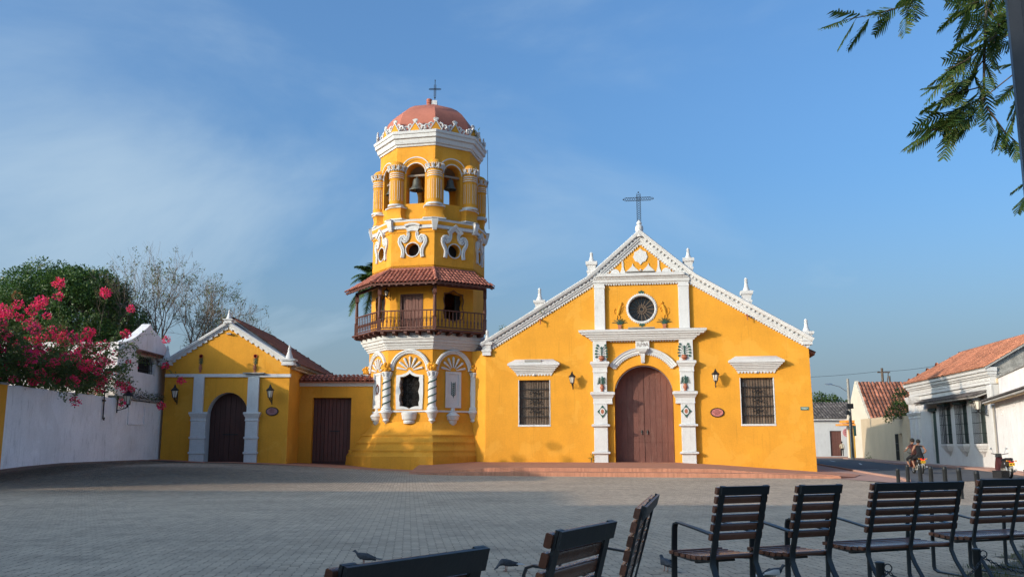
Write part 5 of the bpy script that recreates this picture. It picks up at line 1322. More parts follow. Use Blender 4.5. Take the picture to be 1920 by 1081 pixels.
for i in range(26): mb.loft([[(i*.75-.06, -.55, 3.72), (i*.75+.06, -.55, 3.72), (i*.75+.06, -.55, 3.82), (i*.75-.06, -.55, 3.82)], [(i*.75-.06, .1, 3.82), (i*.75+.06, .1, 3.82), (i*.75+.06, .1, 3.98), (i*.75-.06, .1, 3.98)]])
mb.build('rafter_ends', CREAM, lw_)
mb = MB(); mb.tube([(.25, -.12, 0), (.25, -.12, 3.7)], .05, 8); mb.build('drain_pipe', CONC, lw_)

# beige wall and cream house further down the street
tb = R(-102.65)
bw = thing('beige_wall', 'plain beige street wall with a small iron gate, beyond the white house', 'wall', (32.7, 76.2, .12), tb)
mb = MB(); mb.slab([(-24.2, -.1), (.6, -.1), (.6, 3.75), (-8, 3.95), (-24.2, 4.15)], [[(-3.3, .02), (-1.7, .02), (-1.7, 2.35), (-3.3, 2.35)]], 0, .4); mb.build('wall', CREAM, bw)
mb = MB()
for i in range(8): mb.tube([(-4.6+i*.2, -.05, .05), (-4.6+i*.2, -.05, 2.3)], .018, 4)
for z in (.1, .9, 1.5, 2.3): mb.box(-4.65, -3.15, -.07, -.04, z-.02, z+.02)
mb.build('iron_gate', IRON, bw)
mb = MB(); mb.box(-2.4, -1.7, .15, .2, .02, 2.35); mb.build('door', mat('ochre_door', (.28, .17, .05), .7), bw)
ch_ = thing('cream_house', 'cream gabled house with dark red tiled roof down the street', 'house', (42.8, 102.4, .12))
mb = MB(); mb.box(-4.2, 4.6, -3.4, 3.5, -.1, 4.0); mb.add([(-4.2, -3.4, 4.0), (-4.2, 3.5, 4.0), (-4.2, 0, 8.5), (-3.8, -3.4, 4.0), (-3.8, 3.5, 4.0), (-3.8, 0, 8.5)], [(0,1,2),(3,4,5),(0,2,5,3),(1,2,5,4),(0,1,4,3)]); mb.build('wall', mat('pale_cream', (.56, .50, .41), .88, var=.08, bump=.1), ch_)
tile_field('roof', (-4.0, -3.8, 3.65), (4.8, -3.8, 3.65), (4.8, 0, 8.3), (-4.0, 0, 8.3), TILE_I, ch_, .40, .55)
tile_field('rear_roof', (4.8, 3.8, 3.65), (-4.0, 3.8, 3.65), (-4.0, 0, 8.3), (4.8, 0, 8.3), TILE_I, ch_, .5, .7)
mb = MB(); mb.box(-4.32, -4.2, 1.0, 2.6, 0, 3.2); mb.build('door', mat('ochre_door2', (.42, .24, .04), .7), ch_)
mb = MB(); mb.box(-5.6, -4.2, .6, 3.0, 3.55, 3.75); mb.box(-5.2, -4.2, .8, 2.8, 3.85, 4.15); mb.build('awning', mat('awning_orange', (.65, .26, .05), .7), ch_)
fh = thing('white_house', 'small white house with brown door closing the far end of the street', 'house', (41.6, 118, .13))
mb = MB(); mb.slab([(-7, -.2), (6, -.2), (6, 4.75), (-7, 4.75)], [[(-.75, 0), (.75, 0), (.75, 3.2), (-.75, 3.2)]], 0, .4); mb.box(-7, 6, .4, 8, -.2, 4.7); mb.build('wall', WHT, fh)
mb = MB(); mb.box(-.75, .75, .2, .3, 0, 3.2); dd = mb.build('door', BROWN, fh)
for i in range(5):
    mb = MB(); mb.bbox(-.74+i*.296, -.75+(i+1)*.296, .14, .2, .02, 3.18, .01); mb.build('plank', BROWN, dd)
tile_field('roof', (-7.3, -.5, 4.75), (6.3, -.5, 4.75), (6.3, 4.5, 7.0), (-7.3, 4.5, 7.0), TILE_G, fh, .4, .6)
mb = MB(); mb.loft([[(-7.2, -.45, 4.55), (6.2, -.45, 4.55), (6.2, 0, 4.55), (-7.2, 0, 4.55)], [(-7.2, -.45, 4.78), (6.2, -.45, 4.78), (6.2, 0, 4.78), (-7.2, 0, 4.78)]]); mb.build('eave', WHT2, fh)
mb = MB(); mb.box(-7.6, -4.6, 6, 9, 4, 7.6); mb.build('rear_block', CREAM, fh)
t = thing('round_sign', 'pink round sign on the white wall at the street end', 'sign', (43.05, 117.95, 3.1))
mb = MB(); mb.slab(arc(0, 0, .55, 0, 360, 20)[:-1], [], -.05, .02); mb.build('disc', mat('sign_rose', (.55, .22, .22), .6), t)
mb = MB()
for i in range(3): mb.box(-.3, .3, -.06, -.045, .22-.2*i, .29-.2*i)
mb.build('lettering', LETTER, t)
# utility pole with street lamp, rear pole, wires
up = thing('utility_pole', 'concrete utility pole with street lamp arm beside the cream house', 'pole', (34.0, 92, .1))
mb = MB(); mb.tube([(0, 0, 0), (-.02, 0, 8.0)], [.19, .12], 10); mb.build('pole', CONC, up)
mb = MB(); mb.tube([(0, 0, 6.6), (-.9, 0, 7.2), (-1.7, 0, 7.42)], .035, 6); la = mb.build('lamp_arm', SILV, up)
mb = MB(); mb.loft([[(-2.35, -.12, 7.42), (-2.35, .12, 7.42), (-2.35, .10, 7.5), (-2.35, -.10, 7.5)], [(-1.9, -.16, 7.38), (-1.9, .16, 7.38), (-1.9, .12, 7.54), (-1.9, -.12, 7.54)], [(-1.6, -.06, 7.4), (-1.6, .06, 7.4), (-1.6, .05, 7.5), (-1.6, -.05, 7.5)]]); mb.build('lamp_head', SILV, la)
mb = MB(); mb.box(-.30, .30, -.25, -.1, 5.0, 5.5); mb.box(-.4, -.2, -.3, .1, 4.4, 4.8); mb.tube([(-.05, -.2, .2), (-.05, -.2, 4.6)], .05, 6); mb.build('junction_boxes', IRON, up)
mb = MB(); mb.box(.18, .42, -.22, -.16, 2.3, 3.3); mb.build('notice', SIGNG, up)
rp = thing('utility_pole', 'distant wooden pole with crossarm rising behind the cream house roof', 'pole', (47.3, 116, 0))
mb = MB(); mb.tube([(0, 0, 0), (0, 0, 11.2)], [.22, .16], 8); mb.build('pole', BARK, rp)
mb = MB(); mb.box(-.6, 1.0, -.08, .08, 10.6, 10.75); mb.tube([(.8, 0, 10.7), (.4, 0, 8.6)], .06, 5); mb.tube([(.9, 0, 9.2), (.9, 0, 10.2)], .12, 6); mb.build('crossarm', BARK, rp)
def wire(label, a, b, sag=.4, r_=.018):
    mb = MB(); a, b = Vector(a), Vector(b)
    mb.tube([a.lerp(b, t)-Vector((0, 0, sag*4*t*(1-t))) for t in np.linspace(0, 1, 12)], r_, 4)
    o = mb.build('overhead_wire', IRON); tag(o, label, 'wire', 'overhead wires')
wire('thin overhead wire from the distant pole to behind the church', (47.0, 116, 10.8), (20, 100, 9.0), .5)
wire('overhead wire from the distant pole towards the white house roof', (47.6, 116, 10.8), (38, 72, 8.6), .3)
wire('low wire strung along the front of the long white house', tuple(rh.matrix_basis @ Vector((-15.4, -.25, 4.75))), tuple(rh.matrix_basis @ Vector((-.4, -.25, 5.0))), .25, .012)

# ------------------------------------------------------------------ bollards
BG = 'black bollards along the edge of the plaza'
mb = MB(); mb.lathe([(.062, -.05), (.062, .70), (.066, .705), (.066, .73), (.060, .735), (.060, .79), (.045, .80)], n=14)
b0 = mb.build('post', STEEL); 
spots = [(13.35, 32.0, .80), (13.05, 30.5, .99), (12.8, 29.0, 1.0), (12.5, 27.6, 1.01), (12.4, 26.5, 1.03), (12.1, 25.0, 1.02), (11.42, 22.7, 1.0)]
ordn = ['shortest black bollard, leftmost of the row, farthest back', 'second black bollard from the left end of the row', 'third black bollard from the left, in front of the motorcycle', 'middle black bollard of the row of seven', 'third black bollard from the right end of the row', 'second black bollard from the right, leaning slightly', 'nearest black bollard, rightmost of the row, between two benches']
for i, (x, y, s) in enumerate(spots):
    t = thing('bollard', ordn[i], 'bollard', (x, y, gz(x, y)), 0, BG); t.scale = (1, 1, s)
    if i == 0: b0.parent = t; src = b0
    else: inst('post', b0, t)
    if i in (5, 6): t.rotation_euler = (0, R(-1.6), 0)
# ------------------------------------------------------------------ benches and armchairs of slats on steel
def make_seat(name, label, cat, W, x, y, yaw, group):
    g = gz(x, y)
    t = thing(name, label, cat, (x, y, g), yaw, group)
    TOP, LEAN, SEAT = .97, .155, .40
    lean = math.atan2(LEAN, TOP-SEAT)
    def bk(z): return -LEAN*(z-SEAT)/(TOP-SEAT)      # back line
    ups = [-W/2+.045, W/2-.045] + ([0.0] if W > .9 else [])
    BW = .055 if W < .9 else .042
    for u in ups:
        mb = MB()
        pts = [(u, bk(.985), .985), (u, bk(.7), .7), (u, .0, .42), (u, .01, .34), (u, -.03, .25), (u, -.17, .045), (u, -.185, .018), (u, -.16, .008), (u, -.10, .006), (u, .20, .006), (u, .48, .010), (u, .53, .03), (u, .54, .06), (u, .53, .38)]
        if u != 0.0: pts += [(u, .515, .60), (u, .50, .637), (u, .46, .650), (u, .25, .622), (u, .0-.05, .575)]
        mb.bar(pts, BW, .014)
        mb.bar([(u, .0, .375), (u, .26, .350), (u, .53, .375)], BW*.8, .016)
        mb.build('side_frame', STEEL, t)
    mb = MB(); zc = .945
    M = T(0, bk(zc)-.012, zc) @ Matrix.Rotation(lean, 4, 'X')
    mb.box(-W/2+.02, W/2-.018, -.012, .002, -.036, .038, M=M); mb.build('top_bar', STEEL, t)
    mb = MB(); mb.box(-W/2+.07, W/2-.07, .24, .28, .325, .342); mb.build('seat_bar', STEEL, t)
    # slats share one mesh per bench
    sl = MB(); h = .029; d = .016; b = .005
    loop = lambda xx: [(xx, -d, -h+b), (xx, -d+b, -h), (xx, d-b, -h), (xx, d, -h+b), (xx, d, h-b), (xx, d-b, h), (xx, -d+b, h), (xx, -d, h-b)]
    sl.loft([loop(-W/2), loop(W/2)])
    s0 = sl.build('back_slat', SLAT, t, smooth=50)
    for i in range(6):
        z = .945 - i*.0755
        M = T(random.uniform(-.003, .003), bk(z)+.022, z) @ Matrix.Rotation(lean+random.uniform(-.01, .01), 4, 'X')
        if i == 0: s0.matrix_local = M
        else: inst('back_slat', s0, t, M)
    for i in range(7):
        yy = .05+i*.077; z = .395 - .018*math.sin(PI*(yy)/.55)
        inst('seat_slat', s0, t, T(random.uniform(-.004, .004), yy, z+.004) @ Matrix.Rotation(R(90+(yy-.27)*-14), 4, 'X'))
    return t
SG = 'slatted park seats facing the plaza'
def seat_at(topx, topy, yaw, *a, **k):
    a_ = R(yaw); return (topx - .155*math.sin(a_), topy + .155*math.cos(a_), a_)
def place(name, label, cat, W, tx, ty, yaw):
    x, y, a_ = seat_at(tx, ty, yaw); return make_seat(name, label, cat, W, x, y, a_, SG)
place('armchair', 'slatted armchair nearest the camera, only its dark top rail in frame', 'chair', .66, -.285, 2.86, 52)
place('armchair', 'slatted armchair second from left, turned sideways and cut by the frame', 'chair', .62, .31, 3.92, 62)
place('park_bench', 'slatted bench seen nearly end on, left of the two upright armchairs', 'bench', 1.42, .86, 5.80, 78)
place('armchair', 'left one of two slatted armchairs seen from behind', 'chair', .55, 1.945, 7.76, 27)
place('armchair', 'right one of two slatted armchairs seen from behind, next to a long bench', 'chair', .50, 2.655, 7.98, 25)
place('park_bench', 'long slatted bench right of the armchairs, behind a chain post', 'bench', 1.12, 3.765, 8.56, 23)
place('park_bench', 'long slatted bench cut off by the right edge of the photo', 'bench', 1.14, 5.21, 9.50, 22)

# ------------------------------------------------------------------ chain posts and chains
def chain_post(label, x, y):
    t = thing('chain_post', label, 'post', (x, y, gz(x, y)), 0, 'low chain posts behind the benches')
    mb = MB(); mb.lathe([(.030, -.05), (.030, .47), (.034, .475), (.034, .49), (.02, .495)], n=12); mb.build('post', STEEL, t)
    mb = MB(); mb.tube([(.055+.028*math.cos(q), -.005, .45+.028*math.sin(q)) for q in np.linspace(0, 2*PI, 15)], .005, 5); mb.build('ring', STEEL, t)
    return Vector((x+.055, y, gz(x, y)+.425))
cps = [chain_post('chain post hidden low behind the two armchairs', 1.62, 5.95), chain_post('black chain post before the left end of the long bench', 2.64, 6.75), chain_post('black chain post before the right end of the long bench', 3.76, 7.6), chain_post('black chain post at the far right under the last bench', 5.45, 8.9)]
def chain(label, a, b, sag):
    L_ = 0; n = 200; pts = [a.lerp(b, i/n)-Vector((0, 0, sag*4*(i/n)*(1-i/n))) for i in range(n+1)]
    mb = MB(); acc = 0; last = pts[0]; k = 0
    for p in pts[1:]:
        acc += (p-last).length
        if acc >= .034:
            acc = 0; k += 1; d = (p-last).normalized(); M = T(*p) @ d.to_track_quat('X', 'Z').to_matrix().to_4x4() @ Matrix.Rotation(R(90*(k % 2)), 4, 'X')
            mb.tube([(.024*math.cos(q), .011*math.sin(q), 0) for q in np.linspace(0, 2*PI, 9)], .0045, 4, cap=False, M=M)
        last = p
    o = mb.build('chain', STEEL, fix=False); tag(o, label, 'chain', 'sagging chains between the low posts')
chain('black chain sagging left of the first chain post by the long bench', cps[0], cps[1], .16)
chain('black chain sagging between the two chain posts before the long bench', cps[1], cps[2], .20)
chain('black chain sagging right of the chain post towards the last bench', cps[2], cps[3], .20)

# ------------------------------------------------------------------ lamp post at the right edge
lp = thing('lamp_post', 'dark faceted steel lamp post rising along the right edge', 'lamp post', (3.48, 5.72, .2))
mb = MB(); mb.lathe([(.20, -.05), (.20, .25), (.16, .30), (.135, .40), (.120, 6.5)], n=8); mb.build('pole', mat('lamp_post_paint', (.016, .019, .025), .38, var=.25, vscale=5, bump=.05, bscale=80, spec=.25), lp)
mb = MB(); mb.tube([(0, 0, 6.4), (.2, 0, 6.9), (.9, 0, 7.2)], .05, 8); mb.loft([[(.85, -.14, 7.12), (1.35, -.12, 7.12), (1.35, .12, 7.12), (.85, .14, 7.12)], [(.9, -.1, 7.26), (1.3, -.08, 7.26), (1.3, .08, 7.26), (.9, .1, 7.26)]]); mb.build('lamp_head', STEEL, lp)

# ------------------------------------------------------------------ pigeons
def pigeon(label, x, y, yaw, white_tail=False, peck=False):
    t = thing('pigeon', label, 'pigeon', (x, y, gz(x, y)), yaw, 'pigeons on the paving'); t.scale = (.80,)*3
    # local +x is the head end
    hz = .06 if peck else .20; hx = .15
    spine = [(-.17, .085, .012, .035), (-.11, .095, .025, .04), (-.06, .105, .05, .055), (0, .115, .062, .062), (.06, .125, .055, .055), (.095, .135 if not peck else .11, .036, .04), (.115, .165 if not peck else .09, .026, .028), (.13, .185 if not peck else .07, .027, .027), (.15, .188 if not peck else .055, .018, .018), (.175, .180 if not peck else .035, .004, .004)]
    mb = MB(); loops = []
    for i, (px, pz, ry_, rz_) in enumerate(spine):
        loops.append([(px, ry_*math.cos(q)*(1.0), pz+rz_*math.sin(q)*.8) for q in np.linspace(0, 2*PI, 11)[:-1]])
    mb.loft(loops); mb.build('body', PIGEON, t, smooth=80)
    for s in (-1, 1):
        mb = MB(); mb.loft([[(.05, s*.05, .15), (.05, s*.062, .11), (.05, s*.055, .08)], [(-.03, s*.058, .155), (-.03, s*.072, .11), (-.03, s*.06, .085)], [(-.14, s*.02, .115), (-.14, s*.03, .10), (-.14, s*.025, .09)]]); mb.build('wing', PIGW if (white_tail and s < 0) else PIGEON, t)
        mb = MB(); mb.tube([(.0, s*.025, .08), (.005, s*.025, .01), (.03, s*.03, .006)], .005, 5); mb.build('leg', TERRA, t)
    mb = MB(); mb.loft([[(-.14, -.025, .10), (-.14, .025, .10), (-.14, .025, .085), (-.14, -.025, .085)], [(-.25, -.04, .085), (-.25, .04, .085), (-.25, .04, .078), (-.25, -.04, .078)]]); mb.build('tail', PIGW if white_tail else PIGEON, t)
pigeon('dark grey pigeon behind the nearest armchair', -1.66, 10.55, R(172))
pigeon('grey pigeon pecking, with white wing, between the near armchairs', -.06, 10.0, R(205), True, True)
pigeon('grey pigeon half hidden by the leg of the left upright armchair', 1.64, 10.0, R(110))
pigeon('dark pigeon with white tail below the right upright armchair', 2.57, 9.25, R(15), True)

# ------------------------------------------------------------------ motorcycles
def make_moto(label, loc, yaw, lit):
    t = thing('motorcycle', label, 'motorcycle', loc, yaw)
    RY = Matrix.Rotation(R(90), 4, 'Y')
    for y in (-.60, .64):
        mb = MB(); mb.sweep(arc(y, .28, .245, 0, 360, 22)[:-1], [(-.045, -.03), (-.05, 0), (-.045, .03), (.03, .04), (.03, -.04)], closed=True, M=Rz(R(90))); w_ = mb.build('wheel', RUBB, t)
        mb = MB(Rz(R(90)))
        mb.sweep(arc(y, .28, .215, 0, 360, 20)[:-1], [(-.012, -.03), (-.012, .03), (.015, .03), (.015, -.03)], closed=True)
        for i in range(6): a = R(60*i); mb.tube([(y, 0, .28), (y+.21*math.cos(a), 0, .28+.21*math.sin(a))], .014, 5)
        mb.lathe([(.05, -.05), (.05, .05)], n=10, M=T(y, 0, .28) @ Matrix.Rotation(R(90), 4, 'X')); mb.build('rim', SILV, w_)
    # tail and side body
    mb = MB(); mb.loft([[(-w_, y, z0), (w_, y, z0), (w_*.75, y, z1), (-w_*.75, y, z1)] for y, w_, z0, z1 in ((-.92, .05, .72, .80), (-.80, .12, .58, .82), (-.50, .15, .50, .80), (-.10, .13, .42, .74), (.10, .10, .36, .60), (.25, .08, .34, .50))]); mb.build('body', PLAST, t)
    mb = MB(); mb.loft([[(-w_, y, z), (w_, y, z), (w_*.8, y, z+h), (-w_*.8, y, z+h)] for y, w_, z, h in ((-.82, .10, .82, .05), (-.55, .14, .80, .08), (-.30, .15, .77, .08), (-.05, .13, .75, .06), (.08, .10, .72, .05))]); mb.build('seat', BLACKC, t)
    mb = MB(); mb.loft([[(-w_, y, z), (w_, y, z), (w_*.6, y+.02, z+h), (-w_*.6, y+.02, z+h)] for y, w_, z, h in ((.28, .22, .30, .20), (.42, .24, .36, .42), (.52, .20, .55, .42), (.58, .10, .78, .25))]); mb.build('leg_shield', mat('dark_red_fairing', (.05, .010, .012), .35, var=.1, bump=0, spec=.5), t)
    mb = MB(); mb.loft([[(-w_, y, .90), (w_, y, .90), (w_*.8, y, 1.06), (-w_*.8, y, 1.06)] for y, w_ in ((.42, .08), (.50, .14), (.62, .13), (.70, .06))]); mb.build('headlamp_cowl', PLAST, t)
    mb = MB(); mb.tube([(-.36, .36, 1.06), (-.28, .42, 1.05), (-.08, .50, 1.0), (.08, .50, 1.0), (.28, .42, 1.05), (.36, .36, 1.06)], .018, 6); mb.tube([(0, .50, 1.0), (0, .66, .30)], .035, 6); mb.build('handlebar', IRON, t)
    for s in (-1, 1):
        mb = MB(); mb.tube([(s*.22, .45, 1.05), (s*.30, .47, 1.25)], .010, 5); mb.ball((s*.33, .47, 1.28), .06, 8, 5, sc_=(1, .3, .7)); mb.build('mirror', SILV, t)
        mb = MB(); mb.tube([(s*.09, -.60, .28), (s*.12, -.42, .66)], .028, 6); mb.build('shock_absorber', SILV, t)
    mb = MB(); mb.box(-.10, .10, -.40, .12, .18, .42); mb.lathe([(.12, -.1), (.12, .1)], n=12, M=T(0, -.05, .30) @ RY); mb.build('engine', CONC, t)
    mb = MB(); mb.tube([(.14, .0, .22), (.16, -.4, .24), (.17, -.85, .36)], [.025, .04, .05], 8); mb.build('exhaust', SILV, t)
    mb = MB(); mb.loft([[(-.075, -.915, .68), (.075, -.915, .68), (.10, -.90, .76), (-.10, -.90, .76)], [(-.09, -.86, .68), (.09, -.86, .68), (.11, -.84, .77), (-.11, -.84, .77)]]); mb.build('tail_light', RED_EM if lit else REDL, t)
    mb = MB(); mb.loft([[(-.115, -.89, .54), (.115, -.89, .54), (.115, -.93, .67), (-.115, -.93, .67)], [(-.115, -.88, .54), (.115, -.88, .54), (.115, -.92, .67), (-.115, -.92, .67)]]); pl_ = mb.build('number_plate', YPLATE, t)
    mb = MB()
    for i in range(6): mb.box(-.095+i*.033, -.095+i*.033+.020, -.925, -.918, .585+.001*i, .635) if i != 3 else None
    mb.build('plate_characters', LETTER, pl_)
    mb = MB(); mb.loft([[(-.07, -.86, .30), (.07, -.86, .30), (.07, -.84, .52), (-.07, -.84, .52)], [(-.07, -.84, .30), (.07, -.84, .30), (.07, -.82, .52), (-.07, -.82, .52)]]); mb.build('mudguard', CONC, t)
    for s in (-1, 1):
        mb = MB(); mb.tube([(s*.10, -.88, .74), (s*.18, -.88, .75)], .012, 5); mb.ball((s*.19, -.88, .75), .035, 7, 4); mb.build('indicator', mat('amber_lens', (.6, .25, .03), .3, bump=0) if 'amber_lens' not in bpy.data.materials else bpy.data.materials['amber_lens'], t)
    return t
make_moto('motorcycle with lit red tail light carrying two riders up the street', (20.95, 47.7, .01), R(-6), True)
make_moto('parked red and black scooter with yellow plate by the white wall', (21.95, 41.2, .01), R(-8), False)
def crate(label, x, y, s):
    t = thing('lattice_planter', label, 'planter', (x, y, 0), R(20), 'black lattice planters by the scooter')
    mb = MB(); mb.box(-.26*s, .26*s, -.26*s, .26*s, .04, .36*s); mb.build('box', PLAST, t)
    mb = MB()
    mb.bbox(-.29*s, .29*s, -.29*s, .29*s, .36*s, .41*s, .01)
    for i in range(7):
        for sd in (-1, 1):
            mb.tube([(-.26*s+i*.087*s, sd*.27*s, .05), (min(.26*s, -.26*s+i*.087*s+.2*s), sd*.27*s, .36*s)], .010, 4); mb.tube([(-.26*s+i*.087*s, sd*.27*s, .05), (max(-.26*s, -.26*s+i*.087*s-.2*s), sd*.27*s, .36*s)], .010, 4)
    mb.build('lattice', IRON, t)
crate('black lattice planter left of the parked scooter', 21.3, 40.3, .85); crate('black lattice planter right of the parked scooter, partly behind bench', 22.75, 40.4, .9)

# ------------------------------------------------------------------ people
def person(label, loc, yaw, joints, edges, mats, pick, hair_c, scale=1.0):
    t = thing('person', label, 'person', loc, yaw); t.scale = (scale,)*3
    names = list(joints); me = bpy.data.meshes.new('figure')
    me.from_pydata([joints[n][0] for n in names], [(names.index(a), names.index(b)) for a, b in edges], [])
    o = bpy.data.objects.new('figure', me); C.objects.link(o)
    sk = o.modifiers.new('s', 'SKIN'); sk.use_smooth_shade = True
    for i, n in enumerate(names):
        r_ = joints[n][1]; me.skin_vertices[0].data[i].radius = r_ if isinstance(r_, tuple) else (r_, r_)
        me.skin_vertices[0].data[i].use_root = (n == 'pelvis')
    o.modifiers.new('d', 'SUBSURF').levels = 2
    bpy.context.view_layer.update()
    m2 = bpy.data.meshes.new_from_object(o.evaluated_get(bpy.context.evaluated_depsgraph_get()))
    bpy.data.objects.remove(o)
    for m in mats: m2.materials.append(m)
    for p in m2.polygons: p.material_index = pick(p.center); p.use_smooth = True
    b = bpy.data.objects.new('body', m2); C.objects.link(b); b.parent = t
    mb = MB(); hx, hy, hz_ = hair_c; mb.ball((hx, hy-.012, hz_+.02), .118, 12, 8, sc_=(.92, 1.02, 1.0)); mb.build('hair', HAIR, t, smooth=80)
    mb = MB()
    for s in (-1, 1): mb.ball((hx+s*.10, hy, hz_-.03), .025, 6, 4, sc_=(.5, .8, 1.3))
    mb.ball((hx, hy+.115, hz_-.035), .02, 6, 4); mb.build('ears_and_nose', SKIN, t)
    return t
def hand_edges(j, e, w_, s, d):
    """five short fingers rooted in the palm at joint w_"""
    p = Vector(j[w_][0]); d = Vector(d).normalized(); sd = Vector((s, 0, 0)); sd = (sd - d*sd.dot(d)).normalized()
    pal = w_+'p'; j[pal] = (tuple(p+d*.06), (.035, .022)); e.append((w_, pal))
    for k, (off, ln_) in enumerate(((-.03, .07), (-.01, .085), (.01, .08), (.03, .065))):
        n = '%sf%d' % (w_, k); j[n] = (tuple(p+d*(.06+ln_)+sd*off+Vector((0, 0, -.015))), .009); e.append((pal, n))
    j[w_+'t'] = (tuple(p+d*.07+sd*(-s*.05)*s), .010); e.append((w_, w_+'t'))
def rider_joints(lean, armspread, driver):
    j = {'pelvis': ((0, 0, .90), (.15, .12)), 'waist': ((0, .03*lean, 1.05), (.145, .10)), 'chest': ((0, .08*lean, 1.25), (.17, .115)), 'shl': ((0, .10*lean, 1.40), (.13, .09)), 'neck': ((0, .12*lean, 1.48), .055), 'head': ((0, .14*lean, 1.57), (.085, .095)), 'crown': ((0, .14*lean, 1.66), (.08, .09))}
    e = [('pelvis', 'waist'), ('waist', 'chest'), ('chest', 'shl'), ('shl', 'neck'), ('neck', 'head'), ('head', 'crown')]
    for s, n in ((-1, 'l'), (1, 'r')):
        j['sh'+n] = ((s*.20, .10*lean, 1.39), .06)
        if driver: j['el'+n] = ((s*.30, .24, 1.18), .045); j['wr'+n] = ((s*.30, .48, 1.10), .032); d = (0, 1, -.1)
        else: j['el'+n] = ((s*.34, -.02, 1.15), .045); j['wr'+n] = ((s*.22, .16, 1.0), .032); d = (-s*.5, .8, -.2)
        j['hp'+n] = ((s*.11, .04, .88), .095); j['kn'+n] = ((s*.24, .44, .72), .065); j['an'+n] = ((s*.21, .22, .34), .042); j['to'+n] = ((s*.23, .40, .29), .035)
        e += [('shl', 'sh'+n), ('sh'+n, 'el'+n), ('el'+n, 'wr'+n), ('pelvis', 'hp'+n), ('hp'+n, 'kn'+n), ('kn'+n, 'an'+n), ('an'+n, 'to'+n)]
        hand_edges(j, e, 'wr'+n, s, d)
    return j, e
a_ = R(-6)
def on_bike(y): return (20.95-y*math.sin(a_), 47.7+y*math.cos(a_), .0)
j, e = rider_joints(.6, 0, False)
person('passenger in black tank top and shorts seated behind on the motorcycle', on_bike(-.42), a_, j, e, [BLACKC, SKIN], lambda c: 1 if (c.z > 1.43 or abs(c.x) > .185 and c.z > .95 or c.z < .66) else 0, (0, .14*.6, 1.62))
j, e = rider_joints(1.4, 0, True)
p = person('driver in dark shirt at the front of the motorcycle', on_bike(.02), a_+R(3), j, e, [mat('dark_red_cloth', (.06, .02, .02), .9), SKIN, BLACKC], lambda c: 1 if (c.z > 1.45 or abs(c.x) > .25 and c.z > 1.0 or c.z < .6) else (0 if c.z > .92 else 2), (0, .14*1.4, 1.62), 1.03)
p.location.x -= .10
j = {'pelvis': ((0, 0, .95), (.15, .11)), 'waist': ((0, 0, 1.10), (.15, .11)), 'chest': ((0, .01, 1.28), (.175, .12)), 'shl': ((0, .01, 1.42), (.13, .09)), 'neck': ((0, .02, 1.50), .055), 'head': ((0, .03, 1.59), (.085, .095)), 'crown': ((0, .03, 1.68), (.08, .09))}
e = [('pelvis', 'waist'), ('waist', 'chest'), ('chest', 'shl'), ('shl', 'neck'), ('neck', 'head'), ('head', 'crown')]
for s, n in ((-1, 'l'), (1, 'r')):
    j['sh'+n] = ((s*.20, .01, 1.41), .06); j['el'+n] = ((s*.26, -.03, 1.14), .048); j['wr'+n] = ((s*.25, .08+.03*s, .92), .035)
    j['hp'+n] = ((s*.10, 0, .90), .10); j['kn'+n] = ((s*.11, .06*s+.04, .50), .07); j['an'+n] = ((s*.11, .10*s-.02, .09), .05); j['to'+n] = ((s*.12, .10*s+.14, .04), .04)
    e += [('shl', 'sh'+n), ('sh'+n, 'el'+n), ('el'+n, 'wr'+n), ('pelvis', 'hp'+n), ('hp'+n, 'kn'+n), ('kn'+n, 'an'+n), ('an'+n, 'to'+n)]
    hand_edges(j, e, 'wr'+n, s, (0, .3, -1))
person('walker in beige shirt and dark trousers at the far end of the street', (41.8, 116.6, .13), R(-10), j, e, [SHIRT, SKIN, BLACKC], lambda c: 1 if (c.z > 1.47 or (abs(c.x) > .17 and c.z < 1.05 and c.z > .7)) else (0 if c.z > .93 else 2), (0, .03, 1.64), 1.05)
# ------------------------------------------------------------------ vegetation
def leaf_mesh(name, pos, nrm_dir, ln_, wd, m, parent, rng_, droop=.3, kind=None):
    """many rhombic leaves: pos (n,3); each leaf points along a random direction mixed with nrm_dir"""
    n = len(pos)
    d = rng_.normal(size=(n, 3)); d /= np.linalg.norm(d, axis=1)[:, None]
    d = d*.8 + nrm_dir*.9; d[:, 2] -= droop; d /= np.linalg.norm(d, axis=1)[:, None]
    s = np.cross(d, rng_.normal(size=(n, 3))); s /= (np.linalg.norm(s, axis=1)[:, None]+1e-9)
    L_ = (ln_*rng_.uniform(.7, 1.3, n))[:, None]; W_ = (wd*rng_.uniform(.7, 1.3, n))[:, None]
    up = np.cross(s, d)
    v = np.stack([pos, pos+d*L_*.45+s*W_*.5+up*L_*.06, pos+d*L_, pos+d*L_*.45-s*W_*.5+up*L_*.06], 1).reshape(-1, 3)
    f = np.arange(n*4).reshape(-1, 4)
    me = bpy.data.meshes.new(name); me.vertices.add(len(v)); me.vertices.foreach_set('co', v.ravel())
    me.loops.add(f.size); me.loops.foreach_set('vertex_index', f.ravel()); me.polygons.add(n)
    me.polygons.foreach_set('loop_start', np.arange(0, f.size, 4)); me.polygons.foreach_set('loop_total', np.full(n, 4)); me.update(calc_edges=True)
    me.materials.append(m)
    o = bpy.data.objects.new(name, me); C.objects.link(o)
    if parent: o.parent = parent
    return o
def clump_points(rng_, clumps, per):
    """points in shells of many small lumps; returns positions and outward directions"""
    P, D = [], []
    for (c, r_) in clumps:
        n = int(per*r_*r_)
        d = rng_.normal(size=(n, 3)); d /= np.linalg.norm(d, axis=1)[:, None]
        rr = r_*rng_.uniform(.55, 1.05, n)[:, None]
        P.append(np.array(c)+d*rr*np.array([1, 1, .85])); D.append(d)
    return np.concatenate(P), np.concatenate(D)
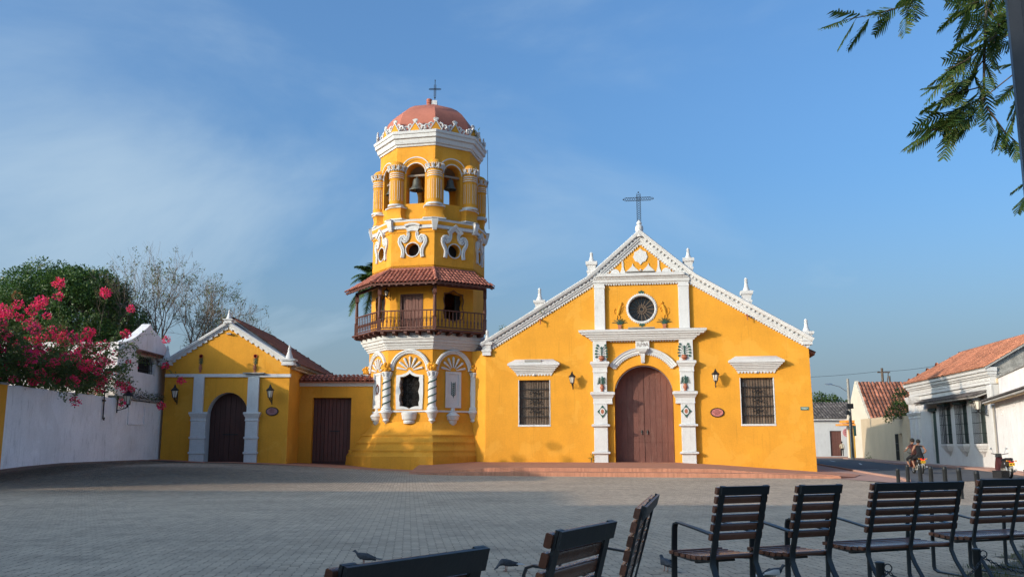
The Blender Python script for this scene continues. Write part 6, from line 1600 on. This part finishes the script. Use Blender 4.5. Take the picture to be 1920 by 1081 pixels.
def lumpy_tree(name, label, loc, cen, rad, nl, rl, per, ln_, wd, m, seed, trunk_r=.35, group=None, droop=.35, bark=None, zmin=-.35):
    t = thing(name, label, 'tree', loc, 0, group); rg = np.random.default_rng(seed)
    cl = []
    while len(cl) < nl:
        d = rg.normal(size=3); d /= np.linalg.norm(d)
        if d[2] < zmin: continue
        k = rg.uniform(.84, 1.0) if rg.random() < .86 else rg.uniform(.4, .8)
        cl.append((np.array(cen)+d*k*(np.array(rad)-rl*.6), rl*rg.uniform(.65, 1.25)))
    P, D = clump_points(rg, cl, per)
    leaf_mesh('crown', P, D, ln_, wd, m, t, rg, droop)
    mb = MB(); top_ = Vector((cen[0], cen[1], cen[2]))
    mb.tube([(0, 0, -.2), (.05, 0, cen[2]*.25), (cen[0]*.3, cen[1]*.3, cen[2]*.5), tuple(top_)], [trunk_r*1.3, trunk_r, trunk_r*.85, trunk_r*.4], 9)
    for c, r_ in cl[::max(1, nl//14)]:
        a = Vector((cen[0]*.3, cen[1]*.3, cen[2]*.5)); b = Vector(c)
        mb.tube([a, a.lerp(b, .5)+Vector((0, 0, .3)), b], [trunk_r*.4, trunk_r*.25, .04], 6)
    mb.build('trunk', bark or BARK, t)
    return t
MANGO = leafmat('mango_leaf', [(.03, .07, .014), (.045, .10, .02), (.065, .13, .026), (.085, .155, .03), (.05, .105, .02)], .28, .45)
FARLEAF = leafmat('far_leaf', [(.03, .06, .018), (.05, .09, .025), (.08, .12, .03)], .3)
DULL = leafmat('sparse_leaf', [(.06, .10, .02), (.10, .15, .03), (.15, .17, .04)], .4)
lumpy_tree('mango_tree', 'dense dark green mango tree rounded behind the white house', (-30.3, 60, 0), (0, 0, 7.5), (6.5, 6.0, 6.1), 280, .95, 430, .22, .085, MANGO, 5, .45)
t = bpy.data.objects['mango_tree']
rg = np.random.default_rng(8)      # reddish flower panicles and young flushes on the mango
cl = []
for i in range(9):
    d = rg.normal(size=3); d[1] = -abs(d[1]); d[0] = -abs(d[0])*.8; d[2] = abs(d[2]); d /= np.linalg.norm(d); cl.append((np.array((0, 0, 7.6))+d*np.array((6.4, 5.8, 5.8)), rg.uniform(.15, .3)))
P, D = clump_points(rg, cl, 700); leaf_mesh('young_leaves', P, D, .20, .06, leafmat('young_leaf', [(.30, .12, .06), (.38, .17, .08), (.22, .16, .05)], .3), t, rg)
# unseen garden tree left of the frame; its crown dapples the chapel and the tower's foot
lumpy_tree('garden_tree', 'leafy garden tree behind the yellow wall, left of the view', (-26.5, 40.0, .2), (0, 0, 6.4), (3.0, 3.4, 2.0), 30, 1.0, 70, .30, .12, MANGO, 15, .25)
lumpy_tree('garden_tree', 'second garden tree behind the yellow wall, left of the view', (-27.5, 36.0, .2), (0, 0, 6.2), (2.4, 2.4, 1.8), 22, .9, 60, .30, .12, MANGO, 16, .22)
for i, (x, y, h, r_, lab) in enumerate(((47.6, 140, 7.0, 3.4, 'dark round tree above the grey roof at the street end'), (51.7, 142, 6.2, 3.2, 'lighter tree right of the dark one at the street end'), (58.5, 150, 5.0, 3.6, 'low tree mostly hidden behind the utility pole'))):
    lumpy_tree('far_tree', lab, (x, y, 0), (0, 0, h), (r_, r_, r_*.75), 26, 1.0, 120, .34, .20, FARLEAF, 30+i, .25, 'trees beyond the end of the street')
# small bush on the beige wall, weeds
def bush(name, label, cat, loc, clumps, per, ln_, wd, m, seed, stems=6):
    t = thing(name, label, cat, loc); rg = np.random.default_rng(seed)
    P, D = clump_points(rg, clumps, per); leaf_mesh('leaves', P, D, ln_, wd, m, t, rg, .1)
    mb = MB()
    for c, r_ in clumps[:stems]: mb.tube([(0, 0, -.05), tuple(np.array(c)*.6), tuple(c)], [.03, .02, .008], 5)
    mb.build('stems', BARK, t); return t
bush('roof_shrub', 'dark shrub growing on the wall top beside the white house', 'shrub', (32.8, 77.2, 3.7), [((0, 0, .8), .8), ((.2, .2, 1.6), .7), ((-.6, .2, .5), .6), ((.7, .2, .6), .6), ((.1, 0, 2.2), .4), ((-.9, .3, 0), .4)], 900, .18, .07, MANGO, 3)
bush('wall_weeds', 'dry weeds on the stone ledge of the white garden wall', 'weeds', (-19.95, 50.2, 3.9), [((0, y, .12+.05*(k % 2)), .20) for k, y in enumerate(np.linspace(-2.6, 2.4, 12))], 900, .18, .03, leafmat('dry_weed', [(.05, .05, .03), (.09, .08, .04), (.05, .07, .03)], .2), 5, 12)
bush('wall_fern', 'little fern sprouting on the left gable of the church', 'weeds', church_pt(-8.0, -.1, 7.95), [((0, 0, .15), .18), ((-.15, 0, .3), .14)], 500, .22, .05, DULL, 6, 2)
bush('wall_fern', 'small fern on the church gable by the second finial', 'weeds', church_pt(-5.75, -.15, 9.2), [((0, 0, .05), .16), ((.1, 0, .2), .12)], 500, .2, .05, DULL, 7, 2)
bush('doorside_weed', 'bright green weed at the foot of the left door pilaster', 'weeds', church_pt(-2.98, -.1, .48), [((0, 0, .15), .16), ((-.05, 0, .32), .10)], 500, .16, .06, DULL, 8, 2)
bush('roof_weed', 'green tuft growing from the bell tower cornice on the right', 'weeds', (TC[0]+2.9, TC[1]-1.9, 20.35), [((0, 0, .15), .22), ((.2, 0, .3), .15)], 420, .22, .05, DULL, 9, 2)
bush('kerb_weed', 'tuft of weeds at the foot of the beige wall', 'weeds', (36.6, 94.5, .12), [((0, 0, .25), .35)], 400, .25, .07, MANGO, 10, 1)

# ---- leafless spreading tree behind the chapel
bt = thing('bare_tree', 'nearly leafless spreading tree behind the chapel', 'tree', (-24.1, 62, 0))
bt.scale = (.84, .84, .86)
rnd = random.Random(12); mb = MB(); tips = []
def grow(p, d, l_, r_, depth):
    n = 3; pts = [p]; q = Vector(p); dd = Vector(d)
    for i in range(n):
        dd = (dd + Vector((rnd.uniform(-.16, .16), rnd.uniform(-.16, .16), rnd.uniform(-.06, .12)))).normalized()
        q = q + dd*l_/n; pts.append(q.copy())
    mb.tube(pts, [r_*(1-.35*i/n) for i in range(n+1)], 7 if depth < 2 else (5 if depth < 4 else 3), cap=False)
    if depth >= 6 or r_ < .008: tips.append(q); return
    k = 3 if rnd.random() < .55 else 2
    for i in range(k):
        a = rnd.uniform(0, 2*PI); sp = rnd.uniform(.30, .62)
        ax = dd.orthogonal().normalized(); ax = Matrix.Rotation(a, 3, dd) @ ax
        nd = (dd*math.cos(sp) + ax*math.sin(sp)); nd.z += .06; nd.normalize()
        grow(q, nd, l_*rnd.uniform(.68, .86), r_*rnd.uniform(.50, .66), depth+1)
    if depth >= 2:
        for i in range(2):
            b = pts[1+i]; ax = Matrix.Rotation(rnd.uniform(0, 2*PI), 3, dd) @ dd.orthogonal().normalized()
            grow(b, (dd*.6+ax*.8).normalized(), l_*.55, r_*.4, depth+2)
mb.tube([(0, 0, -.2), (.05, 0, 2), (0, 0, 4.2)], [.42, .34, .30], 10)
for dx, dy, dz, l_ in ((-.72, -.1, .95, 3.5), (-.35, .2, 1, 3.7), (.05, -.2, 1, 3.6), (.42, .1, .85, 3.5), (.70, -.15, .72, 3.0), (.25, .5, .8, 3.0), (-.2, -.5, .9, 3.0)):
    grow(Vector((0, 0, 4.0)), Vector((dx, dy, dz)).normalized(), l_, .17, 0)
mb.build('trunk', BARKP, bt, fix=False)
rg = np.random.default_rng(2); sel = [tips[i] for i in rg.choice(len(tips), min(620, len(tips)), replace=False)]
P, D = clump_points(rg, [(np.array(q), .20) for q in sel], 330); leaf_mesh('crown', P, D, .16, .07, leafmat('thin_leaf', [(.08, .12, .03), (.11, .15, .04), (.16, .15, .06), (.09, .13, .03)], .4), bt, rg)
# seed pods hanging
mb = MB()
for i in rg.choice(len(tips), 110): q = tips[i]; mb.tube([q, q+Vector((.02, 0, -.25)), q+Vector((.05, 0, -.5))], .014, 3, cap=False)
mb.build('seed_pods', BARK, bt, fix=False)

# ---- palm behind the tower
pm = thing('palm_tree', 'green palm showing behind the left side of the bell tower', 'palm', (-10.1, 66, 0))
mb = MB(); mb.tube([(0, 0, 0), (.1, 0, 6), (0, 0, 13.5)], [.22, .18, .15], 9); mb.build('trunk', CONC, pm)
rnd = random.Random(3); fr_ = MB()
for i in range(34):
    a = 2*PI*i/34+rnd.uniform(-.1, .1); el = rnd.uniform(-.5, 1.2); L_ = rnd.uniform(2.4, 3.2)
    pts = []
    for s_ in np.linspace(0, 1, 9):
        rr = L_*s_*math.cos(el)*(1-.15*s_); zz = L_*s_*math.sin(el) - 1.5*s_*s_
        pts.append(Vector((rr*math.cos(a), rr*math.sin(a), 13.5+zz)))
    fr_.tube(pts, [.035*(1-.8*s_) for s_ in np.linspace(0, 1, 9)], 4, cap=False)
    for k in range(46):
        s_ = .12+.88*k/46; u = s_*8; i0 = min(7, int(u)); p = pts[i0].lerp(pts[i0+1], u-i0); tn = (pts[i0+1]-pts[i0]).normalized(); sd = tn.cross(Vector((0, 0, 1))).normalized()
        for sg in (-1, 1):
            l_ = .62*math.sin(PI*min(.95, .15+.8*s_))+.12; d = (sd*sg*.8+tn*.5+Vector((0, 0, -.35+rnd.uniform(-.15, .2)))).normalized(); w_ = tn*.04
            b = len(fr_.v); fr_.v += [tuple(p-w_), tuple(p+w_), tuple(p+d*l_)]; fr_.f.append((b, b+1, b+2))
fr_.build('crown', leafmat('palm_leaf', [(.03, .07, .015), (.06, .11, .025), (.10, .15, .04)], .3), pm, fix=False)

# ---- bougainvillea over the white wall
bg_ = thing('bougainvillea', 'magenta flowering bougainvillea spilling over the white garden wall', 'shrub', (-20.4, 41.3, 4.15))
rg = np.random.default_rng(21); rnd = random.Random(21)
stems = MB(); lp_, ld_, fc = [], [], []
def shoot(p, d, l_, r_, sag, leafy=1.0, flow=.5):
    n = max(5, int(l_/.25)); q = Vector(p); dd = Vector(d).normalized(); pts = [q.copy()]
    for i in range(n):
        dd = (dd + Vector((rnd.uniform(-.18, .18), rnd.uniform(-.18, .18), rnd.uniform(-.12, .12)-sag*(i/n)))).normalized()
        q = q+dd*l_/n; pts.append(q.copy())
        for k in range(int(9*leafy)):
            lp_.append(tuple(q+Vector((rnd.gauss(0, .07), rnd.gauss(0, .07), rnd.gauss(0, .07))))); ld_.append((rnd.gauss(0, .5), rnd.gauss(0, .5), rnd.uniform(-.2, .8)))
    stems.tube(pts, [r_*(1-.75*i/n) for i in range(n+1)], 4, cap=False)
    if rnd.random() < flow: fc.append((q.copy(), rnd.uniform(.13, .30)))
    if rnd.random() < flow*.35: fc.append((pts[len(pts)*2//3], rnd.uniform(.10, .2)))
    return q
for i in range(250):
    y0 = rnd.uniform(-8.2, 4.7); edge = abs((y0+1.5)/7.5)
    hgt = rnd.uniform(.35, 1.0)*(4.0-1.7*edge**2)
    d = (rnd.uniform(-.5, .75), rnd.uniform(-.7, .7), rnd.uniform(.2, 1.1))
    shoot((rnd.uniform(-.9, .25), y0, rnd.uniform(-.45, .5)), d, rnd.uniform(.6, 1.0)*hgt+.3, .018, .22, 1.9, .46)
for i in range(22):      # drapes over the wall face
    shoot((.40, rnd.uniform(-8, 5.5), rnd.uniform(.15, .5)), (rnd.uniform(.1, .5), rnd.uniform(-.5, .5), rnd.uniform(-.2, .3)), rnd.uniform(.4, 1.1), .012, .5, .8, .4)
for (p, d, l_, sg) in (((.2, 5.2, 1.0), (.15, 1, .35), 4.4, .10), ((.2, 5.0, .5), (.25, 1, .18), 4.2, .10), ((.2, 4.8, 2.0), (.1, 1, .5), 3.6, .25), ((.2, 5.4, .4), (.3, 1, -.02), 3.0, .1), ((.2, 4.4, 2.3), (.1, .5, 1), 2.6, .05), ((0, 3.2, 2.6), (.1, .3, 1), 2.3, .02), ((.2, 5.0, 1.6), (.2, 1, .75), 4.2, .22), ((0, -2, 3), (0, .2, 1), 1.6, .02), ((.2, 5.3, 1.4), (.3, 1, .1), 4.2, .10)):
    q = shoot(p, d, l_, .015, sg, .55, 1.0); fc.append((q, .18))
for i in range(40): fc.append((Vector((rnd.uniform(-.6, .6), rnd.uniform(-8, 4), rnd.uniform(.3, 3.4))), rnd.uniform(.14, .32)))
stems.build('stems', BARK, bg_, fix=False)
leaf_mesh('leaves', np.array(lp_), np.array(ld_), .11, .075, leafmat('bougainvillea_leaf', [(.05, .09, .022), (.075, .125, .03), (.12, .16, .045)], .4), bg_, rg, .1)
fA = [(np.array(c), r_) for i, (c, r_) in enumerate(fc) if i % 3]; fB = [(np.array(c), r_) for i, (c, r_) in enumerate(fc) if i % 3 == 0]
for cl, cols in ((fA, [(.72, .025, .08), (.85, .045, .14), (.76, .035, .20)]), (fB, [(.86, .05, .07), (.82, .07, .18), (.88, .07, .25)])):
    P, D = clump_points(rg, cl, 1500); leaf_mesh('bracts', P, D, .085, .075, leafmat('bract', cols, .45, .6), bg_, rg, 0)

# ---- feathery branches reaching in at the top right; trunk right of the frame
ac = thing('acacia_tree', 'feathery acacia branches hanging in at the upper right', 'tree', (8.6, 9.2, .2))
limb = MB(); lv = MB(); rnd = random.Random(31)
def W(p): return Vector(p) - Vector((8.6, 9.2, .2))
limb.tube([(0, 0, -.3), (.05, .1, 2.2), (-.2, .2, 4.2), (-.9, .1, 5.8)], [.26, .20, .16, .12], 9)
def bileaf(p, d, L_, sidev=None):
    """bipinnate leaf: rachis with pairs of finger-like pinnae"""
    d = Vector(d).normalized(); sd = d.cross(Vector((0, 0, 1)))
    sd = sd.normalized() if sd.length > .1 else Vector((1, 0, 0))
    sd = (Matrix.Rotation(rnd.uniform(-1.2, 1.2), 3, d) @ sd); nn = sd.cross(d)
    n = rnd.randint(10, 14); pts = [p + d*L_*i/n + Vector((0, 0, -.10*L_*(i/n)**2)) for i in range(n+1)]
    lv.tube(pts, .0022, 3, cap=False)
    for i in range(2, n+1):
        pl_ = (L_*.36*math.sin(PI*(.22+.66*i/n))+.02)*rnd.uniform(.85, 1.12)
        for sg in (-1, 1):
            dd = (sd*sg*.85+d*.62+Vector((0, 0, -.30+rnd.uniform(-.22, .15)))).normalized(); w_ = (d-dd*d.dot(dd)).normalized()*.0088
            # pinna: toothed strip, three leaflet pairs per side suggested by notches
            q = pts[i]; vs = []; m = 5
            for k in range(m+1): vs.append(q+dd*pl_*k/m + w_*(1.0 if k % 1 == 0 else .3)*(1-.75*(k/m)**2) + nn*.004*math.sin(k))
            for k in range(m, -1, -1): vs.append(q+dd*pl_*k/m - w_*(1-.75*(k/m)**2))
            b = len(lv.v); lv.v += [tuple(x) for x in vs]
            for k in range(m): lv.f.append((b+k, b+k+1, b+2*m-k, b+2*m+1-k))
def twig(pts, r_, nleaf, L_, spread=1.0):
    pts = [W(p) for p in pts]; limb.tube(pts, [r_*(1-.7*i/(len(pts)-1)) for i in range(len(pts))], 5)
    for k in range(nleaf):
        s_ = (.12+.88*(k+.5)/nleaf)*(len(pts)-1); i0 = min(len(pts)-2, int(s_)); p = pts[i0].lerp(pts[i0+1], s_-i0); tn = (pts[i0+1]-pts[i0]).normalized()
        d = tn*.7+Vector((rnd.uniform(-1, .5), rnd.uniform(-.8, .8), rnd.uniform(-.75, .35)))*spread
        bileaf(p, d, L_*rnd.uniform(.75, 1.2))
top = (5.6, 8.7, 6.6)
limb.tube([W((7.7, 9.3, 6.0)), W((6.6, 9.0, 6.5)), W(top), W((4.6, 8.4, 6.3)), W((3.6, 8.1, 5.8))], [.12, .09, .06, .04, .02], 7)
twig([(4.3, 8.3, 6.1), (3.75, 8.1, 5.55), (3.45, 8.0, 5.42), (3.15, 8.0, 5.36)], .012, 11, .30)
twig([(4.1, 8.2, 6.0), (3.9, 8.1, 5.7), (3.72, 8.0, 5.42)], .010, 7, .28)
twig([(5.2, 8.5, 6.4), (4.6, 8.2, 5.6), (4.45, 8.05, 5.0), (4.38, 8.0, 4.55), (4.2, 8.0, 4.35), (3.85, 7.95, 4.25)], .02, 26, .32)
twig([(5.1, 8.5, 6.3), (4.75, 8.2, 5.6), (4.55, 8.0, 5.2), (4.25, 8.0, 4.95), (4.05, 8.0, 4.85)], .015, 18, .32)
twig([(4.38, 8.0, 4.6), (4.15, 8.0, 4.45), (4.0, 8.0, 4.42)], .008, 10, .28)
twig([(4.45, 8.0, 5.0), (4.3, 8.1, 4.8), (4.15, 8.1, 4.75)], .008, 9, .28)
twig([(4.6, 8.0, 5.3), (4.4, 7.9, 5.5), (4.2, 7.9, 5.45)], .008, 9, .3)
twig([(4.40, 8.0, 4.7), (4.10, 8.0, 4.62), (3.95, 8.0, 4.55)], .008, 7, .26)
twig([(4.4, 8.0, 4.5), (4.55, 8.0, 4.25), (4.75, 8.0, 4.05), (4.95, 8.1, 3.8)], .010, 10, .24)
twig([(5.4, 8.5, 6.2), (4.95, 8.2, 5.5), (4.75, 8.1, 5.0), (4.70, 8.0, 4.6), (4.62, 8.0, 4.3)], .014, 16, .30)
twig([(5.6, 8.4, 5.2), (5.1, 8.1, 4.4), (4.85, 8.0, 3.9), (4.66, 8.0, 3.62)], .012, 8, .24)
twig([(5.3, 8.4, 6.1), (4.9, 8.1, 5.4), (4.6, 8.0, 5.35), (4.35, 7.9, 5.25)], .012, 12, .32)
for i in range(26):
    x = rnd.uniform(5.2, 8.5); y = rnd.uniform(7.5, 11); z = rnd.uniform(5.4, 7.2)
    twig([(7.4, 9.2, 6.1), ((x+7.4)/2, (y+9.2)/2, (z+6.3)/2+.3), (x, y, z), (x-.4, y, z-.4)], .014, 6, .32)
limb.build('trunk', BARK, ac, fix=False)
lv.build('crown', leafmat('acacia_leaf', [(.04, .085, .018), (.06, .115, .024), (.09, .14, .03), (.13, .14, .035)], .38), ac, fix=False, smooth=0)

# ---- thin grass on worn soil behind the benches
SOIL = mat('worn_soil', (.165, .135, .10), .95, var=.3, vscale=2.5, bump=.4, bscale=40, stain=(.06, .07, .03), stain_amt=.6)
ge = [(1.5, 4.6), (2.2, 6.2), (2.95, 7.5), (3.7, 8.6), (4.7, 9.7), (6.1, 11.4), (7.8, 13.6), (10.5, 16)]
rj = random.Random(6); gpoly = []
for p0, p1 in zip(ge[:-1], ge[1:]):
    for k in range(9):
        f_ = k/9; j_ = rj.uniform(-.14, .14); gpoly.append((p0[0]+(p1[0]-p0[0])*f_+j_, p0[1]+(p1[1]-p0[1])*f_-j_*.8))
gpoly += [(12, 16), (12, 5), (6, 3.5)]
so = sheet('soil_verge', gpoly, SOIL, dz=.008)
rg = np.random.default_rng(9); gp_ = []
from mathutils.geometry import intersect_point_tri_2d
tri = geometry.tessellate_polygon([[Vector((p[0], p[1], 0)) for p in gpoly]])
import mathutils
nz = lambda x, y: mathutils.noise.noise(Vector((x*1.1, y*1.1, 3.3)))
while len(gp_) < 16000:
    x, y = rg.uniform(1.5, 10), rg.uniform(5, 15)
    if any(intersect_point_tri_2d(Vector((x, y)), *[Vector(gpoly[i]) for i in t_]) for t_ in tri) and nz(x, y)+.22 > rg.uniform(-.25, .5): gp_.append((x, y, gz(x, y)+.006))
for i in range(900):   # weeds between the pavers near the benches
    c = [(3.55, 8.25), (4.6, 9.0), (5.3, 10.2), (2.9, 7.8)][i % 4]; x, y = rg.normal(c[0], .22), rg.normal(c[1], .10); gp_.append((x, y, gz(x, y)))
G = np.array(gp_); up = np.zeros_like(G); up[:, 2] = 1.6
go = leaf_mesh('grass', G, up, .045, .008, leafmat('grass_blade', [(.05, .075, .02), (.09, .11, .03), (.16, .14, .06), (.07, .09, .03)], .3), None, rg, -.3)
tag(go, kind='stuff')

# ------------------------------------------------------------------ unseen houses added behind and left of the camera, shaped to shade the plaza
def plain_house(label, x0, x1, y0, y1, h, zr, m):
    t = thing('shade_house', label, 'house', ((x0+x1)/2, (y0+y1)/2, 0), 0, 'unseen houses added to shade the plaza')
    hx, hy = (x1-x0)/2, (y1-y0)/2
    mb = MB(); mb.box(-hx, hx, -hy, hy, -.2, h-.3); mb.build('wall', m, t)
    mb = MB(); mb.box(-hx-.25, hx+.25, -hy-.25, hy+.25, h-.32, h-.02); mb.box(-hx-.1, hx+.1, -hy-.1, hy+.1, h-.02, h); mb.build('parapet', WHT, t)
    n = int((x1-x0)/4)
    for i in range(n):
        u = -hx+(i+.5)*2*hx/n
        for z in ((.1, 5.2) if h > 7 else (.6,)):
            mb = MB(); mb.box(u-.6, u+.6, hy-.02, hy+.05, z, z+2.6); wn = mb.build('shutter_window', DKGREEN, t)
    return t
plain_house('unseen two-storey white house added to shade the left of the plaza', -78, -35.5, -6, 8.5, 11.7, 0, WHT)
plain_house('unseen two-storey cream house added to shade the near side of the plaza', -78, -21.0, -48, 1.6, 11.7, 0, CREAM)
plain_house('unseen low yellow house added beside the yellow wall to shade the plaza', -31, -20.1, 26.8, 33.3, 6.8, 0, YEL)
